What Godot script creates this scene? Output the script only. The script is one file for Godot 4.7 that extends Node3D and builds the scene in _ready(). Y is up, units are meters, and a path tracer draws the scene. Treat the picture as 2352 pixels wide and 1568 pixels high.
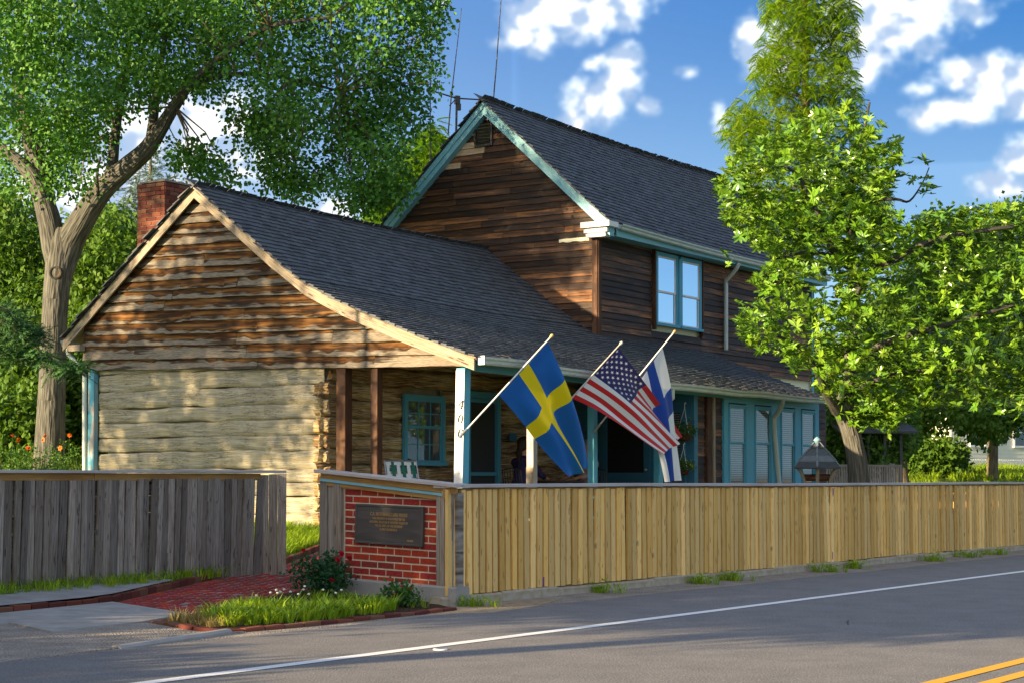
extends Node3D
# Weathered log house behind a slat fence beside a road, in low evening sun from the left.
# World: y up, metres; the camera stands at the far edge of the road.

const FOC := 4000.0        # focal length in units of a picture 2352 wide
const HOR := 1100.0        # height of the horizon in that picture
const EYE := 1.25
const PITCH := 0.0349066
const ROAD_O := Vector3(-0.598, 0.0, -17.013)
const ROAD_T := 0.9531     # turn of the road frame
const HOUSE_O := Vector3(-0.698, 0.0, -24.5)
const HOUSE_T := 0.9944    # turn of the house frame

var rng := RandomNumberGenerator.new()
var M := {}                # materials
var taken := {}
var RT: Transform3D        # road frame: x along the road away to the right, z towards the road
var HT: Transform3D        # house frame: x along the ridge, z towards the road
var n1 := FastNoiseLite.new()
var n2 := FastNoiseLite.new()
var n3 := FastNoiseLite.new()

func _ready() -> void:
	rng.seed = 4061
	RT = Transform3D(Basis(Vector3.UP, ROAD_T), ROAD_O)
	HT = Transform3D(Basis(Vector3.UP, HOUSE_T), HOUSE_O)
	for k in 3:
		var n: FastNoiseLite = [n1, n2, n3][k]
		n.seed = 11 + 7 * k
		n.noise_type = FastNoiseLite.TYPE_SIMPLEX_SMOOTH
		n.frequency = 1.0
		n.fractal_type = FastNoiseLite.FRACTAL_NONE if k == 0 else FastNoiseLite.FRACTAL_FBM
		n.fractal_octaves = 4
	make_camera()
	make_sky()
	make_materials()
	make_ground()
	make_log_house()
	make_frame_house()
	make_fences()
	make_gate_path()
	make_porch_things()
	make_flags()
	make_well()
	make_trees()
	make_background()
	make_small_plants()

# ---------------------------------------------------------------- camera, sky, sun
func make_camera() -> void:
	var cam := Camera3D.new()
	cam.name = "camera"
	var near := 0.1
	cam.set_frustum(1568.0 / FOC * near, Vector2(0.0, (HOR - tan(PITCH) * FOC - 784.0) / FOC * near), near, 1500.0)
	cam.transform = Transform3D(Basis(Vector3.RIGHT, PITCH), Vector3(0, EYE, 0))
	add_child(cam)
	cam.current = true

func make_sky() -> void:
	var env := Environment.new()
	env.tonemap_mode = Environment.TONE_MAPPER_LINEAR
	env.tonemap_exposure = 3.0
	env.background_mode = Environment.BG_SKY
	env.sdfgi_enabled = true
	env.ssao_enabled = true
	env.ssil_enabled = true
	var sun := DirectionalLight3D.new()
	sun.name = "sun"
	sun.light_energy = 1.6
	sun.light_color = Color(1.0, 0.89, 0.70)
	sun.light_angular_distance = 0.6
	sun.shadow_enabled = true
	sun.look_at_from_position(Vector3.ZERO, sun_travel())
	add_child(sun)
	var sky := Sky.new()
	var pm := PanoramaSkyMaterial.new()
	pm.panorama = sky_picture()
	pm.energy_multiplier = 0.46 / 0.3
	sky.sky_material = pm
	env.sky = sky
	var we := WorldEnvironment.new()
	we.name = "environment"
	we.environment = env
	add_child(we)

func sun_travel() -> Vector3:
	var e := deg_to_rad(14.0)
	return Vector3(0.834 * cos(e), -sin(e), -0.552 * cos(e))

func sky_dir(u: float, v: float) -> Vector3:
	var a := u * TAU
	var b := v * PI
	return Vector3(sin(b) * sin(a), cos(b), -sin(b) * cos(a))

func sky_picture() -> ImageTexture:
	# clear air: deep blue overhead, pale at the horizon, paler towards the sun
	var to_sun := -sun_travel()
	var lw := 512
	var lh := 256
	var img := Image.create(lw, lh, false, Image.FORMAT_RGBF)
	for y in lh:
		for x in lw:
			var d := sky_dir((x + 0.5) / lw, (y + 0.5) / lh)
			var up := clampf(d.y, 0.0, 1.0)
			var c := Color(0.43, 0.69, 0.86).lerp(Color(0.006, 0.150, 0.465), pow(smoothstep(0.02, 0.29, up), 0.75))
			c = c.lerp(Color(0.008, 0.11, 0.38), smoothstep(0.28, 0.8, up))
			var g := minf(1.0, 2.6 * pow(maxf(0.0, d.dot(to_sun) * 0.5 + 0.5), 2.0))
			c = c.lerp(Color(0.80, 0.86, 0.90), g * 0.7 * (1.0 - 0.75 * up))
			# the bright air round the low sun
			c += Color(1.0, 0.88, 0.70) * (0.9 * pow(0.5 + 0.5 * d.dot(to_sun), 4.5) + 1.2 * pow(maxf(0.0, d.dot(to_sun)), 30.0))
			if d.y < 0.0:
				c = Color(0.25, 0.27, 0.25)
			img.set_pixel(x, y, (c * 0.3).clamp().linear_to_srgb())
	var W := 4096
	var HH := 2048
	img.resize(W, HH, Image.INTERPOLATE_CUBIC)
	img.convert(Image.FORMAT_RGB8)
	# clouds: [x, y, half width, half height] of the puffs in degrees right of the view axis and above the horizon
	var deg := 180.0 / PI
	var puffs := []
	for p in [[1290, 45, 150, 75, 1.0], [1225, 95, 80, 45, 1.0], [1370, 20, 150, 75, 0.9], [1180, 108, 70, 22, 0.55], [1415, 70, 70, 30, 0.7],
			[1365, 245, 80, 62, 1.0], [1325, 285, 48, 50, 1.0], [1420, 205, 70, 48, 0.85], [1440, 140, 45, 36, 0.8], [1375, 160, 34, 22, 0.7], [1490, 252, 40, 30, 0.45],
			[2050, 70, 170, 120, 1.0], [1960, 140, 110, 90, 1.0], [2150, 60, 130, 75, 0.8], [1725, 120, 42, 75, 0.9], [1790, 150, 60, 90, 0.9], [2200, 10, 160, 60, 0.7],
			[2250, 215, 130, 50, 1.0], [2190, 290, 120, 40, 0.9], [2320, 260, 110, 55, 0.95], [2130, 300, 60, 34, 0.7], [2110, 240, 60, 24, 0.4],
			[2330, 400, 70, 60, 0.95], [2270, 450, 80, 36, 0.85], [2400, 380, 80, 70, 0.9], [1655, 290, 24, 50, 0.3], [440, 340, 260, 150, 0.8], [200, 430, 260, 130, 0.85], [780, 520, 200, 70, 0.6], [1005, 18, 26, 22, 0.45], [1575, 180, 40, 24, 0.1]]:
		puffs.append([(p[0] - 1176.0) / FOC * deg, (HOR - p[1]) / FOC * deg, p[2] / FOC * deg, p[3] / FOC * deg, p[4]])
	var r := RandomNumberGenerator.new()
	r.seed = 77
	for k in 80:
		var az := r.randf_range(20.0, 340.0)
		var el := 9.0 + 62.0 * pow(r.randf(), 1.5)
		var sz := r.randf_range(1.8, 4.6) * (1.0 + el * 0.012)
		for j in 4:
			puffs.append([az + r.randf_range(-1.6, 1.6) * sz, el + r.randf_range(-0.5, 0.5) * sz, sz * r.randf_range(0.7, 1.4), sz * r.randf_range(0.4, 0.8), r.randf_range(0.7, 1.0)])
	var cn := FastNoiseLite.new()
	cn.seed = 5
	cn.noise_type = FastNoiseLite.TYPE_SIMPLEX_SMOOTH
	cn.frequency = 0.42
	cn.fractal_type = FastNoiseLite.FRACTAL_FBM
	cn.fractal_octaves = 5
	var cover := {}
	for p in puffs:
		var x0 := int(floor((p[0] - p[2] * 1.5) / 360.0 * W))
		var x1 := int(ceil((p[0] + p[2] * 1.5) / 360.0 * W))
		var y0 := int(floor((90.0 - p[1] - p[3] * 1.5) / 180.0 * HH))
		var y1 := int(ceil((90.0 - p[1] + p[3] * 1.5) / 180.0 * HH))
		for y in range(y0, y1 + 1):
			var el2 := 90.0 - (y + 0.5) / HH * 180.0
			for x in range(x0, x1 + 1):
				var dx: float = ((x + 0.5) / W * 360.0 - p[0]) / p[2]
				var dy: float = (el2 - p[1]) / p[3]
				var m: float = 1.0 - (dx * dx + dy * dy)
				if m > -1.2:
					var key := y * W + posmod(x, W)
					var old: Vector2 = cover.get(key, Vector2(-9, 0))
					var mm: float = m * 1.0 - (1.0 - p[4]) * 0.8
					if mm > old.x:
						cover[key] = Vector2(mm, dy)
	for key in cover:
		var x: int = key % W
		var y: int = key / W
		var az2 := (x + 0.5) / W * 360.0
		if az2 > 180.0:
			az2 -= 360.0
		var el3 := 90.0 - (y + 0.5) / HH * 180.0
		var m2: Vector2 = cover[key]
		var nz := cn.get_noise_2d(az2 * 1.5, el3 * 1.9)
		var nz2 := cn.get_noise_2d(az2 * 4.0 + 50.0, el3 * 5.0)
		var a := smoothstep(0.0, 1.75, minf(m2.x, 0.9) * 1.35 + nz * 0.95 + nz2 * 0.55 + cn.get_noise_2d(az2 * 11.0 + 9.0, el3 * 12.0) * 0.25 + 0.60)
		if a > 0.002:
			# relief of the heaps, lit from the sun's side
			var heap := cn.get_noise_2d(az2 * 1.5 - 0.30, el3 * 1.9 + 0.35) - cn.get_noise_2d(az2 * 1.5 + 0.30, el3 * 1.9 - 0.35)
			var soft := clampf(0.74 + 0.14 * m2.y + heap * 0.9 + cn.get_noise_2d(az2 * 0.9 - 30.0, el3 * 1.2) * 0.35 + nz2 * 0.10, 0.0, 1.0)
			var cc := (Color(0.42, 0.55, 0.76) * 0.26).lerp(Color(1.0, 0.99, 0.97) * 0.31, smoothstep(0.45, 1.0, soft)).linear_to_srgb()
			img.set_pixel(x, y, img.get_pixel(x, y).lerp(cc, a * 0.97))
	return ImageTexture.create_from_image(img)

# ---------------------------------------------------------------- places
func ray(x: float, y: float) -> Vector3:
	var a := (x - 1176.0) / FOC
	var b := (HOR - tan(PITCH) * FOC - y) / FOC
	return Vector3(a, b * cos(PITCH) + sin(PITCH), -(cos(PITCH) - b * sin(PITCH)))

func at(x: float, y: float, depth: float) -> Vector3:
	var d := ray(x, y)
	return Vector3(0, EYE, 0) + d * (depth / -d.z)

func on_v(x: float, y: float, v: float) -> Vector3:      # house frame, on a plane along the ridge
	var d := ray(x, y)
	var o := HT.affine_inverse() * Vector3(0, EYE, 0)
	var e := HT.basis.inverse() * d
	return o + e * ((v - o.z) / e.z)

func on_u(x: float, y: float, u: float) -> Vector3:      # house frame, on a plane across the ridge
	var d := ray(x, y)
	var o := HT.affine_inverse() * Vector3(0, EYE, 0)
	var e := HT.basis.inverse() * d
	return o + e * ((u - o.x) / e.x)

func interp(x: float, xs: Array, ys: Array) -> float:
	if x <= xs[0]:
		return ys[0]
	for k in range(1, xs.size()):
		if x <= xs[k]:
			return lerpf(ys[k - 1], ys[k], (x - xs[k - 1]) / (xs[k] - xs[k - 1]))
	return ys[-1]

func gh(u: float, v: float) -> float:                    # height of the ground, road frame
	var d := -v
	var h := interp(d, [-0.3, 0.0, 1.5, 3.2, 6.9, 12.0, 18.0, 25.0, 40.0, 90.0, 300.0], [0.0, 0.02, 0.06, 0.16, 0.48, 0.62, 0.95, 1.5, 2.1, 3.0, 4.0])
	h += 0.85 * smoothstep(24.0, 50.0, u) * smoothstep(3.0, 12.0, d)
	return h

func ground_at(p: Vector3) -> float:
	var q := RT.affine_inverse() * p
	return gh(q.x, q.z)

func rp(u: float, v: float, up := 0.0) -> Vector3:       # point on the ground, road frame
	return RT * Vector3(u, gh(u, v) + up, v)

# ---------------------------------------------------------------- mesh builder
class MB:
	var v := PackedVector3Array()
	var n := PackedVector3Array()
	var t := PackedVector2Array()
	var c := PackedColorArray()
	var ix := PackedInt32Array()
	var col := Color.WHITE

	func quad(a: Vector3, b: Vector3, cc: Vector3, d: Vector3, ua := Vector2(0, 1), ub := Vector2(1, 1), uc := Vector2(1, 0), ud := Vector2(0, 0)) -> void:
		var k := v.size()
		var nn := (cc - a).cross(d - b).normalized()
		v.append(a); v.append(b); v.append(cc); v.append(d)
		t.append(ua); t.append(ub); t.append(uc); t.append(ud)
		for j in 4:
			n.append(nn)
			c.append(col)
		ix.append(k); ix.append(k + 2); ix.append(k + 1)
		ix.append(k); ix.append(k + 3); ix.append(k + 2)

	func tri(a: Vector3, b: Vector3, cc: Vector3, ua := Vector2(0, 0), ub := Vector2(1, 0), uc := Vector2(0.5, 1)) -> void:
		var k := v.size()
		var nn := (b - a).cross(cc - a).normalized()
		v.append(a); v.append(b); v.append(cc)
		t.append(ua); t.append(ub); t.append(uc)
		for j in 3:
			n.append(nn)
			c.append(col)
		ix.append(k); ix.append(k + 2); ix.append(k + 1)

	# a box with its grain (texture u) along x; size s, centred on f; u0 shifts the texture, us is repeats per metre
	func box(f: Transform3D, s: Vector3, us := 0.25, u0 := 0.0, bev := 0.0) -> void:
		var h := s * 0.5
		var p := []
		for q in [[-1, -1, -1], [1, -1, -1], [1, 1, -1], [-1, 1, -1], [-1, -1, 1], [1, -1, 1], [1, 1, 1], [-1, 1, 1]]:
			p.append(f * Vector3(h.x * q[0], h.y * q[1], h.z * q[2]))
		var a := u0
		var b := u0 + s.x * us
		var e := Vector2(0.0, minf(0.9, s.z / maxf(s.y, 0.001) * 0.5))
		if bev > 0.0:
			# chamfered long edges, cut back at the front and the back
			var pr := [Vector2(-h.y + bev, -h.z), Vector2(h.y - bev, -h.z), Vector2(h.y, -h.z + bev), Vector2(h.y, h.z - bev), Vector2(h.y - bev, h.z), Vector2(-h.y + bev, h.z), Vector2(-h.y, h.z - bev), Vector2(-h.y, -h.z + bev)]
			for k in 8:
				var q0: Vector2 = pr[k]
				var q1: Vector2 = pr[(k + 1) % 8]
				var v0 := 0.5 - q0.x / s.y if k in [0, 4] else 0.05
				var v1 := 0.5 - q1.x / s.y if k in [0, 4] else 0.12
				quad(f * Vector3(-h.x, q0.x, q0.y), f * Vector3(-h.x, q1.x, q1.y), f * Vector3(h.x, q1.x, q1.y), f * Vector3(h.x, q0.x, q0.y), Vector2(a, v0), Vector2(a, v1), Vector2(b, v1), Vector2(b, v0))
			for sx in [-1.0, 1.0]:
				var ctr := f * Vector3(h.x * sx, 0, 0)
				for k in 8:
					var q0: Vector2 = pr[k]
					var q1: Vector2 = pr[(k + 1) % 8]
					if sx < 0.0:
						tri(ctr, f * Vector3(-h.x, q1.x, q1.y), f * Vector3(-h.x, q0.x, q0.y), Vector2(a, 0.5), Vector2(a + 0.02, 0.4), Vector2(a + 0.02, 0.6))
					else:
						tri(ctr, f * Vector3(h.x, q0.x, q0.y), f * Vector3(h.x, q1.x, q1.y), Vector2(a, 0.5), Vector2(a + 0.02, 0.4), Vector2(a + 0.02, 0.6))
			return
		quad(p[4], p[5], p[6], p[7], Vector2(a, 1), Vector2(b, 1), Vector2(b, 0), Vector2(a, 0))
		quad(p[1], p[0], p[3], p[2], Vector2(b, 1), Vector2(a, 1), Vector2(a, 0), Vector2(b, 0))
		quad(p[7], p[6], p[2], p[3], Vector2(a, e.y), Vector2(b, e.y), Vector2(b, 0), Vector2(a, 0))
		quad(p[0], p[1], p[5], p[4], Vector2(a, 1), Vector2(b, 1), Vector2(b, 1.0 - e.y), Vector2(a, 1.0 - e.y))
		quad(p[5], p[1], p[2], p[6], Vector2(b, 1), Vector2(b + 0.02, 1), Vector2(b + 0.02, 0), Vector2(b, 0))
		quad(p[0], p[4], p[7], p[3], Vector2(a, 1), Vector2(a + 0.02, 1), Vector2(a + 0.02, 0), Vector2(a, 0))

	# a smooth sheet of (nu + 1) x (nv + 1) points, row by row
	func sheet(pts: PackedVector3Array, nu: int, nv: int, uv: PackedVector2Array, flip := false) -> void:
		var k := v.size()
		var w := nu + 1
		for j in nv + 1:
			for i in nu + 1:
				var dx := pts[j * w + mini(i + 1, nu)] - pts[j * w + maxi(i - 1, 0)]
				var dy := pts[mini(j + 1, nv) * w + i] - pts[maxi(j - 1, 0) * w + i]
				var nn := dy.cross(dx).normalized()
				v.append(pts[j * w + i])
				n.append(-nn if flip else nn)
				t.append(uv[j * w + i])
				c.append(col)
		for j in nv:
			for i in nu:
				var a := k + j * w + i
				if flip:
					ix.append(a); ix.append(a + w); ix.append(a + 1)
					ix.append(a + 1); ix.append(a + w); ix.append(a + w + 1)
				else:
					ix.append(a); ix.append(a + 1); ix.append(a + w)
					ix.append(a + 1); ix.append(a + w + 1); ix.append(a + w)

	# a tapered tube through points; us repeats per metre along it
	func tube(p: Array, r: Array, sides := 8, us := 0.5, cap := true) -> void:
		var k := v.size()
		var up := Vector3(0.31, 0.2, 0.93)
		var acc := 0.0
		for i in p.size():
			var d: Vector3 = (p[mini(i + 1, p.size() - 1)] - p[maxi(i - 1, 0)])
			d = d.normalized()
			var x := d.cross(up)
			if x.length() < 0.05:
				x = d.cross(Vector3.RIGHT)
			x = x.normalized()
			var y := x.cross(d).normalized()
			up = y
			if i > 0:
				acc += (p[i] as Vector3).distance_to(p[i - 1])
			for s in sides + 1:
				var a := TAU * s / sides
				var o := x * cos(a) + y * sin(a)
				v.append(p[i] + o * r[i])
				n.append(o)
				t.append(Vector2(acc * us, float(s) / sides))
				c.append(col)
		var w := sides + 1
		for i in p.size() - 1:
			for s in sides:
				var a := k + i * w + s
				ix.append(a); ix.append(a + 1); ix.append(a + w)
				ix.append(a + 1); ix.append(a + w + 1); ix.append(a + w)
		if cap:
			for e in [0, p.size() - 1]:
				var m := v.size()
				v.append(p[e])
				var dn: Vector3 = ((p[e] - p[1]) if e == 0 else (p[e] - p[e - 1])).normalized()
				n.append(dn); t.append(Vector2(acc * us, 0.5)); c.append(col)
				for s in sides + 1:
					v.append(v[k + e * w + s]); n.append(dn); t.append(Vector2(acc * us, float(s) / sides)); c.append(col)
				for s in sides:
					if e == 0:
						ix.append(m); ix.append(m + 2 + s); ix.append(m + 1 + s)
					else:
						ix.append(m); ix.append(m + 1 + s); ix.append(m + 2 + s)

	# a lathed shape round the y axis of f; prof holds (radius, height)
	func lathe(f: Transform3D, prof: Array, sides := 16) -> void:
		var pts := PackedVector3Array()
		var uv := PackedVector2Array()
		for j in prof.size():
			for s in sides + 1:
				var a := TAU * s / sides
				pts.append(f * Vector3(prof[j].x * cos(a), prof[j].y, -prof[j].x * sin(a)))
				uv.append(Vector2(float(s) / sides, float(j) / maxf(1.0, prof.size() - 1.0)))
		sheet(pts, sides, prof.size() - 1, uv, true)

	func joined(o: MB, f: Transform3D) -> void:
		var k := v.size()
		for q in o.v:
			v.append(f * q)
		for q in o.n:
			n.append((f.basis * q).normalized())
		t.append_array(o.t)
		for q in o.c:
			c.append(q * col)
		for q in o.ix:
			ix.append(q + k)

	func mesh(inv := Transform3D.IDENTITY) -> ArrayMesh:
		var arr := []
		arr.resize(Mesh.ARRAY_MAX)
		if inv != Transform3D.IDENTITY:
			var vv := PackedVector3Array()
			var nn := PackedVector3Array()
			vv.resize(v.size())
			nn.resize(n.size())
			for k in v.size():
				vv[k] = inv * v[k]
				nn[k] = inv.basis * n[k]
			arr[Mesh.ARRAY_VERTEX] = vv
			arr[Mesh.ARRAY_NORMAL] = nn
		else:
			arr[Mesh.ARRAY_VERTEX] = v
			arr[Mesh.ARRAY_NORMAL] = n
		arr[Mesh.ARRAY_TEX_UV] = t
		arr[Mesh.ARRAY_COLOR] = c
		arr[Mesh.ARRAY_INDEX] = ix
		var m := ArrayMesh.new()
		m.add_surface_from_arrays(Mesh.PRIMITIVE_TRIANGLES, arr)
		return m

# ---------------------------------------------------------------- things and parts
func numbered(called: String) -> String:
	taken[called] = taken.get(called, -1) + 1
	return called if taken[called] == 0 else "%s_%03d" % [called, taken[called]]

func tag(o: Node3D, label: String, category: String, group := "") -> void:
	o.set_meta("label", label)
	o.set_meta("category", category)
	if group:
		o.set_meta("group", group)

func thing(called: String, label: String, category: String, f: Transform3D, group := "") -> Node3D:
	var o := Node3D.new()
	o.name = numbered(called)
	add_child(o)
	o.transform = f
	tag(o, label, category, group)
	return o

func spot(p: Vector3, turn := 0.0) -> Transform3D:
	return Transform3D(Basis(Vector3.UP, turn), p)

# commits a builder as one part; given in world axes when world is true, else in the parent's own axes
func part(called: String, b: MB, m: Material, parent: Node3D, world := false) -> MeshInstance3D:
	var o := MeshInstance3D.new()
	o.name = called
	o.mesh = b.mesh(whole(parent).affine_inverse()) if world else b.mesh()
	o.material_override = m
	parent.add_child(o, true)
	return o

func whole(o: Node3D) -> Transform3D:
	var f := o.transform
	var p := o.get_parent()
	while p is Node3D and p != self:
		f = (p as Node3D).transform * f
		p = p.get_parent()
	return f

func piece(called: String, m: Mesh, mat: Material, parent: Node3D, f: Transform3D) -> MeshInstance3D:
	var o := MeshInstance3D.new()
	o.name = called
	o.mesh = m
	o.material_override = mat
	o.transform = f
	parent.add_child(o, true)
	return o

func struct(called: String, b: MB, m: Material) -> MeshInstance3D:
	var o := MeshInstance3D.new()
	o.name = numbered(called)
	o.mesh = b.mesh()
	o.material_override = m
	o.set_meta("kind", "structure")
	add_child(o)
	return o

func many(called: String, m: Mesh, mat: Material, parent: Node3D, fs: Array, cols: Array) -> MultiMeshInstance3D:
	var mm := MultiMesh.new()
	mm.transform_format = MultiMesh.TRANSFORM_3D
	mm.use_colors = true
	mm.mesh = m
	mm.instance_count = fs.size()
	for k in fs.size():
		mm.set_instance_transform(k, fs[k])
		mm.set_instance_color(k, cols[k % cols.size()])
	var o := MultiMeshInstance3D.new()
	o.name = called
	o.multimesh = mm
	o.set_meta("kind", "stuff")
	o.material_override = mat
	parent.add_child(o, true)
	return o

func rot_rand(r: RandomNumberGenerator) -> Basis:
	return Basis.from_euler(Vector3(r.randf_range(-PI, PI), r.randf_range(-PI, PI), r.randf_range(-PI, PI)))

func along(a: Vector3, b: Vector3, up := Vector3.UP) -> Transform3D:
	# frame at the middle of a-b with x along it and y as near to up as can be
	var x := (b - a).normalized()
	var z := x.cross(up).normalized()
	var y := z.cross(x).normalized()
	return Transform3D(Basis(x, y, z), (a + b) * 0.5)

# ---------------------------------------------------------------- materials
var lut := PackedByteArray()

func srgb8(x: float) -> int:
	return lut[int(clampf(x, 0.0, 1.0) * 2047.0)]

func picture(w: int, h: int, f: Callable) -> ImageTexture:
	if lut.is_empty():
		lut.resize(2048)
		for k in 2048:
			var q := k / 2047.0
			lut[k] = int(round(255.0 * (q * 12.92 if q < 0.0031308 else 1.055 * pow(q, 1.0 / 2.4) - 0.055)))
	var b := PackedByteArray()
	b.resize(w * h * 3)
	var k2 := 0
	for y in h:
		for x in w:
			var c: Color = f.call(x, y)
			b[k2] = srgb8(c.r)
			b[k2 + 1] = srgb8(c.g)
			b[k2 + 2] = srgb8(c.b)
			k2 += 3
	return ImageTexture.create_from_image(Image.create_from_data(w, h, false, Image.FORMAT_RGB8, b))

func relief(w: int, h: int, f: Callable) -> ImageTexture:
	var b := PackedByteArray()
	b.resize(w * h)
	var k2 := 0
	for y in h:
		for x in w:
			b[k2] = int(clampf(f.call(x, y), 0.0, 1.0) * 255.0)
			k2 += 1
	return ImageTexture.create_from_image(Image.create_from_data(w, h, false, Image.FORMAT_L8, b))

func lin(r: float, g: float, b: float) -> Color:
	return Color(r, g, b).linear_to_srgb()

func mat(c: Color, rough := 0.8, tex: Texture2D = null, spec := 0.4) -> StandardMaterial3D:
	var m := StandardMaterial3D.new()
	m.albedo_color = c
	m.roughness = rough
	m.metallic_specular = spec
	if tex:
		m.albedo_texture = tex
	m.vertex_color_use_as_albedo = true
	return m

func bump(m: StandardMaterial3D, tex: Texture2D, depth: float) -> StandardMaterial3D:
	m.heightmap_enabled = true
	m.heightmap_texture = tex
	m.heightmap_scale = depth
	return m

func tri(m: StandardMaterial3D, s: float, world := true) -> StandardMaterial3D:
	m.uv1_triplanar = true
	m.uv1_world_triplanar = world
	m.uv1_scale = Vector3(s, s, s)
	return m

func knot_list(r: RandomNumberGenerator, w: int, h: int, count: int, size: float) -> Array:
	var ks := []
	for k in count:
		ks.append(Vector3(r.randf_range(0, w), r.randf_range(0.12, 0.88) * h, size * r.randf_range(0.5, 1.2)))
	return ks

func make_materials() -> void:
	var r := RandomNumberGenerator.new()
	r.seed = 99
	# old clapboards of the log house's gable: orange-brown where the lap sheltered them, silver and black-speckled below
	M.gable = []
	for k in 4:
		var s := k * 137.0
		var cut: float = [0.42, 0.58, 0.72, 0.25][k]
		M.gable.append(mat(Color.WHITE, 0.85, picture(640, 72, func(x: int, y: int) -> Color:
			var v := y / 72.0
			var edge := v - cut - 0.20 * n2.get_noise_2d(x * 0.003 + s, 3.0) - 0.16 * n1.get_noise_2d(x * 0.02 + s, y * 0.02)
			var g := n2.get_noise_2d(x * 0.012 + s, y * 0.45)
			var fine := n1.get_noise_2d(x * 0.05 + s, y * 0.95)
			var warm := Color(0.065, 0.027, 0.012).lerp(Color(0.26, 0.125, 0.038), clampf(0.40 + 1.1 * n2.get_noise_2d(x * 0.004, y * 0.03 + s) + 0.25 * g, 0, 1))
			var grey := Color(0.10, 0.083, 0.065).lerp(Color(0.31, 0.265, 0.21), clampf(0.5 + 0.6 * g + 0.3 * fine, 0, 1))
			var c := warm.lerp(grey, smoothstep(-0.03, 0.14, edge))
			# a dark, mildewed band where the weathered part begins, with ragged edges
			var stain := (1.0 - smoothstep(0.02, 0.13 + 0.14 * n2.get_noise_2d(x * 0.006 + s, 40.0), absf(edge - 0.03))) * smoothstep(-0.25, 0.15, n2.get_noise_2d(x * 0.012 + s, y * 0.06 + 70.0))
			c = c.lerp(Color(0.026, 0.018, 0.013), 0.92 * stain)
			c = c.lerp(Color(0.035, 0.024, 0.017), 0.85 * smoothstep(0.12, 0.36, n2.get_noise_2d(x * 0.004 + s * 2.0, y * 0.03 + 9.0)))
			c = c * (1.0 + 0.18 * fine)
			return c), 0.25))
	# stained clapboards of the tall house
	M.siding = []
	for k in 4:
		var s := k * 91.0
		M.siding.append(mat(Color.WHITE, 0.62, picture(640, 40, func(x: int, y: int) -> Color:
			var g := n2.get_noise_2d(x * 0.010 + s, y * 0.35)
			var p := n2.get_noise_2d(x * 0.005 + s, y * 0.04 + 7.0)
			var fine := n1.get_noise_2d(x * 0.06 + s, y * 0.9)
			var c := Color(0.032, 0.018, 0.012).lerp(Color(0.18, 0.072, 0.022), clampf(0.26 + 1.0 * p + 0.4 * g + (0.16 * k - 0.24), 0, 1))
			c = c.lerp(Color(0.035, 0.022, 0.018), 0.8 * smoothstep(0.14, 0.42, n2.get_noise_2d(x * 0.012 + s, y * 0.12 + 60.0)))
			c = c * (1.0 + 0.25 * fine)
			return c), 0.4))
	M.siding_pale = mat(Color.WHITE, 0.7, picture(512, 40, func(x: int, y: int) -> Color:
		var g := n2.get_noise_2d(x * 0.010, y * 0.35)
		return Color(0.30, 0.20, 0.11).lerp(Color(0.58, 0.45, 0.29), clampf(0.5 + 0.9 * g + 0.3 * n1.get_noise_2d(x * 0.06, y * 0.9), 0, 1))), 0.3)
	# weathered trim, grey fence boards, new fence slats: grain along u, knots
	M.trim = []
	M.grey = []
	M.slat = []
	for k in 4:
		var s := k * 61.0 + 13.0
		var kn := knot_list(r, 512, 64, 5 + k, 5.0)
		var wood := func(x: int, y: int, dark: Color, light: Color, kc: Color, streak: float) -> Color:
			var yy := float(y)
			var kd := 9.0
			for q in kn:
				var dx: float = (x - q.x) * 0.45
				var dy: float = y - q.y
				var rr: float = sqrt(dx * dx + dy * dy)
				kd = minf(kd, rr / q.z)
				yy += signf(dy) * q.z * 0.8 * exp(-rr / (q.z * 2.2))
			var g := n2.get_noise_2d(x * 0.008 + s, yy * 0.16)
			var fine := n1.get_noise_2d(x * 0.03 + s, yy * 0.8)
			var c := dark.lerp(light, clampf(0.5 + 0.8 * g + 0.35 * fine, 0, 1))
			c = c.lerp(dark * 0.45, streak * smoothstep(0.30, 0.55, n2.get_noise_2d(x * 0.004 + s, yy * 0.3 + 31.0)))
			return c.lerp(kc, 0.85 * (1.0 - smoothstep(0.55, 1.0, kd)))
		M.trim.append(mat(Color.WHITE, 0.8, picture(512, 64, func(x: int, y: int) -> Color: return wood.call(x, y, Color(0.23, 0.175, 0.12), Color(0.42, 0.36, 0.29), Color(0.07, 0.05, 0.035), 0.8)), 0.3))
		M.grey.append(mat(Color.WHITE, 0.85, picture(512, 64, func(x: int, y: int) -> Color: return wood.call(x, y, Color(0.13, 0.095, 0.068).lerp(Color(0.22, 0.145, 0.085), 0.25 * k), Color(0.34, 0.30, 0.26).lerp(Color(0.48, 0.43, 0.37), 0.33 * ((k * 2) % 4)), Color(0.030, 0.022, 0.02), 0.95)), 0.25))
		M.slat.append(mat(Color.WHITE, 0.75, picture(512, 64, func(x: int, y: int) -> Color: return wood.call(x, y, Color(0.62, 0.345, 0.085).lerp(Color(0.72, 0.44, 0.14), 0.33 * k), Color(0.80, 0.50, 0.155).lerp(Color(0.90, 0.62, 0.25), 0.33 * k), Color(0.17, 0.08, 0.025), 0.25)), 0.3))
	var grain := relief(512, 64, func(x: int, y: int) -> float: return 0.5 + 0.35 * n2.get_noise_2d(x * 0.02, y * 0.5) + 0.2 * n1.get_noise_2d(x * 0.03 + 5.0, y * 0.9))
	for set_ in [M.gable, M.siding, M.trim, M.grey]:
		for m in set_:
			bump(m, grain, 0.35)
	for m in M.slat:
		bump(m, grain, 0.12)
	# boards of one batch differ in tone
	M.greys = tones(M.grey, [0.62, 0.78, 0.92, 1.05])
	M.slats = tones(M.slat, [0.80, 0.92, 1.0, 1.10])
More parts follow.
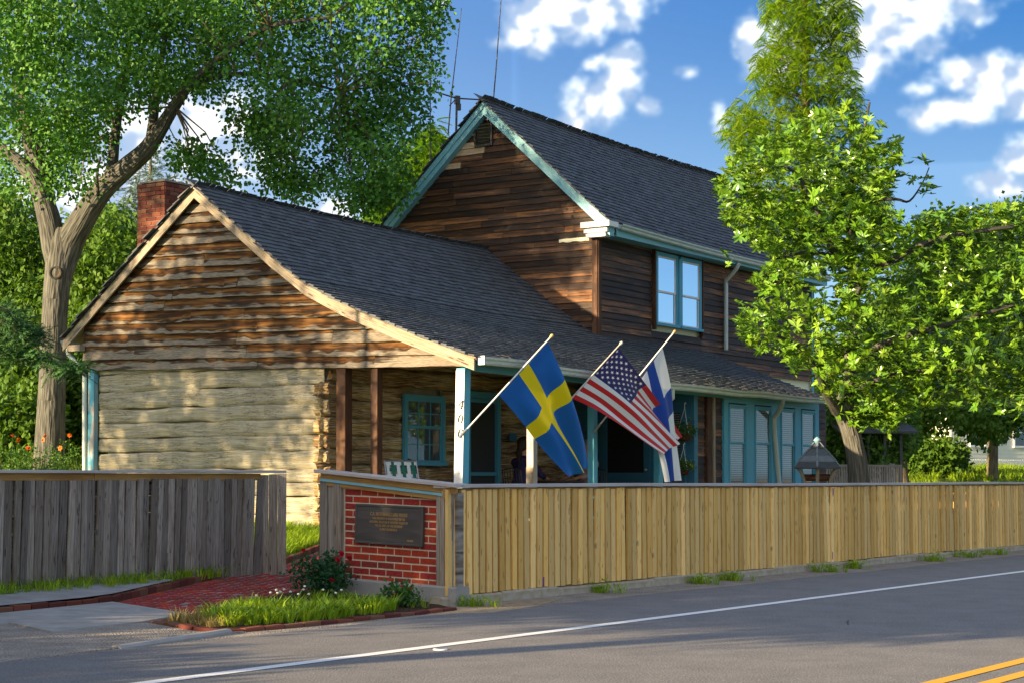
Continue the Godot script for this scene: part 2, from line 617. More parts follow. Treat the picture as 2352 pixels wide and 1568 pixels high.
	M.sidings = tones(M.siding, [0.45, 0.75, 1.0, 1.35])
	# hewn logs: cream limewash over grey wood, and the browner bare ones of the porch wall
	M.log = []
	M.log_bare = []
	for k in 3:
		var s := k * 211.0
		M.log.append(mat(Color.WHITE, 0.92, picture(640, 128, func(x: int, y: int) -> Color:
			var a := n2.get_noise_2d(x * 0.006 + s, y * 0.03)
			var b := n2.get_noise_2d(x * 0.010 + s, y * 0.22 + 5.0)
			var c := Color(0.38, 0.32, 0.19).lerp(Color(0.52, 0.47, 0.345), clampf(0.5 + 1.0 * a, 0, 1))
			c = c.lerp(Color(0.25, 0.245, 0.235), 0.8 * smoothstep(-0.02, 0.22, b + 0.35 * n2.get_noise_2d(x * 0.004 + s, y * 0.02 + 50.0)))
			c = c.lerp(Color(0.20, 0.15, 0.10), 0.7 * smoothstep(0.32, 0.46, b))
			c = c.lerp(Color(0.055, 0.045, 0.035), 0.95 * smoothstep(0.865, 0.95, 1.0 - absf(n2.get_noise_2d(x * 0.007 + s, y * 0.16 + 77.0)) * 2.0) * smoothstep(-0.1, 0.2, n2.get_noise_2d(x * 0.01 + s, 90.0)))
			return c * (1.0 + 0.13 * n1.get_noise_2d(x * 0.12, y * 0.5))), 0.2))
		M.log_bare.append(mat(Color.WHITE, 0.9, picture(640, 128, func(x: int, y: int) -> Color:
			var a := n2.get_noise_2d(x * 0.007 + s + 40.0, y * 0.03)
			var b := n2.get_noise_2d(x * 0.010 + s, y * 0.25 + 25.0)
			var c := Color(0.50, 0.34, 0.13).lerp(Color(0.62, 0.52, 0.33), clampf(0.5 + 1.2 * a, 0, 1))
			c = c.lerp(Color(0.17, 0.09, 0.045), 0.92 * smoothstep(-0.08, 0.14, b + 0.45 * n2.get_noise_2d(x * 0.004 + s, 6.0)))
			c = c.lerp(Color(0.035, 0.025, 0.02), 0.9 * smoothstep(0.22, 0.38, b))
			return c * (1.0 + 0.15 * n1.get_noise_2d(x * 0.12, y * 0.5))), 0.2))
	var crack := relief(640, 128, func(x: int, y: int) -> float: return 0.55 + 0.5 * n2.get_noise_2d(x * 0.012, y * 0.14) - 0.35 * smoothstep(0.80, 0.97, 1.0 - absf(n2.get_noise_2d(x * 0.007, y * 0.16 + 77.0)) * 2.0))
	for m in M.log + M.log_bare:
		bump(m, crack, 0.5)
	M.chink = bump(mat(Color.WHITE, 0.95, picture(256, 64, func(x: int, y: int) -> Color:
		return Color(0.46, 0.37, 0.20).lerp(Color(0.62, 0.54, 0.38), clampf(0.5 + n2.get_noise_2d(x * 0.03, y * 0.06), 0, 1))), 0.2), crack, 0.8)
	# shingles
	M.shingle = []
	var sh := picture(128, 64, func(x: int, y: int) -> Color:
		var g := 1.0 + 0.35 * n2.get_noise_2d(x * 0.02, y * 0.4) + 0.2 * n1.get_noise_2d(x * 0.05, y * 0.9)
		return Color(0.9, 0.9, 0.9) * g)
	for k in 5:
		var q: float = [0.060, 0.072, 0.085, 0.095, 0.11][k]
		M.shingle.append(bump(mat(lin(q * 0.92, q * 1.0, q * 1.14), 0.72, sh, 0.5), grain, 0.25))
	M.shingles = bump(mat(Color.WHITE, 0.72, sh, 0.5), grain, 0.25)
	# bricks
	M.brick = []
	for k in 5:
		var base: Color = [Color(0.40, 0.048, 0.022), Color(0.44, 0.078, 0.032), Color(0.32, 0.034, 0.028), Color(0.36, 0.105, 0.055), Color(0.25, 0.040, 0.028)][k]
		var s := k * 33.0
		M.brick.append(bump(mat(Color.WHITE, 0.85, picture(64, 32, func(x: int, y: int) -> Color:
			return base * (1.0 + 0.35 * n2.get_noise_2d(x * 0.07 + s, y * 0.09) + 0.16 * n1.get_noise_2d(x * 0.5 + s, y * 0.5))), 0.3), grain, 0.1))
	M.mortar = tri(mat(Color.WHITE, 0.95, picture(128, 128, func(x: int, y: int) -> Color:
		return Color(0.62, 0.52, 0.38) * (1.0 + 0.25 * n2.get_noise_2d(x * 0.08, y * 0.08) + 0.12 * n1.get_noise_2d(x * 0.6, y * 0.6))), 0.2), 2.0)
	M.chimney_mortar = tri(mat(lin(0.26, 0.22, 0.17), 0.95), 1.0)
	M.old_brick = []
	for c in [Color(0.15, 0.040, 0.024), Color(0.19, 0.060, 0.034), Color(0.11, 0.030, 0.022), Color(0.17, 0.075, 0.045)]:
		var ob: StandardMaterial3D = M.brick[0].duplicate()
		ob.albedo_texture = null
		ob.albedo_color = (c as Color).linear_to_srgb()
		M.old_brick.append(ob)
	M.path_mortar = tri(mat(Color.WHITE, 0.95, picture(128, 128, func(x: int, y: int) -> Color:
		return Color(0.27, 0.22, 0.19) * (1.0 + 0.4 * n2.get_noise_2d(x * 0.05, y * 0.05))), 0.2), 0.7)
	# ground
	var speck := func(x: int, y: int, w: int) -> float:
		return n1.get_noise_2d(x * 0.55, y * 0.55) * 0.6 + n1.get_noise_2d(x * 0.23 + 40.0, y * 0.23) * 0.4
	var asphalt_relief := relief(512, 512, func(x: int, y: int) -> float: return 0.5 + 0.5 * speck.call(x, y, 512))
	M.asphalt = bump(tri(mat(Color.WHITE, 0.88, picture(512, 512, func(x: int, y: int) -> Color:
		var q: float = speck.call(x, y, 512)
		var big := n2.get_noise_2d(x * 0.008, y * 0.008)
		var c := Color(0.165, 0.157, 0.150) * (1.0 + 0.55 * q + 0.18 * big)
		if n1.get_noise_2d(x * 0.31 + 9.0, y * 0.31) > 0.62:
			c = c.lerp(Color(0.46, 0.43, 0.40), 0.6)
		return c), 0.35), 0.42), asphalt_relief, 0.5)
	M.patch = bump(tri(mat(Color.WHITE, 0.9, picture(256, 256, func(x: int, y: int) -> Color:
		return Color(0.055, 0.05, 0.048) * (1.0 + 0.6 * speck.call(x, y, 256))), 0.35), 0.42), asphalt_relief, 0.5)
	M.gravel = bump(tri(mat(Color.WHITE, 0.92, picture(512, 512, func(x: int, y: int) -> Color:
		var q: float = n1.get_noise_2d(x * 0.16, y * 0.16) * 0.6 + n1.get_noise_2d(x * 0.4 + 40.0, y * 0.4) * 0.4
		return Color(0.32, 0.275, 0.225) * (1.0 + 0.8 * q + 0.3 * n2.get_noise_2d(x * 0.01, y * 0.01))), 0.3), 0.55), relief(512, 512, func(x: int, y: int) -> float: return 0.5 + 0.5 * n1.get_noise_2d(x * 0.16, y * 0.16)), 1.6)
	M.dirt = bump(tri(mat(Color.WHITE, 0.95, picture(256, 256, func(x: int, y: int) -> Color:
		var q: float = n2.get_noise_2d(x * 0.03, y * 0.03)
		var c := Color(0.30, 0.21, 0.125).lerp(Color(0.42, 0.33, 0.22), clampf(0.5 + q, 0, 1)) * (1.0 + 0.35 * n1.get_noise_2d(x * 0.5, y * 0.5))
		if n1.get_noise_2d(x * 0.22 + 9.0, y * 0.22) > 0.6:
			c = c.lerp(Color(0.5, 0.46, 0.4), 0.7)
		return c), 0.2), 0.9), asphalt_relief, 0.8)
	M.mulch = bump(tri(mat(Color.WHITE, 0.95, picture(256, 256, func(x: int, y: int) -> Color:
		return Color(0.085, 0.052, 0.034) * (1.0 + 0.8 * n1.get_noise_2d(x * 0.12, y * 0.3) + 0.5 * n1.get_noise_2d(x * 0.4, y * 0.2))), 0.2), 1.2), asphalt_relief, 1.5)
	M.concrete = bump(tri(mat(Color.WHITE, 0.9, picture(256, 256, func(x: int, y: int) -> Color:
		return Color(0.33, 0.31, 0.28) * (1.0 + 0.28 * n2.get_noise_2d(x * 0.02, y * 0.02) + 0.10 * n1.get_noise_2d(x * 0.5, y * 0.5))), 0.3), 0.6), asphalt_relief, 0.15)
	M.stucco = bump(tri(mat(Color.WHITE, 0.95, picture(256, 256, func(x: int, y: int) -> Color:
		var q := n1.get_noise_2d(x * 0.4, y * 0.4)
		return Color(0.36, 0.28, 0.18).lerp(Color(0.50, 0.44, 0.34), clampf(0.5 + n2.get_noise_2d(x * 0.03, y * 0.03) + 0.35 * q, 0, 1))), 0.2), 1.1), asphalt_relief, 1.0)
	M.lawn = tri(mat(Color.WHITE, 0.95, picture(512, 512, func(x: int, y: int) -> Color:
		var q := n2.get_noise_2d(x * 0.02, y * 0.02)
		return Color(0.060, 0.105, 0.012).lerp(Color(0.16, 0.21, 0.030), clampf(0.5 + 0.8 * q + 0.4 * n1.get_noise_2d(x * 0.35, y * 0.35), 0, 1))), 0.2), 0.11)
	M.line_white = tri(mat(Color.WHITE, 0.7, picture(256, 256, func(x: int, y: int) -> Color:
		return Color(0.78, 0.77, 0.74) * (0.97 + 0.12 * n1.get_noise_2d(x * 0.5, y * 0.5) - 0.2 * smoothstep(0.45, 0.7, n2.get_noise_2d(x * 0.06, y * 0.06)))), 0.4), 0.5)
	M.line_yellow = tri(mat(lin(0.72, 0.36, 0.02), 0.7), 0.5)
	# paint, metal, glass
	var worn := func(a: Color, b: Color, cut: float) -> Callable:
		return func(x: int, y: int) -> Color:
			var g := n2.get_noise_2d(x * 0.010, y * 0.20)
			return a.lerp(b, 0.9 * smoothstep(cut, cut + 0.16, g + 0.4 * n2.get_noise_2d(x * 0.008 + 9.0, 3.0))) * (1.0 + 0.09 * n1.get_noise_2d(x * 0.05, y * 0.6))
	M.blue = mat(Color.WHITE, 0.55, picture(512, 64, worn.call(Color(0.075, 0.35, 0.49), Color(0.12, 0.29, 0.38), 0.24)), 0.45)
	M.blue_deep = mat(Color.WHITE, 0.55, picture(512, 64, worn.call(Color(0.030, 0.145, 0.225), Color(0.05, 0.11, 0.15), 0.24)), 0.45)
	M.blue_peeling = mat(Color.WHITE, 0.6, picture(512, 64, worn.call(Color(0.075, 0.30, 0.42), Color(0.46, 0.37, 0.31), -0.04)), 0.4)
	M.white = mat(Color.WHITE, 0.55, picture(512, 64, worn.call(Color(0.76, 0.76, 0.75), Color(0.60, 0.58, 0.55), 0.30)), 0.45)
	M.teal = mat(Color.WHITE, 0.5, picture(256, 64, worn.call(Color(0.17, 0.43, 0.52), Color(0.24, 0.42, 0.47), 0.3)), 0.45)
	M.gutter = mat(Color.WHITE, 0.4, picture(256, 64, worn.call(Color(0.50, 0.56, 0.52), Color(0.40, 0.43, 0.38), 0.25)), 0.5)
	M.cap = bump(mat(Color.WHITE, 0.7, picture(512, 64, worn.call(Color(0.50, 0.45, 0.42), Color(0.36, 0.31, 0.29), 0.1)), 0.4), grain, 0.2)
	M.rail = mat(Color.WHITE, 0.75, picture(512, 64, worn.call(Color(0.42, 0.24, 0.075), Color(0.26, 0.12, 0.035), 0.05)), 0.3)
	M.post = bump(mat(Color.WHITE, 0.7, picture(512, 64, worn.call(Color(0.050, 0.019, 0.009), Color(0.12, 0.055, 0.025), 0.05)), 0.4), grain, 0.3)
	M.black = mat(lin(0.012, 0.012, 0.012), 0.9)  # darkness of unlit rooms, put into the colour of flat sheets
	M.dark = mat(lin(0.02, 0.018, 0.016), 0.95)
	M.iron = mat(lin(0.03, 0.028, 0.027), 0.45, null, 0.5)
	M.steel = mat(lin(0.35, 0.36, 0.38), 0.35)
	M.steel.metallic = 0.8
	M.bronze = bump(mat(Color.WHITE, 0.5, picture(128, 64, func(x: int, y: int) -> Color:
		return Color(0.075, 0.062, 0.056) * (1.0 + 0.4 * n2.get_noise_2d(x * 0.05, y * 0.06))), 0.5), grain, 0.15)
	M.letter = mat(lin(0.42, 0.25, 0.10), 0.45)
	M.letter.metallic = 0.2
	M.glass = StandardMaterial3D.new()
	M.glass.transparency = BaseMaterial3D.TRANSPARENCY_ALPHA
	M.glass.albedo_color = Color(0.75, 0.85, 0.9, 0.10)
	M.glass.roughness = 0.02
	M.glass.metallic_specular = 1.0
	M.mirror_glass = StandardMaterial3D.new()
	M.mirror_glass.transparency = BaseMaterial3D.TRANSPARENCY_ALPHA
	M.mirror_glass.albedo_color = Color(0.80, 0.88, 0.95, 0.55)
	M.mirror_glass.metallic = 1.0
	M.mirror_glass.roughness = 0.02
	M.curtain = mat(lin(0.72, 0.70, 0.66), 0.9)
	M.blind = mat(lin(0.22, 0.20, 0.15), 0.7)
	M.cream = mat(lin(0.80, 0.76, 0.52), 0.9)
	M.screen = mat(lin(0.05, 0.055, 0.055), 0.8)
	# bark and leaves
	M.bark = bump(mat(Color.WHITE, 0.95, picture(256, 256, func(x: int, y: int) -> Color:
		var g := n2.get_noise_2d(x * 0.012, y * 0.11)
		return Color(0.058, 0.056, 0.050).lerp(Color(0.150, 0.147, 0.130), clampf(0.5 + 1.1 * g + 0.3 * n2.get_noise_2d(x * 0.01, y * 0.02), 0, 1))), 0.2), relief(256, 256, func(x: int, y: int) -> float: return 0.5 + 0.6 * n2.get_noise_2d(x * 0.012, y * 0.11)), 2.5)
	M.bark_dark = bump(mat(Color.WHITE, 0.95, picture(128, 128, func(x: int, y: int) -> Color:
		return Color(0.11, 0.085, 0.055).lerp(Color(0.22, 0.18, 0.12), clampf(0.5 + n2.get_noise_2d(x * 0.03, y * 0.12), 0, 1))), 0.2), grain, 1.0)
	M.leaf = leaf_mat(0.5, 0.7)
	M.leaf_soft = leaf_mat(0.6, 0.9)
	M.leaf_gloss = leaf_mat(0.24, 0.5)
	M.leaf_gloss.metallic_specular = 0.6
	M.needle = leaf_mat(0.6, 0.35)
	M.blade = leaf_mat(0.55, 0.7)
	M.petal = leaf_mat(0.6, 0.5)

func tones(base: Array, by: Array) -> Array:
	var out := []
	for k in base.size():
		for q in by:
			var m: StandardMaterial3D = base[k].duplicate()
			m.albedo_color = Color(q, q, q).linear_to_srgb() if q <= 1.0 else Color(q, q, q)
			out.append(m)
	return out

func leaf_mat(rough: float, through: float) -> StandardMaterial3D:
	var m := StandardMaterial3D.new()
	m.vertex_color_use_as_albedo = true
	m.roughness = rough
	m.metallic_specular = 0.4
	m.cull_mode = BaseMaterial3D.CULL_DISABLED
	m.backlight_enabled = true
	m.backlight = Color(through, through, through * 0.6)
	return m

# ---------------------------------------------------------------- the ground, the road
func rq(u: float, v: float, h: float) -> Vector3:
	return RT * Vector3(u, h, v)

func flat_sheet(us: Array, vs: Array, hf: Callable) -> MB:
	var b := MB.new()
	var pts := PackedVector3Array()
	var uv := PackedVector2Array()
	for v in vs:
		for u in us:
			pts.append(rq(u, v, hf.call(u, v)))
			uv.append(Vector2(u, v))
	b.sheet(pts, us.size() - 1, vs.size() - 1, uv, true)
	# rows run towards the road, columns along it: keep the normals upward
	if b.n[0].y < 0.0:
		for k in b.n.size():
			b.n[k] = -b.n[k]
		for k in range(0, b.ix.size(), 3):
			var q := b.ix[k + 1]
			b.ix[k + 1] = b.ix[k + 2]
			b.ix[k + 2] = q
	return b

func make_ground() -> void:
	var us := [-600.0, -200.0, -80.0, -40.0, -20.0, -10.0, -5.0, 0.0, 5.0, 10.0, 15.0, 20.0, 24.0, 27.0, 30.0, 33.0, 36.0, 40.0, 45.0, 50.0, 60.0, 80.0, 120.0, 200.0, 400.0, 900.0]
	var vs := [-900.0, -300.0, -150.0, -90.0, -65.0, -50.0, -40.0, -32.0, -25.0, -21.0, -18.0, -15.0, -12.0, -9.5, -8.0, -6.9, -5.0, -4.0, -3.2, -2.4, -1.5, -0.8, 0.0, 0.3, 0.6, 11.5, 12.0, 14.0, 40.0, 300.0]
	struct("ground", flat_sheet(us, vs, func(u: float, v: float) -> float: return gh(u, v) if v < 0.5 or v > 11.9 else -0.03), M.lawn)
	# asphalt with a slightly wandering edge on the house side
	var ru := []
	for k in 181:
		ru.append(-40.0 + k * 0.5 if k < 160 else 40.0 + (k - 160) * 15.0)
	struct("road", flat_sheet(ru, [0.0, 0.25, 0.5, 0.75, 1.0], func(u: float, v: float) -> float: return 0.012), M.asphalt)
	var road: MeshInstance3D = get_node("road")
	var b := MB.new()
	var pts := PackedVector3Array()
	var uv := PackedVector2Array()
	for j in 5:
		for u in ru:
			var e := 0.62 + 0.10 * n2.get_noise_2d(u * 0.5, 4.0) + 0.05 * n1.get_noise_2d(u * 2.0, 9.0)
			pts.append(rq(u, lerpf(e, 11.4, j / 4.0), 0.012))
			uv.append(Vector2(u, j))
	b.sheet(pts, ru.size() - 1, 4, uv, false)
	if b.n[0].y < 0.0:
		b = MB.new()
		b.sheet(pts, ru.size() - 1, 4, uv, true)
	road.mesh = b.mesh()
	# gravel along the foot of the fence, running out under the asphalt
	struct("verge", flat_sheet([-80.0, -20.0, -6.0, -3.0, -1.0, 0.0, 2.0, 6.0, 12.0, 20.0, 60.0, 200.0], [-0.12, 0.2, 0.55, 0.85], func(u: float, v: float) -> float: return maxf(gh(u, v), 0.0) + 0.006 if v < 0.6 else 0.007), M.gravel)
	# painted lines
	var lines := MB.new()
	lines = flat_sheet([-30.0, -5.0, 10.0, 60.0, 250.0], [2.31, 2.435], func(_u: float, _v: float) -> float: return 0.016)
	struct("road_edge_line", lines, M.line_white)
	for y in [6.22, 6.50]:
		var q: float = y
		struct("road_centre_line", flat_sheet([-30.0, -5.0, 10.0, 60.0, 250.0], [q, q + 0.11], func(_u: float, _v: float) -> float: return 0.016), M.line_yellow)
	# tar cracks and a few patches in the lane
	var tar := MB.new()
	var r := RandomNumberGenerator.new()
	r.seed = 12
	for k in 3:
		var u := r.randf_range(-6.5, 1.0)
		var v := r.randf_range(2.8, 5.9)
		var prev := Vector2(u, v)
		for j in r.randi_range(4, 12):
			var nx := prev + Vector2(r.randf_range(0.06, 0.22), r.randf_range(-0.05, 0.04))
			var w := r.randf_range(0.003, 0.007)
			tar.quad(rq(prev.x, prev.y + w, 0.0165), rq(nx.x, nx.y + w, 0.0165), rq(nx.x, nx.y - w, 0.0165), rq(prev.x, prev.y - w, 0.0165))
			prev = nx
	var crack := struct("tar_cracks", tar, M.patch)
	crack.set_meta("kind", "stuff")
	crack.set_meta("label", "thin dark tar cracks in the grey road lane")
	crack.set_meta("category", "cracks")
	# a road marker, pale and oval, just outside the edge line
	var disc := MB.new()
	var c := RT.affine_inverse() * at(1011, 1496, 12.7)
	disc.lathe(RT * Transform3D(Basis.IDENTITY, Vector3(c.x, 0.0125, c.z)), [Vector2(0.055, 0.0), Vector2(0.05, 0.008), Vector2(0.0, 0.010)], 14)
	var dm := MeshInstance3D.new()
	dm.name = "road_marker"
	dm.mesh = disc.mesh()
	dm.material_override = M.line_white
	add_child(dm)
	tag(dm, "small white oval marker on the asphalt beside the white line", "marker")

# ---------------------------------------------------------------- house helpers (house frame: x along the ridge, y up, z towards the road)
# axis 0: a surface facing -x at x = base, running along z; axis 1: a surface facing +z at z = base, running along x
func fp(axis: int, base: float, a: float, h: float, out: float) -> Vector3:
	return Vector3(base - out, h, a) if axis == 0 else Vector3(a, h, base + out)

func clap(axis: int, base: float, a0: float, a1: float, hb: Callable, ht: Callable, segs: int, ob: float, ot: float, u0: float, us := 0.25) -> MB:
	var b := MB.new()
	var last := []
	for i in segs + 1:
		var a := lerpf(a0, a1, float(i) / segs)
		var lo: float = hb.call(a)
		var hi: float = maxf(ht.call(a), lo + 0.002)
		var cur := [fp(axis, base, a, lo, ob), fp(axis, base, a, hi, ot), fp(axis, base, a, lo, -0.012), u0 + (a - a0) * us, clampf((hi - lo) / 0.17, 0.05, 1.0)]
		if i > 0:
			b.quad(last[0], cur[0], cur[1], last[1], Vector2(last[3], 1), Vector2(cur[3], 1), Vector2(cur[3], 1.0 - cur[4]), Vector2(last[3], 1.0 - last[4]))
			b.quad(last[2], cur[2], cur[0], last[0], Vector2(last[3], 0.98), Vector2(cur[3], 0.98), Vector2(cur[3], 1), Vector2(last[3], 1))
		if i == 0 or i == segs:
			var e: Vector3 = fp(axis, base, a, hi, -0.012)
			if i == 0:
				b.quad(cur[2], cur[0], cur[1], e, Vector2(cur[3], 1), Vector2(cur[3] + 0.01, 1), Vector2(cur[3] + 0.01, 0), Vector2(cur[3], 0))
			else:
				b.quad(cur[0], cur[2], e, cur[1], Vector2(cur[3], 1), Vector2(cur[3] + 0.01, 1), Vector2(cur[3] + 0.01, 0), Vector2(cur[3], 0))
		last = cur
	return b

func log_beam(axis: int, base: float, a0: float, a1: float, h0: float, h1: float, thick: float, s: float, rag := 0.0) -> MB:
	var b := MB.new()
	var nu := maxi(3, int((a1 - a0) / 0.09))
	var nv := 10
	var pts := PackedVector3Array()
	var uv := PackedVector2Array()
	for j in nv + 1:
		var q := 1.0 - 2.0 * j / nv
		for i in nu + 1:
			var a := lerpf(a0, a1, float(i) / nu)
			if i == 0:
				a -= rag * (0.5 + n1.get_noise_2d(s + j * 0.9, 3.0))
			if i == nu:
				a += rag * (0.5 + n1.get_noise_2d(s + j * 0.9, 8.0))
			var hc := (h0 + h1) * 0.5 + 0.018 * n1.get_noise_2d(a * 0.9, s)
			var hh := (h1 - h0) * 0.5 * (1.0 + 0.14 * n1.get_noise_2d(a * 1.3, s + 20.0))
			var out := thick * pow(maxf(0.0, 1.0 - pow(absf(q), 8.0)), 0.5) - 0.02
			out += 0.014 * n2.get_noise_2d(a * 0.8, s + q * 1.2) + 0.006 * n2.get_noise_2d(a * 4.0, s + q * 6.0)
			pts.append(fp(axis, base, a, hc + hh * q, out))
			uv.append(Vector2(a * 0.25 + s * 0.137, 0.5 - 0.5 * q))
	b.sheet(pts, nu, nv, uv)
	for e in [0, nu]:
		var mid := Vector3.ZERO
		for j in nv + 1:
			mid += pts[j * (nu + 1) + e] / (nv + 1.0)
		var back: Vector3 = mid + (fp(axis, base, 0, 0, 0) - fp(axis, base, 0, 0, thick)) * 0.5
		for j in nv:
			var p0 := pts[j * (nu + 1) + e]
			var p1 := pts[(j + 1) * (nu + 1) + e]
			if e == 0:
				b.tri(back, p1, p0, Vector2(0.1, 0.5), Vector2(0.14, 0.1 + 0.08 * j), Vector2(0.14, 0.02 + 0.08 * j))
			else:
				b.tri(back, p0, p1, Vector2(0.1, 0.5), Vector2(0.14, 0.02 + 0.08 * j), Vector2(0.14, 0.1 + 0.08 * j))
	return b

func upright(b: MB, p: Vector3, h: float, wx: float, wz: float, lean := Vector3.ZERO, bev := 0.006, u0 := 0.0) -> void:
	# a post standing on p: x axis of the box upward
	var x := (Vector3.UP + lean).normalized()
	var z := Vector3(0, 0, 1).slide(x).normalized()
	var y := z.cross(x)
	b.box(Transform3D(Basis(x, y, z), p + x * h * 0.5), Vector3(h, wx, wz), 0.25, u0, bev)

func bar(b: MB, p: Vector3, q: Vector3, wy: float, wz: float, up := Vector3.UP, bev := 0.0, u0 := 0.0) -> void:
	b.box(along(p, q, up), Vector3(p.distance_to(q), wy, wz), 0.25, u0, bev)

func slope_shingles(u0: float, u1: float, path: Array, sag: Callable, front: bool, r: RandomNumberGenerator, expo: float, out: Array) -> void:
	# path: points (z, y) from the eave up to the ridge
	var lens := [0.0]
	for k in range(1, path.size()):
		lens.append(lens[-1] + (path[k] as Vector2).distance_to(path[k - 1]))
	var s := -0.02
	while s < lens[-1] - 0.02:
		var sc := clampf(s, 0.0, lens[-1])
		var k := 1
		while k < path.size() - 1 and lens[k] < sc:
			k += 1
		var t: Vector2 = (path[k] - path[k - 1]).normalized()
		var p: Vector2 = path[k - 1] + t * (s - lens[k - 1])
		var u := u0 - r.randf_range(0.0, 0.1)
		while u < u1:
			var w := r.randf_range(0.085, 0.18)
			var jig := r.randf_range(-0.010, 0.010)
			var q := p + t * jig
			var z := Vector3(0, -t.y, -t.x)
			var x := Vector3(1, 0, 0) if front else Vector3(-1, 0, 0)
			var lift := maxf(0.0, r.randfn(0.0, 0.035))
			var f := Transform3D(Basis(x, z.cross(x), z), Vector3(u + w * 0.5, q.y + sag.call(u, q.x), q.x))
			f.basis = f.basis * Basis(Vector3.RIGHT, -lift * 0.9) * Basis(Vector3.UP, r.randfn(0.0, 0.018))
			out.append([f, w - r.randf_range(0.004, 0.012)])
			u += w
		s += expo * r.randf_range(0.94, 1.06)

func wedge(w: float) -> MB:
	var b := MB.new()
	var l := 0.27
	var h := w * 0.5
	var y0 := 0.010
	var y1 := 0.040
	var a := Vector3(-h, y1, 0)
	var c := Vector3(h, y1, 0)
	var d := Vector3(h, 0.006, -l)
	var e := Vector3(-h, 0.006, -l)
	b.quad(a, c, d, e, Vector2(0, 0), Vector2(0, 1), Vector2(1, 1), Vector2(1, 0))
	b.quad(Vector3(-h, y0, 0), Vector3(h, y0, 0), c, a, Vector2(0, 0), Vector2(0, 1), Vector2(0.08, 1), Vector2(0.08, 0))
	b.quad(Vector3(h, y0, 0), Vector3(h, 0.0, -l), d, c, Vector2(0, 0.9), Vector2(1, 0.9), Vector2(1, 1), Vector2(0, 1))
	b.quad(Vector3(-h, 0.0, -l), Vector3(-h, y0, 0), a, e, Vector2(1, 0), Vector2(0, 0), Vector2(0, 0.1), Vector2(1, 0.1))
	return b

func lay_shingles(list: Array, parent: Node3D, roof: Node3D, limit: int, r: RandomNumberGenerator) -> void:
	var eye := HT.affine_inverse() * Vector3(0, EYE, 0)
	list.sort_custom(func(p: Array, q: Array) -> bool: return (p[0] as Transform3D).origin.distance_squared_to(eye) < (q[0] as Transform3D).origin.distance_squared_to(eye))
	var unit := wedge(1.0).mesh()
	var rest := MB.new()
	for k in list.size():
		var f: Transform3D = list[k][0]
		var w: float = list[k][1]
		if k < limit:
			piece("shingle", unit, M.shingle[r.randi() % 5], roof, f * Transform3D(Basis.from_scale(Vector3(w, 1, 1)), Vector3.ZERO))
		else:
			var q := r.randf_range(0.060, 0.11)
			rest.col = Color(q * 0.92, q, q * 1.14)
			rest.joined(wedge(w), f)
	var o := part("shingle_field", rest, M.shingles, roof)
	o.set_meta("kind", "stuff")

func deck(u0: float, u1: float, path: Array, sag: Callable, thick: float) -> MB:
	var b := MB.new()
	var nu := maxi(2, int((u1 - u0) / 0.5))
	for side in 2:
		var pts := PackedVector3Array()
		var uv := PackedVector2Array()
		for j in path.size():
			for i in nu + 1:
				var u := lerpf(u0, u1, float(i) / nu)
				pts.append(Vector3(u, path[j].y + sag.call(u, path[j].x) - thick * side, path[j].x))
				uv.append(Vector2(u * 0.25, j * 0.5))
		var m := MB.new()
		m.sheet(pts, nu, path.size() - 1, uv, false)
		var want := 1.0 if side == 0 else -1.0
		if m.n[0].y * want < 0.0:
			m = MB.new()
			m.sheet(pts, nu, path.size() - 1, uv, true)
		b.joined(m, Transform3D.IDENTITY)
	for i in path.size() - 1:
		for e in [u0, u1]:
			var a := Vector3(e, path[i].y + sag.call(e, path[i].x), path[i].x)
			var c := Vector3(e, path[i + 1].y + sag.call(e, path[i + 1].x), path[i + 1].x)
			var dn := Vector3(0, -thick, 0)
			if (path[i + 1].x < path[i].x) == (e == u0):
				b.quad(c + dn, a + dn, a, c)
			else:
				b.quad(a + dn, c + dn, c, a)
	var z: Vector2 = path[0]
	for i in nu:
		var ua := lerpf(u0, u1, float(i) / nu)
		var ub := lerpf(u0, u1, (i + 1.0) / nu)
		var a := Vector3(ua, z.y + sag.call(ua, z.x), z.x)
		var c := Vector3(ub, z.y + sag.call(ub, z.x), z.x)
		var dn := Vector3(0, -thick, 0)
		if path[1].x < z.x:
			b.quad(a + dn, c + dn, c, a)
		else:
			b.quad(c + dn, a + dn, a, c)
	return b

func gutter(pts: Array, back := 1.0) -> MB:
	# an open trough along points; the profile is (out, up)
	var b := MB.new()
	var pr := [Vector2(0.0, 0.0), Vector2(0.0, -0.10), Vector2(0.015, -0.115), Vector2(0.065, -0.115), Vector2(0.085, -0.095), Vector2(0.09, -0.06), Vector2(0.115, -0.035), Vector2(0.12, -0.005), Vector2(0.108, -0.004), Vector2(0.10, -0.03), Vector2(0.078, -0.06), Vector2(0.07, -0.10), Vector2(0.012, -0.10), Vector2(0.012, 0.0)]
	for k in pr.size() - 1:
		for i in pts.size() - 1:
			var p: Vector3 = pts[i]
			var q: Vector3 = pts[i + 1]
			var a: Vector2 = pr[k]
			var c: Vector2 = pr[k + 1]
			var o0 := Vector3(0, a.y, a.x * back)
			var o1 := Vector3(0, c.y, c.x * back)
			b.quad(p + o1, p + o0, q + o0, q + o1, Vector2(i, 0.07 * k + 0.07), Vector2(i, 0.07 * k), Vector2(i + 1, 0.07 * k), Vector2(i + 1, 0.07 * k + 0.07))
	return b

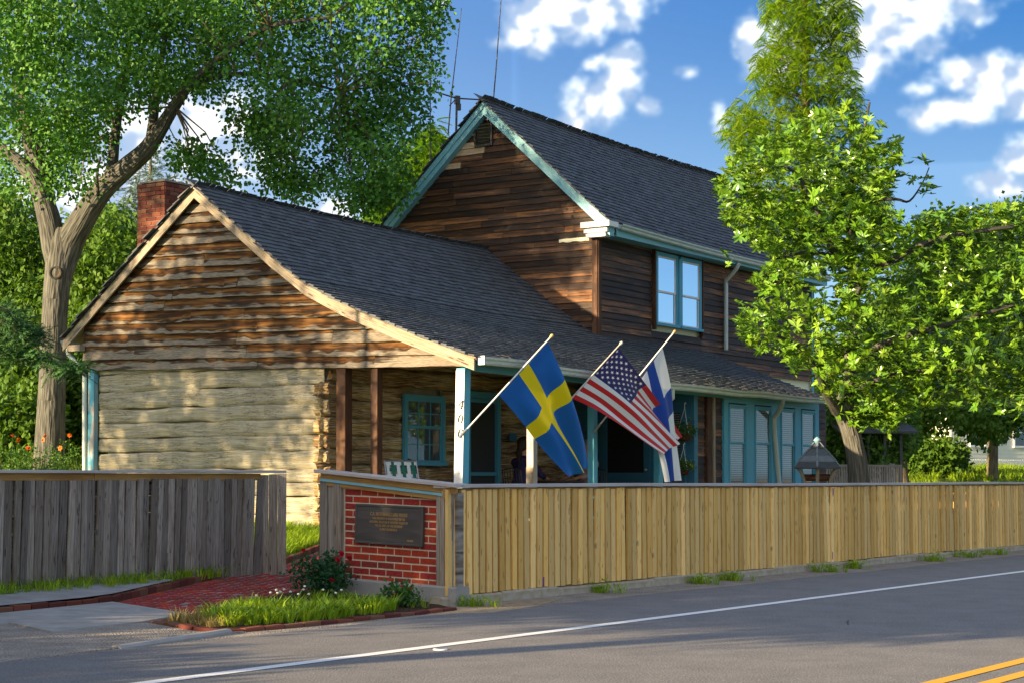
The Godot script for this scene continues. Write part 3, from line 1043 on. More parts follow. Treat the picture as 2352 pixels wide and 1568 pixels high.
# a double-hung window: casing, sashes with bars, panes, and a flat sheet behind the glass
func window(parent: Node3D, axis: int, base: float, a0: float, a1: float, h0: float, h1: float, cols: int, rows: int, frame: Material, glass: Material, behind: Material, sash_m: Material, case_w := 0.09, mid := 0.5) -> MeshInstance3D:
	var c := MB.new()
	var w := case_w
	bar(c, fp(axis, base, a0 - w, h1 + w * 0.5, 0.03), fp(axis, base, a1 + w, h1 + w * 0.5, 0.03), w, 0.06)
	bar(c, fp(axis, base, a0 - w - 0.03, h0 - 0.025, 0.045), fp(axis, base, a1 + w + 0.03, h0 - 0.025, 0.045), 0.05, 0.09)
	for e in [a0 - w * 0.5, a1 + w * 0.5]:
		bar(c, fp(axis, base, e, h0, 0.028), fp(axis, base, e, h1, 0.028), w, 0.056, fp(axis, base, 1, 0, 0) - fp(axis, base, 0, 0, 0))
	var win := part("window", c, frame, parent)
	var hm := lerpf(h0, h1, mid)
	var side := fp(axis, base, 1, 0, 0) - fp(axis, base, 0, 0, 0)
	for k in 2:
		var lo := h0 if k == 0 else hm - 0.012
		var hi := hm + 0.012 if k == 0 else h1
		var o := 0.018 if k == 0 else 0.034
		var s := MB.new()
		var t := 0.035
		bar(s, fp(axis, base, a0, lo + t * 0.5, o), fp(axis, base, a1, lo + t * 0.5, o), t, 0.016)
		bar(s, fp(axis, base, a0, hi - t * 0.5, o), fp(axis, base, a1, hi - t * 0.5, o), t, 0.016)
		for e in [a0 + t * 0.5, a1 - t * 0.5]:
			bar(s, fp(axis, base, e, lo + t, o), fp(axis, base, e, hi - t, o), t, 0.0155, side)
		for i in range(1, cols):
			var a := lerpf(a0, a1, float(i) / cols)
			bar(s, fp(axis, base, a, lo + t, o), fp(axis, base, a, hi - t, o), 0.016, 0.012, side)
		for j in range(1, rows):
			var h := lerpf(lo, hi, float(j) / rows)
			bar(s, fp(axis, base, a0 + t, h, o), fp(axis, base, a1 - t, h, o), 0.016, 0.0125)
		part("sash", s, sash_m, win)
		var g := MB.new()
		g.quad(fp(axis, base, a0 + t * 0.8, lo + t * 0.8, o - 0.003), fp(axis, base, a1 - t * 0.8, lo + t * 0.8, o - 0.003), fp(axis, base, a1 - t * 0.8, hi - t * 0.8, o - 0.003), fp(axis, base, a0 + t * 0.8, hi - t * 0.8, o - 0.003))
		part("pane", g, glass, win)
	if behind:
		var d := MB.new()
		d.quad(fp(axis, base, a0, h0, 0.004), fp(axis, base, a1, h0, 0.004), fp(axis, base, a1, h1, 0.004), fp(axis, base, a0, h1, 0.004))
		part("pane_backing", d, behind, win)  # flat backing; where black, the dark of the room is painted on
	return win

# ---------------------------------------------------------------- the log house with its porch
const RF := [Vector2(0.33, 2.95), Vector2(-0.43, 3.205), Vector2(-1.06, 3.445), Vector2(-2.03, 3.83), Vector2(-2.45, 4.025), Vector2(-2.73, 4.165), Vector2(-3.44, 4.655), Vector2(-4.97, 5.82)]
const RB := [Vector2(-7.85, 3.56), Vector2(-4.97, 5.82)]

func log_sag(u: float, v: float) -> float:
	var t := clampf((v + 4.97) / 5.30, 0.0, 1.0) if v > -4.97 else 0.0
	return lerpf(-0.10 * u / 8.0 - 0.05 * sin(PI * clampf(u / 8.0, 0, 1)), -0.115 * smoothstep(0.0, 5.8, u), t)

func rake_h(v: float) -> float:
	if v < -4.97:
		return lerpf(3.56, 5.82, (v + 7.85) / 2.88)
	for k in RF.size() - 1:
		if v >= RF[k + 1].x:
			return lerpf(RF[k].y, RF[k + 1].y, (v - RF[k].x) / (RF[k + 1].x - RF[k].x))
	return 5.8

func make_log_house() -> void:
	var r := RandomNumberGenerator.new()
	r.seed = 31
	var house := thing("log_house", "low log house with shingle roof, orange-grey clapboard gable and open porch", "house", HT)
	# solid core behind logs and boards
	var core := MB.new()
	core.box(Transform3D(Basis.IDENTITY, Vector3(4.05, 1.7, -4.86)), Vector3(7.8, 2.9, 4.60))
	part("inner_wall", core, M.chink, house)
	var gab := MB.new()
	var gpts := []
	for k in 29:
		gpts.append(lerpf(-7.5, 0.05, k / 28.0))
	for k in 28:
		var a: float = gpts[k]
		var b2: float = gpts[k + 1]
		gab.quad(Vector3(0.03, 2.9, a), Vector3(0.03, 2.9, b2), Vector3(0.03, rake_h(b2) - 0.05, b2), Vector3(0.03, rake_h(a) - 0.05, a))
		gab.quad(Vector3(0.06, 2.9, b2), Vector3(0.06, 2.9, a), Vector3(0.06, rake_h(a) - 0.05, a), Vector3(0.06, rake_h(b2) - 0.05, b2))
	part("gable_sheathing", gab, M.siding[0], house)
	# foundation
	var fnd := MB.new()
	fnd.box(Transform3D(Basis.IDENTITY, Vector3(4.0, 0.32, -4.83)), Vector3(8.0, 0.5, 4.8))
	part("foundation", fnd, M.stucco, house)
	# gable logs
	var h := 0.50
	var k2 := 0
	while h < 2.98:
		var hh := minf(r.randf_range(0.19, 0.30), 3.04 - h)
		part("log", log_beam(0, 0.0, -7.22, -2.50, h, h + hh - 0.004, 0.026, 10.0 + 3.7 * k2), M.log[k2 % 3], house)
		h += hh
		k2 += 1
	# front wall logs, cut at the window and the door; their ragged ends stick out past the gable
	h = 0.50
	while h < 3.85:
		var hh := minf(r.randf_range(0.20, 0.29), 3.9 - h)
		var cuts := [-0.13 if h + hh < 2.84 else 0.10]
		if h + hh > 1.50 and h < 2.56:
			cuts += [1.80, 2.93]
		if h < 2.66:
			cuts += [3.50, 4.48]
		cuts.append(7.1)
		for j in range(0, cuts.size(), 2):
			part("log", log_beam(1, -2.45, cuts[j], cuts[j + 1], h, h + hh - 0.006, 0.055, 60.0 + 5.3 * k2 + j, 0.09 if j == 0 else 0.0), M.log_bare[k2 % 3], house)
		# the log's end seen from the gable side
		if h + hh < 2.84:
			part("log_end", log_beam(0, -0.09, -2.56, -2.36, h + 0.01, h + hh - 0.03, 0.07, 9.0 + 7.1 * k2, 0.04), M.log_bare[(k2 + 1) % 3], house)
		h += hh
		k2 += 1
	# clapboards of the gable
	var course := 0
	var low := 0.0
	while true:
		var expo := 0.172 + r.randf_range(-0.02, 0.02)
		var base_h := func(v: float) -> float: return lerpf(3.045, 2.845, (v + 7.55) / 7.65) + low
		var va := -7.55
		while va < 0.2 and rake_h(va) - 0.10 < base_h.call(va) + 0.02:
			va += 0.02
		var vb := 0.20
		while vb > va and rake_h(vb) - 0.06 < base_h.call(vb) + 0.01:
			vb -= 0.02
		if vb - va < 0.12:
			break
		var breaks := [va]
		if vb - va > 2.2:
			var n := r.randi_range(1, 2) if vb - va > 3.5 else r.randi_range(0, 1)
			var at0: float = va + (vb - va) * r.randf_range(0.25, 0.5)
			for j in n:
				breaks.append(at0)
				at0 += (vb - va) * r.randf_range(0.22, 0.4)
		breaks.append(vb)
		for j in breaks.size() - 1:
			var s := r.randf_range(0, 300)
			var amp := r.randf_range(0.006, 0.022)
			var drop := r.randf_range(-0.012, 0.012)
			var b := clap(0, -0.02, breaks[j] + 0.003, breaks[j + 1] - 0.003,
				func(v: float) -> float: return base_h.call(v) + drop - 0.018 + amp * n2.get_noise_2d(v * 0.9, s) + 0.006 * n1.get_noise_2d(v * 5.0, s),
				func(v: float) -> float: return minf(base_h.call(v) + expo + 0.02, rake_h(v) - 0.03),
				maxi(3, int((breaks[j + 1] - breaks[j]) / 0.14)), 0.048 + r.randf_range(0, 0.016), 0.006, r.randf_range(0, 1))
			var mid_v: float = (breaks[j] + breaks[j + 1]) * 0.5
			part("clapboard", b, M.gable[3 if mid_v > -2.0 or r.randf() < 0.14 else r.randi() % 3], house)  # palest towards the porch: weathering, and the sunlit end put into the colour
		low += expo
		course += 1
	# roof
	var roof := part("roof", deck(-0.16, 8.0, RF, log_sag, 0.04), M.trim[1], house)
	var ext := [RF[0], RF[1], RF[2], RF[3], RF[4]]
	var d2 := deck(8.0, 12.55, ext, log_sag, 0.04)
	part("porch_roof_deck", d2, M.trim[2], roof)
	part("back_roof_deck", deck(-0.16, 8.0, RB, log_sag, 0.04), M.trim[1], roof)
	var list := []
	slope_shingles(-0.20, 8.0, RF, log_sag, true, r, 0.132, list)
	slope_shingles(8.0, 12.6, ext, log_sag, true, r, 0.132, list)
	slope_shingles(-0.20, 8.0, RB, log_sag, false, r, 0.16, list)
	lay_shingles(list, house, roof, 300, r)
	# a ragged cap of shingle ends along the ridge
	var cap := MB.new()
	var u := -0.2
	while u < 8.0:
		var w := r.randf_range(0.09, 0.17)
		var q := r.randf_range(0.05, 0.10)
		cap.col = Color(q, q, q)
		cap.box(Transform3D(Basis(Vector3.RIGHT, 0.62 + r.randfn(0, 0.05)), Vector3(u, 5.828 + log_sag(u, -4.97) + r.randf_range(-0.01, 0.022), -4.94)), Vector3(w - 0.006, 0.012, 0.11))
		u += w
	var rc := part("ridge_cap", cap, M.shingles, roof)
	rc.set_meta("kind", "stuff")
	# rake boards, bent where the roof flattens over the porch
	var fr := [Vector2(-4.98, 5.805), Vector2(-3.44, 4.64), Vector2(-2.73, 4.15), Vector2(-2.03, 3.815), Vector2(-1.0, 3.405), Vector2(0.32, 2.935)]
	var cutsr := [[0, 2], [2, 3], [3, 5]]
	for cu in cutsr:
		var b := MB.new()
		for k in range(cu[0], cu[1]):
			rake_piece(b, fr[k], fr[k + 1], -0.185, 0.030, 0.17)
		part("rake_board", b, M.trim[cu[0] % 4], house)
	var bl := MB.new()
	rake_piece(bl, Vector2(-4.98, 5.805), Vector2(-7.89, 3.525), -0.185, 0.030, 0.17)
	part("rake_board", bl, M.trim[3], house)
	# soffit blocks under the back eave and a return board
	var sb := MB.new()
	bar(sb, Vector3(-0.12, 3.40, -7.80), Vector3(-0.12, 3.40, -7.5), 0.10, 0.12)
	part("eave_block", sb, M.trim[0], house)
	# corner board and downspout at the back corner
	var cb := MB.new()
	upright(cb, Vector3(-0.05, 0.42, -7.31), 2.62, 0.10, 0.14)
	part("corner_board", cb, M.blue_peeling, house)
	var gt := part("gutter", gutter([Vector3(-0.16, 3.54, -7.86), Vector3(4.0, 3.51, -7.86), Vector3(8.0, 3.49, -7.86)], -1.0), M.gutter, house)
	var ds := MB.new()
	ds.tube([Vector3(-0.05, 3.46, -7.91), Vector3(-0.07, 3.32, -7.88), Vector3(-0.10, 3.08, -7.56), Vector3(-0.10, 2.95, -7.46), Vector3(-0.09, 0.55, -7.44)], [0.04, 0.04, 0.04, 0.04, 0.04], 8)
	part("downspout", ds, M.gutter, gt)
	# front gutter along the porch, sagging, with end cap and spouts
	var gp := []
	for k in 13:
		var uu := -0.10 + k * 12.25 / 12.0
		gp.append(Vector3(uu, 2.965 + log_sag(uu, 0.33) + 0.012 * sin(uu * 2.2), 0.335))
	var g2 := part("gutter", gutter(gp), M.gutter, house)
	var ec := MB.new()
	ec.box(Transform3D(Basis.IDENTITY, Vector3(-0.108, 2.905, 0.392)), Vector3(0.014, 0.125, 0.115))
	part("end_cap", ec, M.white, g2)
	var hang := MB.new()
	for k in 9:
		var uu := 0.6 + k * 1.3
		var hy := 2.97 + log_sag(uu, 0.33)
		hang.tube([Vector3(uu, hy, 0.44), Vector3(uu + 0.01, hy + 0.03, 0.39), Vector3(uu, hy + 0.06, 0.26)], [0.004, 0.004, 0.004], 5)
	part("hanger_straps", hang, M.iron, g2)
	var sp := MB.new()
	var e1 := on_v(1545, 885, 0.38)
	sp.tube([e1 + Vector3(0, 0.02, 0), e1 + Vector3(0, -0.2, 0), e1 + Vector3(0, -0.30, -0.12), e1 + Vector3(0, -0.36, -0.25)], [0.04, 0.04, 0.04, 0.04], 8)
	part("downspout", sp, M.gutter, g2)
	var sp2 := MB.new()
	var t1 := on_v(1800, 915, 0.39)
	var t2 := on_v(1793, 938, 0.25)
	var t3 := on_v(1778, 960, 0.09)
	var t4 := on_v(1790, 1110, 0.09)
	sp2.tube([t1, t2, t3, t3 + Vector3(0.02, -0.25, 0), t4], [0.05, 0.05, 0.05, 0.05, 0.05], 8)
	part("downspout", sp2, M.gutter, g2)
	# chimney, on the back slope near the gable
	chimney(house, r)
	# porch: floor, plate beam, posts
	var fl := MB.new()
	fl.box(Transform3D(Basis.IDENTITY, Vector3(3.45, 0.40, -1.15)), Vector3(7.1, 0.20, 2.5))
	part("porch_floor", fl, M.concrete, house)
	var pb := MB.new()
	bar(pb, Vector3(0.0, 2.86, 0.02), Vector3(12.4, 2.74, 0.02), 0.14, 0.10)
	part("porch_beam", pb, M.blue, house)
	var p4 := MB.new()
	upright(p4, Vector3(-0.02, 0.45, -0.02), 2.36, 0.15, 0.15, Vector3(0.0, 0, 0.022))
	var post4 := part("porch_post", p4, M.blue, house)
	var wf := MB.new()
	wf.box(Transform3D(Basis(Vector3(0, 1, 0.022).normalized(), Vector3(0, -0.022, 1).normalized(), Vector3(1, 0, 0)), Vector3(-0.098, 1.63, 0.006)), Vector3(2.3, 0.146, 0.006))
	part("white_face", wf, M.white, post4)
	for k in 3:
		var tm := TextMesh.new()
		tm.text = ["4", "0", "6"][k]
		tm.font_size = 24
		tm.pixel_size = 0.0074
		tm.depth = 0.006
		var sf := SystemFont.new()
		sf.font_names = PackedStringArray(["Droid Serif"])
		sf.font_italic = true
		tm.font = sf
		piece("house_number_digit", tm, M.dark, post4, Transform3D(Basis(Vector3.UP, -PI / 2) * Basis(Vector3.BACK, -0.25), Vector3(-0.106, 2.30 - 0.205 * k, 0.045 - 0.006 * k)))
	for q in [[1222.0, 1.0, M.steel], [1361.0, 0.0, M.blue], [1512.0, 0.0, M.blue]]:
		var pp := on_v(q[0], 1000, 0.0)
		var b := MB.new()
		upright(b, Vector3(pp.x, 0.45, 0.0), 2.30, 0.12, 0.12)
		var o := part("porch_post", b, q[2] if q[1] < 0.5 else M.cap, house)
		if q[1] > 0.5:
			var lb := MB.new()
			upright(lb, Vector3(pp.x - 0.062, 0.45, 0.0), 0.98, 0.02, 0.125)
			part("sunlit_facing", lb, M.trim[0], o)  # pale board added to stand for sunlight on the lower post
	for q in [[-2.16, 0.17], [-1.56, 0.13]]:
		var b := MB.new()
		upright(b, Vector3(0.05, 0.42, q[0]), 2.48, q[1], q[1])
		part("porch_post", b, M.post, house)
	# porch wall: window and screen door
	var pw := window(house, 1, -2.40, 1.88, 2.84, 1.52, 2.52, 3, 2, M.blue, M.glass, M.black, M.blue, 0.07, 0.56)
	var dr := MB.new()
	for e in [3.54, 4.44]:
		bar(dr, Vector3(e, 0.5, -2.34), Vector3(e, 2.60, -2.34), 0.10, 0.06, Vector3(1, 0, 0))
	bar(dr, Vector3(3.49, 2.655, -2.34), Vector3(4.49, 2.655, -2.34), 0.11, 0.06)
	for hh2 in [0.55, 1.34, 2.56]:
		bar(dr, Vector3(3.60, hh2, -2.345), Vector3(4.38, hh2, -2.345), 0.06, 0.03)
	var door := part("screen_door", dr, M.blue, house)
	var scr := MB.new()
	scr.box(Transform3D(Basis.IDENTITY, Vector3(3.99, 1.55, -2.375)), Vector3(0.80, 2.06, 0.006))
	part("screen", scr, M.screen, door)
	# a small sign on the porch wall
	var sg := MB.new()
	sg.box(Transform3D(Basis.IDENTITY, on_v(1178, 1003, -2.33)), Vector3(0.22, 0.14, 0.012))
	part("wall_plate", sg, M.blue_deep, house)
	# porch enclosure at the right end
	enclosure(house, r)

func rake_piece(b: MB, p: Vector2, q: Vector2, u: float, th: float, w: float) -> void:
	# a board on the gable's edge between two points (z, y) of the roof line, hanging w below it
	var dn := Vector3(0, -w, 0)
	var a := Vector3(u, p.y, p.x)
	var c := Vector3(u, q.y, q.x)
	var i := Vector3(th, 0, 0)
	var l := a.distance_to(c) * 0.25
	var s := absf(p.x) * 0.3
	if q.x > p.x:
		b.quad(a + dn, c + dn, c, a, Vector2(s, 1), Vector2(s + l, 1), Vector2(s + l, 0), Vector2(s, 0))
		b.quad(c + dn + i, a + dn + i, a + i, c + i, Vector2(s, 1), Vector2(s + l, 1), Vector2(s + l, 0), Vector2(s, 0))
		b.quad(a + dn + i, c + dn + i, c + dn, a + dn)
		b.quad(a, c, c + i, a + i)
		b.quad(c + dn, c + dn + i, c + i, c)
	else:
		b.quad(c + dn, a + dn, a, c, Vector2(s, 1), Vector2(s + l, 1), Vector2(s + l, 0), Vector2(s, 0))
		b.quad(a + dn + i, c + dn + i, c + i, a + i, Vector2(s, 1), Vector2(s + l, 1), Vector2(s + l, 0), Vector2(s, 0))
		b.quad(c + dn + i, a + dn + i, a + dn, c + dn)
		b.quad(c, a, a + i, c + i)
		b.quad(c + dn + i, c + dn, c, c + i)

func chimney(house: Node3D, r: RandomNumberGenerator) -> void:
	var cx := 1.05
	var near := on_u(378, 412, cx - 0.35)
	var top := near.y
	var wz := 0.62
	var cz := near.z - wz * 0.5
	var core := MB.new()
	core.box(Transform3D(Basis.IDENTITY, Vector3(cx, (top + 3.6) * 0.5 - 0.02, cz)), Vector3(0.68, top - 3.64, wz - 0.02))
	var ch := part("chimney", core, M.chimney_mortar, house)
	var unit := {}
	for l in [0.205, 0.10]:
		var b := MB.new()
		b.box(Transform3D.IDENTITY, Vector3(l, 0.058, 0.02), 4.0, 0.0)
		unit[l] = b.mesh()
	var y := 4.3
	var row := 0
	while y < top - 0.02:
		var grow := 0.012 if top - y < 0.22 else 0.0
		for face in 2:
			var span := wz if face == 0 else 0.70
			var a := -span * 0.5 + (0.0 if (row + face) % 2 == 0 else -0.107)
			while a < span * 0.5 - 0.02:
				var lo := maxf(a, -span * 0.5)
				var hi := minf(a + 0.205, span * 0.5)
				if hi - lo > 0.03:
					var c := (lo + hi) * 0.5
					var f: Transform3D
					if face == 0:
						f = Transform3D(Basis(Vector3(0, 0, 1), Vector3.UP, Vector3(-1, 0, 0)), Vector3(cx - 0.345 - grow + r.randf_range(-0.002, 0.002), y, cz + c))
					else:
						f = Transform3D(Basis.IDENTITY, Vector3(cx + c, y, cz + wz * 0.5 - 0.006 + grow + r.randf_range(-0.002, 0.002)))
					piece("brick", unit[0.205], M.old_brick[r.randi() % 4], ch, f * Transform3D(Basis.from_scale(Vector3((hi - lo) / 0.205, 1, 1)), Vector3.ZERO))
				a += 0.215
		y += 0.070
		row += 1
	var cp := MB.new()
	cp.box(Transform3D(Basis.IDENTITY, Vector3(cx, top - 0.005, cz)), Vector3(0.66, 0.03, wz - 0.04))
	part("mortar_cap", cp, M.chimney_mortar, ch)

func enclosure(house: Node3D, r: RandomNumberGenerator) -> void:
	var u0 := 7.08
	var u1 := 12.95
	var core := MB.new()
	core.box(Transform3D(Basis.IDENTITY, Vector3((u0 + u1) * 0.5 + 0.05, 1.66, -1.24)), Vector3(u1 - u0 - 0.12, 2.5, 2.40))
	part("enclosure_wall", core, M.siding[0], house)
	# entry side, facing the porch: blue boards, door with a dark light, a window with a blind
	var z := func(x: float) -> float: return on_u(x, 1000, u0).z
	var bd := MB.new()
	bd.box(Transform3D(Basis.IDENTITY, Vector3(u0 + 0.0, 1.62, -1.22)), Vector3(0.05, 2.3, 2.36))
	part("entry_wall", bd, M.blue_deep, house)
	var da: float = z.call(1385)
	var db: float = z.call(1496)
	var dd := MB.new()
	dd.box(Transform3D(Basis(Vector3.UP, Vector3(0, 0, 1), Vector3(1, 0, 0)), Vector3(u0 - 0.035, 1.5, (da + db) * 0.5)), Vector3(2.0, db - da, 0.03))
	var dcz := (da + db) * 0.5
	for s in [-1.0, 1.0]:
		bar(dd, Vector3(u0 - 0.055, 0.52, dcz + s * (db - da) * 0.44), Vector3(u0 - 0.055, 2.5, dcz + s * (db - da) * 0.44), 0.11, 0.014, Vector3(0, 0, 1))
	for hh in [0.6, 1.3, 2.42]:
		bar(dd, Vector3(u0 - 0.0555, hh, dcz - (db - da) * 0.38), Vector3(u0 - 0.0555, hh, dcz + (db - da) * 0.38), 0.14, 0.014)
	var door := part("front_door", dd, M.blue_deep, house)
	var lt := MB.new()
	lt.quad(Vector3(u0 - 0.053, 1.37, dcz - (db - da) * 0.37), Vector3(u0 - 0.053, 1.37, dcz + (db - da) * 0.37), Vector3(u0 - 0.053, 2.34, dcz + (db - da) * 0.37), Vector3(u0 - 0.053, 2.34, dcz - (db - da) * 0.37))
	part("door_light", lt, M.black, door)  # black quad: the unlit interior painted into the glazed panel
	var kn := MB.new()
	kn.lathe(Transform3D(Basis(Vector3.BACK, PI / 2), Vector3(u0 - 0.06, 1.42, db - 0.06)), [Vector2(0.0, 0.06), Vector2(0.025, 0.05), Vector2(0.03, 0.03), Vector2(0.012, 0.01), Vector2(0.02, 0.0)], 10)
	part("door_knob", kn, M.steel, door)
	var wa: float = z.call(1542)
	var wb: float = z.call(1572)
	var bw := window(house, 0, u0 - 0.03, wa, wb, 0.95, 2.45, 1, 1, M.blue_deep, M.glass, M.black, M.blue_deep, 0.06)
	blind(bw, 0, u0 - 0.03, wa + 0.03, wb - 0.03, 0.98, 2.43, 0.011)
	# brown boards and posts on the front, left of the window bank
	var h := 0.45
	while h < 2.72:
		for seg in [[7.22, 7.50], [7.86, 8.20], [12.53, 12.97]]:
			var hb := h
			var b := clap(1, 0.0, seg[0], seg[1], func(_a: float) -> float: return hb - 0.01, func(_a: float) -> float: return hb + 0.135, 2, 0.026, 0.005, r.randf(), 0.5)
			part("clapboard", b, M.sidings[r.randi() % 16], house)
		h += 0.122
	var ps := MB.new()
	upright(ps, Vector3(7.66, 0.45, 0.01), 2.32, 0.20, 0.08)
	part("corner_post", ps, M.post, house)
	var ps2 := MB.new()
	upright(ps2, Vector3(7.82, 0.45, 0.03), 2.28, 0.07, 0.07)
	part("corner_post", ps2, M.trim[0], house)
	var ps3 := MB.new()
	upright(ps3, Vector3(7.12, 0.45, 0.0), 2.34, 0.14, 0.10)
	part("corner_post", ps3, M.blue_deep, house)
	# window bank in blue frames
	var bank := MB.new()
	bar(bank, Vector3(8.22, 2.71, 0.02), Vector3(12.53, 2.71, 0.02), 0.14, 0.07)
	bar(bank, Vector3(8.22, 0.72, 0.02), Vector3(12.53, 0.72, 0.02), 0.50, 0.06)
	var us := [[8.41, 9.15], [9.51, 10.25], [10.68, 11.36], [11.65, 12.34]]
	var last := 8.22
	for q in us + [[12.53, 13.0]]:
		if q[0] - last > 0.05:
			bar(bank, Vector3((last + q[0]) * 0.5, 0.97, 0.02), Vector3((last + q[0]) * 0.5, 2.64, 0.02), q[0] - last - 0.004, 0.065, Vector3(1, 0, 0))
		last = q[1]
	part("window_bank", bank, M.blue, house)
	for k in 4:
		var q: Array = us[k]
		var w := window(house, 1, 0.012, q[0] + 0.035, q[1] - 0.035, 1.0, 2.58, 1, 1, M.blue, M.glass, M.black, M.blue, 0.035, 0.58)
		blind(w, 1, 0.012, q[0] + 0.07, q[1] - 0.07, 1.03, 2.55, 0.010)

func blind(win: Node3D, axis: int, base: float, a0: float, a1: float, h0: float, h1: float, out: float) -> void:
	var b := MB.new()
	var h := h0
	while h < h1:
		b.quad(fp(axis, base, a0, h, out), fp(axis, base, a1, h, out), fp(axis, base, a1, h + 0.014, out - 0.002), fp(axis, base, a0, h + 0.014, out - 0.002))
		h += 0.040
	var o := part("blind", b, M.blind, win)
	o.set_meta("label", "cream slatted blind behind the glass")

# ---------------------------------------------------------------- the tall clapboard house behind it
const TR := [Vector2(-2.08, 6.03), Vector2(-4.92, 8.62)]
const TB := [Vector2(-7.76, 6.03), Vector2(-4.92, 8.62)]

func tall_rake(v: float) -> float:
	return 8.62 - absf(v + 4.92) * 0.912

func make_frame_house() -> void:
	var r := RandomNumberGenerator.new()
	r.seed = 83
	var g0 := 8.0
	var house := thing("frame_house", "tall dark brown clapboard house with steep gable and pale blue trim", "house", HT * Transform3D(Basis.IDENTITY, Vector3(g0, 0.45, -2.45)))
	var S := Transform3D(Basis.IDENTITY, -Vector3(g0, 0.45, -2.45))   # parts below are laid out in the house frame
	var add := func(called: String, b: MB, m: Material, parent: Node3D) -> MeshInstance3D:
		var c := MB.new()
		c.joined(b, S)
		return part(called, c, m, parent)
	var core := MB.new()
	core.box(Transform3D(Basis.IDENTITY, Vector3(13.05, 3.2, -5.05)), Vector3(9.96, 5.6, 5.10))
	for k in 30:
		var a := lerpf(-7.6, -2.48, k / 30.0)
		var b2 := lerpf(-7.6, -2.48, (k + 1) / 30.0)
		core.quad(Vector3(g0 + 0.03, 5.9, a), Vector3(g0 + 0.03, 5.9, b2), Vector3(g0 + 0.03, tall_rake(b2) - 0.06, b2), Vector3(g0 + 0.03, tall_rake(a) - 0.06, a))
	add.call("inner_wall", core, M.cream, house)
	var sag := func(u: float, _v: float) -> float: return -0.06 * sin(PI * clampf((u - 8.0) / 10.0, 0, 1)) - 0.02 * (u - 8.0) / 10.0
	# gable clapboards
	var h := 3.85
	var n := 0
	while h < 8.36:
		var va := maxf(-7.62, -4.92 - (8.55 - h) / 0.912)
		var vb := minf(-2.50, -4.92 + (8.55 - h) / 0.912)
		if vb - va < 0.1:
			break
		var gap := h > 7.42 and h < 7.50
		if not gap:
			var breaks := [va]
			if vb - va > 1.6:
				var q: float = va + (vb - va) * r.randf_range(0.2, 0.6)
				breaks.append(q)
				if vb - va > 3.0 and r.randf() < 0.75:
					breaks.append(q + (vb - va) * r.randf_range(0.15, 0.35))
			breaks.append(vb)
			for j in breaks.size() - 1:
				var a: float = breaks[j]
				var c: float = breaks[j + 1]
				if h > 7.66 and h < 8.22 and a < -5.0 and c > -5.0:
					# the vent interrupts the course
					for e in [[a, -5.22], [-4.80, c]]:
						if e[1] - e[0] > 0.05:
							add.call("clapboard", tall_board(0, g0, e[0], e[1], h, r), M.siding_pale if r.randf() < 0.45 else M.sidings[r.randi() % 16], house)
					continue
				var m: Material = M.sidings[r.randi() % 16]
				if h > 7.3 and r.randf() < 0.4:
					m = M.siding_pale
				add.call("clapboard", tall_board(0, g0, a + 0.002, c - 0.002, h, r), m, house)
		else:
			for k in 5:
				var bt := MB.new()
				var zz: float = va + (vb - va) * [0.06, 0.22, 0.34, 0.66, 0.97][k]
				upright(bt, Vector3(g0 - 0.006, h - 0.01, zz), 0.15, 0.02, 0.05, Vector3.ZERO, 0.0)
				add.call("stud", bt, M.siding[1], house)
		h += 0.122
		n += 1
	# a torn patch of pale board near the eave
	var tp := clap(0, g0, -3.28, -2.62, func(a: float) -> float: return 5.735 + 0.02 * n1.get_noise_2d(a * 6.0, 1.0), func(a: float) -> float: return 5.80 + 0.02 * n1.get_noise_2d(a * 5.0, 7.0), 8, 0.034, 0.03, 0.0)
	add.call("torn_board", tp, M.cream, house)
	# front clapboards, cut at the window
	h = 3.55
	while h < 5.92:
		var segs := [[g0 + 0.08, 10.08], [10.08, 12.24], [12.24, 18.0]]
		for s in segs:
			if s[0] == 10.08 and h > 4.10 and h < 5.80:
				continue
			var a: float = s[0]
			while a < s[1] - 0.1:
				var c := minf(s[1], a + r.randf_range(2.0, 4.5))
				if s[1] - c < 0.6:
					c = s[1]
				add.call("clapboard", tall_board(1, -2.45, a + 0.002, c - 0.002, h, r), M.sidings[r.randi() % 16], house)
				a = c
		h += 0.122
	# corner boards
	var cb := MB.new()
	upright(cb, Vector3(g0 - 0.035, 3.7, -2.49), 2.2, 0.025, 0.12, Vector3.ZERO, 0.004)
	upright(cb, Vector3(g0 + 0.03, 3.7, -2.425), 2.2, 0.11, 0.03, Vector3.ZERO, 0.004)
	add.call("corner_board", cb, M.post, house)
	var cb2 := MB.new()
	upright(cb2, Vector3(18.0, 2.9, -2.425), 3.0, 0.10, 0.03, Vector3.ZERO, 0.004)
	add.call("corner_board", cb2, M.blue, house)
	# louvred vent
	var vt := MB.new()
	for e in [-5.205, -4.815]:
		bar(vt, Vector3(g0 - 0.04, 7.80, e), Vector3(g0 - 0.04, 8.26, e), 0.04, 0.05, Vector3(0, 0, 1))
	bar(vt, Vector3(g0 - 0.04, 8.28, -5.225), Vector3(g0 - 0.04, 8.28, -4.795), 0.04, 0.05)
	bar(vt, Vector3(g0 - 0.04, 7.78, -5.225), Vector3(g0 - 0.04, 7.78, -4.795), 0.04, 0.05)
	for k in 7:
		vt.box(Transform3D(Basis(Vector3(0, 0, 1), -0.0) * Basis(Vector3(0, 0, 1), 0.7), Vector3(g0 - 0.03, 7.83 + 0.065 * k, -5.01)), Vector3(0.07, 0.01, 0.36))
	add.call("louvre_vent", vt, M.iron, house)
	# roof
	var dk := deck(7.82, 18.15, TR, sag, 0.05)
	var roof: MeshInstance3D = add.call("roof", dk, M.trim[1], house)
	add.call("back_roof_deck", deck(7.82, 18.15, TB, sag, 0.05), M.trim[1], roof)
	var list := []
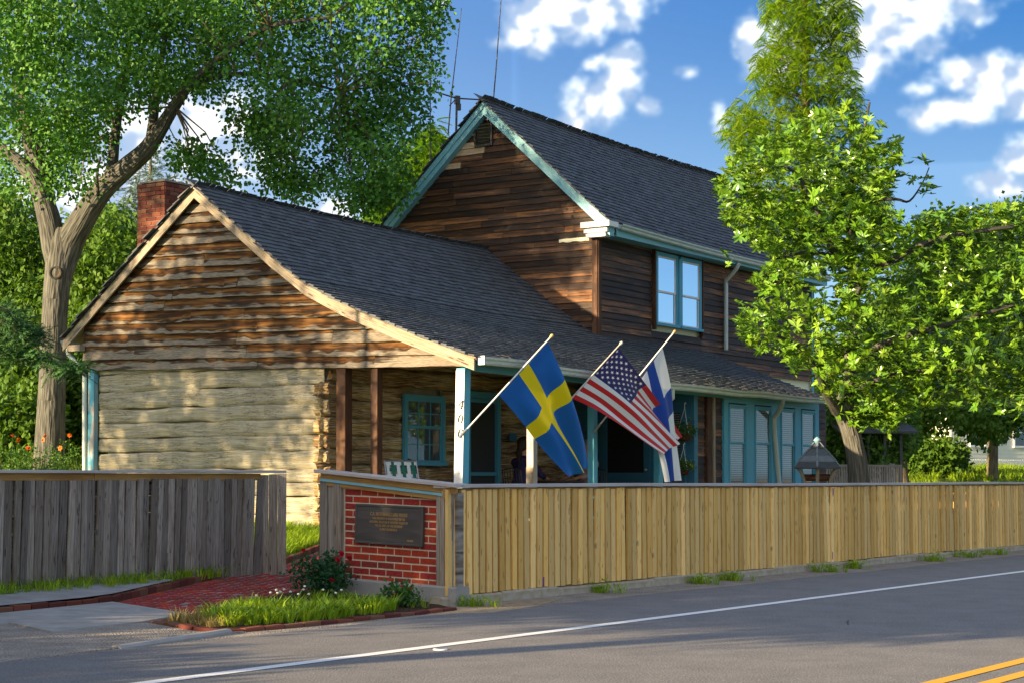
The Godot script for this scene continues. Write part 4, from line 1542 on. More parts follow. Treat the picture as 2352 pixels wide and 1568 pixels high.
	slope_shingles(7.78, 18.15, TR, sag, true, r, 0.135, list)
	slope_shingles(7.78, 18.15, TB, sag, false, r, 0.2, list)
	for q in list:
		q[0] = S * (q[0] as Transform3D)
	lay_shingles_at(list, roof, 300, r, S)
	var cap := MB.new()
	var u := 7.8
	while u < 18.1:
		var w := r.randf_range(0.10, 0.18)
		var q := r.randf_range(0.05, 0.10)
		cap.col = Color(q, q, q)
		var curl := 0.03 if u > 11.5 else 0.0
		cap.box(Transform3D(Basis(Vector3.RIGHT, 0.72 + r.randfn(0, 0.05)), Vector3(u, 8.635 + sag.call(u, 0.0) + r.randf_range(-0.01, 0.01) + maxf(0.0, r.randfn(0, curl)), -4.88)), Vector3(w - 0.006, 0.012, 0.10))
		u += w
	var rc: MeshInstance3D = add.call("ridge_cap", cap, M.shingles, roof)
	rc.set_meta("kind", "stuff")
	# painted rake trim in two steps, and the cornice return
	for s in 2:
		var zz := -2.09 if s == 0 else -7.75
		var b := MB.new()
		var m2 := MB.new()
		rake_piece(b, Vector2(-4.92, 8.59), Vector2(zz, tall_rake(zz) - 0.03), 7.83, 0.16, 0.24)
		rake_piece(m2, Vector2(-4.92, 8.605), Vector2(zz, tall_rake(zz) - 0.015), 7.795, 0.034, 0.13)
		var rb: MeshInstance3D = add.call("rake_board", b, M.teal, house)
		add.call("crown_moulding", m2, M.teal, rb)
	var ret := MB.new()
	ret.box(Transform3D(Basis.IDENTITY, Vector3(7.86, 5.98, -2.33)), Vector3(0.36, 0.10, 0.62))
	ret.box(Transform3D(Basis.IDENTITY, Vector3(7.90, 5.885, -2.36)), Vector3(0.28, 0.09, 0.50))
	ret.box(Transform3D(Basis.IDENTITY, Vector3(7.90, 5.80, -2.38)), Vector3(0.20, 0.08, 0.42))
	add.call("cornice_return", ret, M.white, house)
	var so := MB.new()
	so.box(Transform3D(Basis.IDENTITY, Vector3(13.1, 5.80, -2.27)), Vector3(10.0, 0.03, 0.34))
	so.box(Transform3D(Basis.IDENTITY, Vector3(13.1, 5.86, -2.10)), Vector3(10.0, 0.16, 0.03))
	add.call("soffit", so, M.teal, house)
	var gp := []
	for k in 11:
		var uu := 8.12 + k * 1.0
		gp.append(Vector3(uu, 6.02 + sag.call(uu, 0.0), -2.085))
	var gt: MeshInstance3D = add.call("gutter", gutter(gp), M.gutter, house)
	var hs := MB.new()
	for k in 8:
		var uu := 8.9 + k * 1.15
		hs.tube([Vector3(uu, 6.03, -1.97), Vector3(uu, 6.08, -2.05), Vector3(uu + 0.03, 6.14, -2.25)], [0.004, 0.004, 0.004], 5)
	add.call("hanger_straps", hs, M.iron, gt)
	var ds := MB.new()
	var p0 := on_v(1698, 605, -2.03)
	var p1 := on_v(1692, 618, -2.08)
	var p2 := on_v(1668, 645, -2.36)
	var p3 := on_v(1668, 803, -2.37)
	ds.tube([p0, p1, p2, p2 + Vector3(0, -0.08, 0), p3], [0.045, 0.045, 0.045, 0.045, 0.045], 8)
	add.call("downspout", ds, M.gutter, gt)
	# the double window
	for k in 2:
		var w0 := 10.26 if k == 0 else 11.30
		var tmp := Node3D.new()
		tmp.name = "window_holder"
		house.add_child(tmp)
		var win := window(tmp, 1, -2.43, w0, w0 + 0.78, 4.34, 5.68, 1, 1, M.blue, M.mirror_glass, M.curtain, M.white, 0.075, 0.47)
		tmp.remove_child(win)
		house.add_child(win, true)
		win.transform = S
		tmp.free()
	var mu := MB.new()
	bar(mu, Vector3(11.17, 4.33, -2.37), Vector3(11.17, 5.70, -2.37), 0.12, 0.05, Vector3(1, 0, 0))
	add.call("mullion", mu, M.blue, house)
	var cs := MB.new()
	for e in [10.135, 12.205]:
		bar(cs, Vector3(e, 4.20, -2.40), Vector3(e, 5.80, -2.40), 0.05, 0.08, Vector3(1, 0, 0))
	bar(cs, Vector3(10.1, 5.80, -2.40), Vector3(12.24, 5.80, -2.40), 0.06, 0.075)
	add.call("window_casing", cs, M.post, house)
	antenna()

func tall_board(axis: int, base: float, a: float, c: float, h: float, r: RandomNumberGenerator) -> MB:
	var s := r.randf_range(0, 200)
	var amp := r.randf_range(0.001, 0.006)
	var drop := r.randf_range(-0.005, 0.003)
	var hi := func(v: float) -> float:
		return minf(h + 0.140, tall_rake(v) - 0.10) if axis == 0 else h + 0.140
	return clap(axis, base, a, c, func(v: float) -> float: return h + drop + amp * n2.get_noise_2d(v * 0.8, s), hi, maxi(2, int((c - a) / 0.4)), 0.027 + r.randf_range(0.0, 0.005), 0.004, r.randf_range(0, 1))

func lay_shingles_at(list: Array, roof: Node3D, limit: int, r: RandomNumberGenerator, S: Transform3D) -> void:
	var eye := S * (HT.affine_inverse() * Vector3(0, EYE, 0))
	list.sort_custom(func(p: Array, q: Array) -> bool: return (p[0] as Transform3D).origin.distance_squared_to(eye) < (q[0] as Transform3D).origin.distance_squared_to(eye))
	var unit := wedge(1.0).mesh()
	var rest := MB.new()
	for k in list.size():
		var f: Transform3D = list[k][0]
		var w: float = list[k][1]
		if k < limit:
			piece("shingle", unit, M.shingle[r.randi() % 5], roof, f * Transform3D(Basis.from_scale(Vector3(w, 1, 1)), Vector3.ZERO))
		else:
			var q := r.randf_range(0.060, 0.11)
			rest.col = Color(q * 0.92, q, q * 1.14)
			rest.joined(wedge(w), f)
	var o := part("shingle_field", rest, M.shingles, roof)
	o.set_meta("kind", "stuff")

func antenna() -> void:
	# a mast behind the ridge with a cross arm and three tall whips
	var z := 41.0
	var foot := at(1047, 345, z)
	var o := thing("radio_antenna", "thin dark radio antenna mast with three tall whips above the ridge", "antenna", spot(Vector3(foot.x, ground_at(foot), foot.z)))
	var m := MB.new()
	m.tube([Vector3(foot.x, ground_at(foot), foot.z), foot, at(1049, 222, z)], [0.03, 0.03, 0.028], 8)
	part("mast", m, M.iron, o, true)
	var a := MB.new()
	a.tube([at(986, 207, z - 0.4), at(1049, 226, z), at(1102, 229, z + 0.2)], [0.018, 0.02, 0.018], 8)
	a.tube([at(1032, 243, z - 0.1), at(1049, 226, z)], [0.012, 0.012], 6)
	part("cross_arm", a, M.iron, o, true)
	var bx := MB.new()
	bx.box(spot(at(1050, 230, z), 0.4), Vector3(0.12, 0.20, 0.10), 0.25, 0.0, 0.01)
	bx.box(spot(at(1053, 246, z), 0.4), Vector3(0.10, 0.16, 0.08), 0.25, 0.0, 0.01)
	part("rotor_box", bx, M.iron, o, true)
	for w in [[[988, 400], [988, 207], [996, -90]], [[1029, 310], [1036, 225], [1060, 18]], [[1133, 232], [1140, 150], [1156, -70]]]:
		var b := MB.new()
		var pts := []
		for p in w:
			pts.append(at(p[0], p[1], z - 0.3))
		b.tube(pts, [0.018, 0.015, 0.007], 6)
		part("whip", b, M.iron, o, true)

# ---------------------------------------------------------------- fences, brick pier, path
func slat_mesh(l: float, w: float, t: float, k: int) -> ArrayMesh:
	var b := MB.new()
	b.box(Transform3D(Basis(Vector3.UP, Vector3.LEFT, Vector3.BACK), Vector3(0, l * 0.5, 0)), Vector3(l, w, t), 0.45, 0.31 * k, minf(0.004, t * 0.3))
	return b.mesh()

func make_fences() -> void:
	var r := RandomNumberGenerator.new()
	r.seed = 17
	# new slat fence along the road
	var f := thing("slat_fence", "long new pale wooden slat fence with flat cap rail beside the road", "fence", RT)
	var vars := []
	for k in 8:
		vars.append(slat_mesh(1.025 + 0.004 * (k % 3), 0.076 + 0.002 * (k % 4), 0.034, k))
	var u := -0.06
	var n := 0
	while u < 34.0:
		var p := piece("slat", vars[r.randi() % 8], M.slats[r.randi() % 16], f, Transform3D(Basis(Vector3.BACK, -0.012 + r.randfn(0, 0.009)) * Basis(Vector3.RIGHT, -0.01 + r.randfn(0, 0.006)), Vector3(u, 0.118 + r.randf_range(-0.006, 0.006) + 0.006 * sin(u * 0.7), 0.018 + r.randf_range(-0.006, 0.006))))
		u += 0.1105 + r.randf_range(-0.002, 0.003)
		if n == 65 or n == 150:
			u += 0.015
		n += 1
	for k in 9:
		var b := MB.new()
		var a := -0.08 + k * 3.8
		bar(b, Vector3(a, 1.185 + 0.006 * sin(k * 2.0), -0.05), Vector3(a + 3.79, 1.185 + 0.006 * sin(k * 2.0 + 2.0), -0.05), 0.036, 0.21, Vector3.UP, 0.004, 0.2 * k)
		part("cap_board", b, M.cap, f)
		var c := MB.new()
		bar(c, Vector3(a, 1.115, -0.022), Vector3(a + 3.79, 1.115, -0.022), 0.098, 0.04, Vector3.UP, 0.0, 0.3 * k)
		part("top_rail", c, M.rail, f)
		for hh in [[0.19, 0.16], [0.37, 0.17], [0.55, 0.17], [0.73, 0.17], [0.985, 0.11]] + ([[0.885, 0.082]] if k in [0, 1, 4] else []):
			# unseen boards added behind the slats to keep the gaps dark, with a slit left open near the top in some bays
			var d := MB.new()
			bar(d, Vector3(a + 0.06, hh[0], -0.035), Vector3(a + 3.75, hh[0], -0.035), hh[1], 0.02, Vector3.UP, 0.0, 0.3 * k)
			part("added_backing", d, M.rail, f)
	for k in 15:
		var b := MB.new()
		upright(b, Vector3(0.15 + k * 2.3, 0.0, -0.10), 1.16, 0.09, 0.09)
		part("post", b, M.grey[k % 4], f)
	var wall := MB.new()
	for k in 34:
		var a := -0.2 + k * 1.0
		var h0 := 0.122 + 0.010 * sin(k * 1.9)
		wall.box(Transform3D(Basis.IDENTITY, Vector3(a + 0.5, h0 * 0.5 - 0.06, -0.03)), Vector3(0.998 + 0.004, h0 + 0.10, 0.16 + 0.012 * sin(k * 2.3)), 0.25, 0.0, 0.02)
	part("footing", wall, M.stucco, f)
	var mk := MB.new()
	for q in [[1.55, 0.12], [8.6, 0.14], [8.63, 1.02]]:
		mk.box(Transform3D(Basis(Vector3.UP, Vector3.LEFT, Vector3.BACK), Vector3(q[0], q[1] + 0.06, 0.0395)), Vector3(0.10, 0.022, 0.002))
	part("paint_marks", mk, mat(lin(0.22, 0.05, 0.26), 0.7), f)
	# brick pier at the gate end, turned across the fence
	pier(r)
	# old grey fence left of the gate
	var la := rp(-7.0, -2.72)
	var lb := rp(0.98, -3.38)
	var dirv := (lb - la)
	dirv.y = 0.0
	var turn := atan2(-dirv.z, dirv.x)
	var g := thing("board_fence", "old weathered grey board fence left of the gate opening", "fence", spot(Vector3(lb.x, 0.0, lb.z), turn))
	var gv := []
	for k in 8:
		gv.append(slat_mesh([1.085, 1.08, 1.09, 1.085, 1.09, 1.08, 1.088, 1.083][k], [0.095, 0.085, 0.10, 0.075, 0.09, 0.105, 0.08, 0.09][k], 0.026, k + 2))
	var x := -8.0
	while x < -0.12:
		var k := r.randi() % 8
		var base := lerpf(0.175, 0.150, x / -5.0) 
		piece("board", gv[k], M.greys[r.randi() % 16], g, Transform3D(Basis(Vector3.BACK, -0.03 + r.randfn(0, 0.008)) * Basis(Vector3.RIGHT, r.randfn(0, 0.012)), Vector3(x, base + r.randf_range(-0.006, 0.006), 0.035 + r.randf_range(-0.004, 0.004))))
		x += [0.095, 0.085, 0.10, 0.075, 0.09, 0.105, 0.08, 0.09][k] + r.randf_range(0.006, 0.012)
	for k in 3:
		# the boards that turn the corner at the end of the fence
		piece("board", slat_mesh(1.15, 0.098, 0.024, k), M.grey[(k + 1) % 4], g, Transform3D(Basis(Vector3.UP, -turn + 0.12), Vector3(-0.10, 0.150 + 0.008 * k, 0.045) + Basis(Vector3.UP, -turn + 0.12) * Vector3(0.10 * k, 0, 0)))
	for k in 3:
		var b := MB.new()
		bar(b, Vector3(-8.0 + k * 2.75, 1.335 - 0.012 * (2 - k), 0.0), Vector3(-5.26 + k * 2.75, 1.338 - 0.012 * (2 - k), 0.0), 0.030, 0.19, Vector3.UP, 0.004, 0.3 * k)
		part("cap_board", b, M.cap, g)
		var c := MB.new()
		bar(c, Vector3(-8.0 + k * 2.62, 1.272, 0.01), Vector3(-5.39 + k * 2.62, 1.278, 0.01), 0.075, 0.045, Vector3.UP, 0.0, 0.3 * k)
		part("top_rail", c, M.rail, g)
		for hh in [0.34]:
			var d := MB.new()
			bar(d, Vector3(-8.0 + k * 2.60, hh, 0.0), Vector3(-5.41 + k * 2.60, hh, 0.0), 0.085, 0.038)
			part("rail", d, M.grey[k], g)
	for k in 5:
		# planks added behind the old boards so no light comes through the gaps
		var b := MB.new()
		bar(b, Vector3(-8.0, 0.46 + 0.175 * k, -0.028), Vector3(-0.2, 0.47 + 0.175 * k, -0.028), 0.17, 0.016)
		part("added_backing", b, M.grey[k % 4], g)
	for px in [-5.4, -2.88, -0.25]:
		var b := MB.new()
		upright(b, Vector3(px, 0.02, -0.088), 1.27, 0.095, 0.095)
		part("post", b, M.grey[2], g)

func pier(r: RandomNumberGenerator) -> void:
	# local axes: x towards the road, z facing down the road to the left (-u)
	var turn := ROAD_T - PI / 2
	var o := rp(0.0, -1.36)
	var p := thing("brick_pier", "red brick pier framed by grey posts, carrying a bronze plaque, at fence end", "pier", spot(Vector3(o.x, 0.0, o.z), turn))
	var L := 1.19
	var tilt := -0.030
	var hof := func(x: float) -> float: return 0.045 + tilt * (x - L)    # everything runs down towards the road
	var core := MB.new()
	core.box(Transform3D(Basis(Vector3.BACK, tilt), Vector3(L * 0.5 - 0.02, 0.64 + hof.call(L * 0.5), -0.10)), Vector3(L + 0.04, 1.02, 0.18))
	var body := part("mortar_core", core, M.mortar, p)
	# plinth
	var pl := MB.new()
	pl.box(Transform3D(Basis(Vector3.BACK, tilt), Vector3(L * 0.5 + 0.12, 0.045 + hof.call(L * 0.5), -0.02)), Vector3(L + 0.36, 0.24, 0.22), 0.25, 0.0, 0.015)
	part("plinth", pl, M.concrete, p)
	# bricks
	var meshes := {}
	for l in [203, 95, 50]:
		var b := MB.new()
		b.box(Transform3D.IDENTITY, Vector3(l * 0.001, 0.058, 0.03), 4.0, 0.0, 0.003)
		meshes[l] = b.mesh()
	var row := 0
	var y := 0.175
	while row < 13:
		var a := (0.0 if row % 2 == 0 else -0.108)
		while a < L - 0.04:
			var lo := maxf(a, 0.0)
			var hi := minf(a + 0.203, L)
			if hi - lo > 0.03:
				var c := (lo + hi) * 0.5
				piece("brick", meshes[203], M.brick[[0, 0, 1, 2, 2, 0, 4][r.randi() % 7]], body, Transform3D(Basis(Vector3.BACK, tilt + r.randfn(0, 0.003)) * Basis.from_scale(Vector3((hi - lo) / 0.203, 1, 1)), Vector3(c, y + hof.call(c), -0.0205 + r.randf_range(-0.0015, 0.0015))))
			a += 0.217
		y += 0.0722
		row += 1
	# posts of grey boards at either end
	for q in [[-0.26, 0.10, 0], [-0.165, 0.085, 1], [-0.07, 0.10, 2], [L + 0.075, 0.11, 3], [L + 0.165, 0.07, 1]]:
		var b := MB.new()
		upright(b, Vector3(q[0], hof.call(q[0]) + 0.06, 0.02 if q[2] != 1 else 0.005), 1.10, q[1], 0.05, Vector3.ZERO, 0.006, 0.2 * q[2])
		part("post_board", b, M.grey[q[2]], p)
	var tall := MB.new()
	upright(tall, Vector3(-0.34, 0.05, -0.06), 1.30, 0.05, 0.14, Vector3(0.035, 0, 0), 0.006)
	part("gate_post", tall, M.post, p)
	var dk := MB.new()
	dk.box(Transform3D(Basis.IDENTITY, Vector3(L + 0.10, 0.62, -0.08)), Vector3(0.26, 1.0, 0.10))
	part("post_core", dk, M.grey[0], p)
	# cap, rails and the blue strip
	var s0 := Vector3(-0.34, 1.245 + hof.call(-0.34), -0.02)
	var s1 := Vector3(L + 0.30, 1.150 + hof.call(L + 0.3), -0.02)
	var cb := MB.new()
	bar(cb, s0 + Vector3(0, 0.0, 0), s1, 0.034, 0.24, Vector3.UP, 0.004)
	part("cap_board", cb, M.cap, p)
	var r1 := MB.new()
	bar(r1, s0 + Vector3(0.05, -0.048, 0.055), s1 + Vector3(-0.04, -0.048, 0.055), 0.060, 0.03)
	part("top_rail", r1, M.rail, p)
	var r2 := MB.new()
	bar(r2, s0 + Vector3(0.05, -0.088, 0.068), s1 + Vector3(-0.16, -0.088, 0.068), 0.026, 0.024)
	part("blue_strip", r2, M.teal, p)
	var r3 := MB.new()
	bar(r3, s0 + Vector3(0.07, -0.122, 0.052), s1 + Vector3(-0.16, -0.122, 0.052), 0.042, 0.024)
	part("lower_rail", r3, M.rail, p)
	var bt := MB.new()
	bt.lathe(Transform3D(Basis(Vector3.RIGHT, PI / 2), s1 + Vector3(-0.17, -0.06, 0.072)), [Vector2(0.024, 0.0), Vector2(0.024, 0.006), Vector2(0.015, 0.014), Vector2(0.0, 0.016)], 12)
	part("bell_push", bt, M.white, p)
	# bronze plaque with raised lettering: a thing of its own, screwed to the bricks
	var c := Vector3(0.60, 0.73 + hof.call(0.60), 0.0)
	var q := thing("memorial_plaque", "dark bronze plaque with raised lettering on the red brick pier", "plaque", p.transform * Transform3D(Basis(Vector3.BACK, tilt), c))
	var pb := MB.new()
	pb.box(Transform3D(Basis.IDENTITY, Vector3(0, 0, 0.016)), Vector3(0.88, 0.40, 0.026), 0.25, 0.0, 0.008)
	part("plate", pb, M.bronze, q)
	var fr := MB.new()
	for s in [-1.0, 1.0]:
		bar(fr, Vector3(-0.44, 0.188 * s, 0.030), Vector3(0.44, 0.188 * s, 0.030), 0.022, 0.014, Vector3.UP, 0.004)
		bar(fr, Vector3(0.428 * s, -0.178, 0.030), Vector3(0.428 * s, 0.178, 0.030), 0.022, 0.0135, Vector3.RIGHT, 0.004)
	part("rim", fr, M.bronze, q)
	var lines := [["C.A. NOTHNAGLE LOG HOUSE", 0.105, 0.036, 0.0], ["THIS PROPERTY IS REGISTERED ON THE", 0.062, 0.024, 0.0], ["NATIONAL REGISTER OF HISTORIC PLACES BY", 0.026, 0.024, 0.0], ["THE U.S. DEPT. OF THE INTERIOR", -0.010, 0.024, 0.0], ["A FIRST IN AMERICA", -0.046, 0.024, 0.0], ["OWNERS", -0.145, 0.02, 0.28]]
	for l in lines:
		var tm := TextMesh.new()
		tm.text = l[0]
		tm.font_size = 32
		tm.pixel_size = l[2] / 24.0
		tm.depth = 0.004
		var sf := SystemFont.new()
		sf.font_names = PackedStringArray(["Droid Sans"])
		sf.font_weight = 700
		tm.font = sf
		piece("lettering", tm, M.letter, q, Transform3D(Basis.from_scale(Vector3(0.72, 1, 1)), Vector3(l[3], l[1], 0.0305)))

func make_gate_path() -> void:
	var r := RandomNumberGenerator.new()
	r.seed = 23
	# brick path: from the concrete slab through the gate towards the house; left and right edges in road-frame (u, v)
	var le := [Vector2(-2.50, -2.03), Vector2(-0.42, -3.01), Vector2(1.56, -3.72), Vector2(3.98, -5.11), Vector2(5.0, -6.2)]
	var ri := [Vector2(-2.67, -0.86), Vector2(-1.34, -1.47), Vector2(0.04, -1.90), Vector2(3.2, -3.3), Vector2(6.2, -4.6)]
	var bed := MB.new()
	var n := 24
	var pts := PackedVector3Array()
	var uv := PackedVector2Array()
	for k in n + 1:
		for j in 5:
			var q := edge_at(le, float(k) / n).lerp(edge_at(ri, float(k) / n), j / 4.0)
			pts.append(rp(q.x, q.y, 0.012))
			uv.append(q)
	bed.sheet(pts, 4, n, uv, true)
	if bed.n[0].y < 0.0:
		bed = MB.new()
		bed.sheet(pts, 4, n, uv, false)
	var path := struct("brick_path", bed, M.path_mortar)
	var unit := MB.new()
	unit.box(Transform3D.IDENTITY, Vector3(0.198, 0.093, 0.034), 4.0, 0.0, 0.003)
	var um := unit.mesh()
	var laid := []
	var row := 0
	var t := 0.0
	# running bond along the path, courses across it
	var total := 7.2
	var cn := 7
	while t < total:
		for j in 14:
			var s := (j + 0.5) / 13.0
			var q := edge_at(le, t / total).lerp(edge_at(ri, t / total), s)
			var w := edge_at(le, t / total).distance_to(edge_at(ri, t / total))
			if w < 0.2:
				continue
		var wd := edge_at(le, t / total).distance_to(edge_at(ri, t / total))
		var count := int(wd / 0.105)
		for j in count:
			var tt := t + (0.104 if j % 2 == 1 else 0.0)
			var a := edge_at(le, tt / total)
			var b := edge_at(ri, tt / total)
			var q := a.lerp(b, (j + 0.5) / count)
			var fwd := edge_at(le, minf(1.0, tt / total + 0.03)).lerp(edge_at(ri, minf(1.0, tt / total + 0.03)), (j + 0.5) / count) - q
			var p := rp(q.x, q.y, 0.012 + r.randf_range(-0.002, 0.002))
			var ahead := rp(q.x + fwd.x, q.y + fwd.y, 0.012)
			var x := (ahead - p).normalized()
			var z := x.cross(Vector3.UP).normalized()
			laid.append(Transform3D(Basis(x, z, x.cross(z)).rotated(Vector3.UP, r.randfn(0, 0.012)), p + Vector3(0, -0.012, 0)))
		t += 0.209
	laid.sort_custom(func(p: Transform3D, q: Transform3D) -> bool: return p.origin.z > q.origin.z)
	var rest := []
	for k in laid.size():
		if k < 300:
			piece("brick", um, M.brick[[2, 4, 0, 2, 4][r.randi() % 5]], path, laid[k])
		else:
			rest.append(laid[k])
	if rest:
		var o := many("far_bricks", um, M.brick[2], path, rest, [Color.WHITE])
		o.set_meta("kind", "stuff")
	# edging: bricks on end along the left side of the path, continuing beside the slab
	var edging := thing("brick_edging", "line of red bricks edging the path's left side under the grey fence", "edging", spot(rp(-0.4, -3.05)))
	var eu := MB.new()
	eu.box(Transform3D.IDENTITY, Vector3(0.20, 0.11, 0.065), 4.0, 0.0, 0.006)
	var em := eu.mesh()
	var chain := [Vector2(-6.5, -1.60), Vector2(-3.88, -1.93), Vector2(-2.50, -2.10), Vector2(-0.42, -3.09), Vector2(1.56, -3.80), Vector2(3.98, -5.19)]
	brick_row(edging, chain, em, 0.012, r)
	var kerb := MB.new()
	for k in 12:
		var a := lerpf(-6.6, -0.9, k / 12.0)
		var b := lerpf(-6.6, -0.9, (k + 1) / 12.0)
		var va := interp(a, [-6.5, -3.88, -2.5, -0.42], [-1.60, -1.93, -2.10, -3.09])
		var vb := interp(b, [-6.5, -3.88, -2.5, -0.42], [-1.60, -1.93, -2.10, -3.09])
		kerb.quad(rp(a, va - 0.04, 0.075), rp(b, vb - 0.04, 0.075), rp(b, minf(vb - 0.08, -2.62 - 0.08 * (b + 7.0)), 0.07), rp(a, minf(va - 0.08, -2.62 - 0.08 * (a + 7.0)), 0.07))
	var kb := part("concrete_top", kerb, M.concrete, edging, true)
	# concrete slab
	var slab := MB.new()
	var sp := [Vector2(-5.6, -1.55), Vector2(-3.88, -1.86), Vector2(-2.50, -2.02), Vector2(-2.66, -0.86), Vector2(-3.42, -0.62), Vector2(-4.48, -0.50), Vector2(-4.28, -1.25), Vector2(-5.6, -0.95)]
	poly_slab(slab, sp, 0.03, 0.10)
	struct("pavement", slab, M.concrete)
	# gravel apron between slab and road
	var ap := MB.new()
	poly_slab(ap, [Vector2(-7.5, -1.3), Vector2(-5.5, -0.95), Vector2(-4.28, -1.25), Vector2(-4.48, -0.50), Vector2(-3.42, -0.62), Vector2(-3.2, 0.35), Vector2(-4.6, 0.55), Vector2(-7.5, 0.85)], 0.018, 0.05)
	struct("gravel_apron", ap, M.gravel)
	var kc := MB.new()
	bar(kc, rp(-4.75, 0.54, -0.02), rp(-3.40, 0.34, 0.0), 0.10, 0.10, Vector3.UP, 0.02)
	var ko := thing("kerb_stone", "short pale concrete kerb at the edge of the road by grass bed", "kerb", spot(rp(-4.1, 0.45)))
	part("stone", kc, M.concrete, ko, true)
	# planting bed: soil, edged with bricks towards the road
	var bm := MB.new()
	poly_slab(bm, [Vector2(-3.28, -0.58), Vector2(-2.67, -0.84), Vector2(-1.34, -1.44), Vector2(0.0, -1.86), Vector2(-0.10, -0.2), Vector2(-0.35, 0.30), Vector2(-2.5, 0.33), Vector2(-3.45, 0.18)], 0.03, 0.06)
	struct("planting_bed", bm, M.mulch)
	var e2 := thing("brick_edging", "curved row of worn red bricks edging the grass bed beside the road", "edging", spot(rp(-2.0, 0.36)))
	var lu := MB.new()
	lu.box(Transform3D.IDENTITY, Vector3(0.20, 0.06, 0.09), 4.0, 0.0, 0.01)
	lu.col = Color.WHITE
	brick_row(e2, [Vector2(-3.34, -0.56), Vector2(-3.50, 0.16), Vector2(-3.3, 0.30), Vector2(-2.5, 0.37), Vector2(-0.40, 0.34)], lu.mesh(), 0.012, r)
	# dirt spilling from the bed at the fence corner
	var dm := MB.new()
	poly_slab(dm, [Vector2(-0.9, 0.36), Vector2(-0.2, 0.14), Vector2(0.9, 0.12), Vector2(1.6, 0.25), Vector2(0.6, 0.62), Vector2(-0.4, 0.78)], 0.012, 0.03)
	struct("bare_dirt", dm, M.dirt)

func edge_at(e: Array, t: float) -> Vector2:
	var tot := 0.0
	for k in e.size() - 1:
		tot += (e[k] as Vector2).distance_to(e[k + 1])
	var s := clampf(t, 0.0, 1.0) * tot
	for k in e.size() - 1:
		var l := (e[k] as Vector2).distance_to(e[k + 1])
		if s <= l:
			return (e[k] as Vector2).lerp(e[k + 1], s / l)
		s -= l
	return e[-1]

func brick_row(parent: Node3D, chain: Array, m: Mesh, up: float, r: RandomNumberGenerator) -> void:
	var tot := 0.0
	for k in chain.size() - 1:
		tot += (chain[k] as Vector2).distance_to(chain[k + 1])
	var n := int(tot / 0.212)
	for k in n:
		var a := edge_at(chain, (k + 0.02) / n)
		var b := edge_at(chain, (k + 0.98) / n)
		var f := along(rp(a.x, a.y, up + r.randf_range(-0.008, 0.008)), rp(b.x, b.y, up + r.randf_range(-0.008, 0.008)))
		piece("brick", m, M.old_brick[r.randi() % 4], parent, parent.transform.affine_inverse() * f)

func poly_slab(b: MB, poly: Array, up: float, thick: float) -> void:
	var pk := PackedVector2Array(poly)
	var ids := Geometry2D.triangulate_polygon(pk)
	for k in range(0, ids.size(), 3):
		var p: Vector2 = pk[ids[k]]
		var q: Vector2 = pk[ids[k + 1]]
		var s: Vector2 = pk[ids[k + 2]]
		var a := rp(p.x, p.y, up)
		var c := rp(q.x, q.y, up)
		var d := rp(s.x, s.y, up)
		if (c - a).cross(d - a).y > 0.0:
			b.tri(a, c, d, p, q, s)
		else:
			b.tri(a, d, c, p, s, q)
	for k in pk.size():
		var p := pk[k]
		var q := pk[(k + 1) % pk.size()]
		b.quad(rp(p.x, p.y, up - thick), rp(q.x, q.y, up - thick), rp(q.x, q.y, up), rp(p.x, p.y, up))

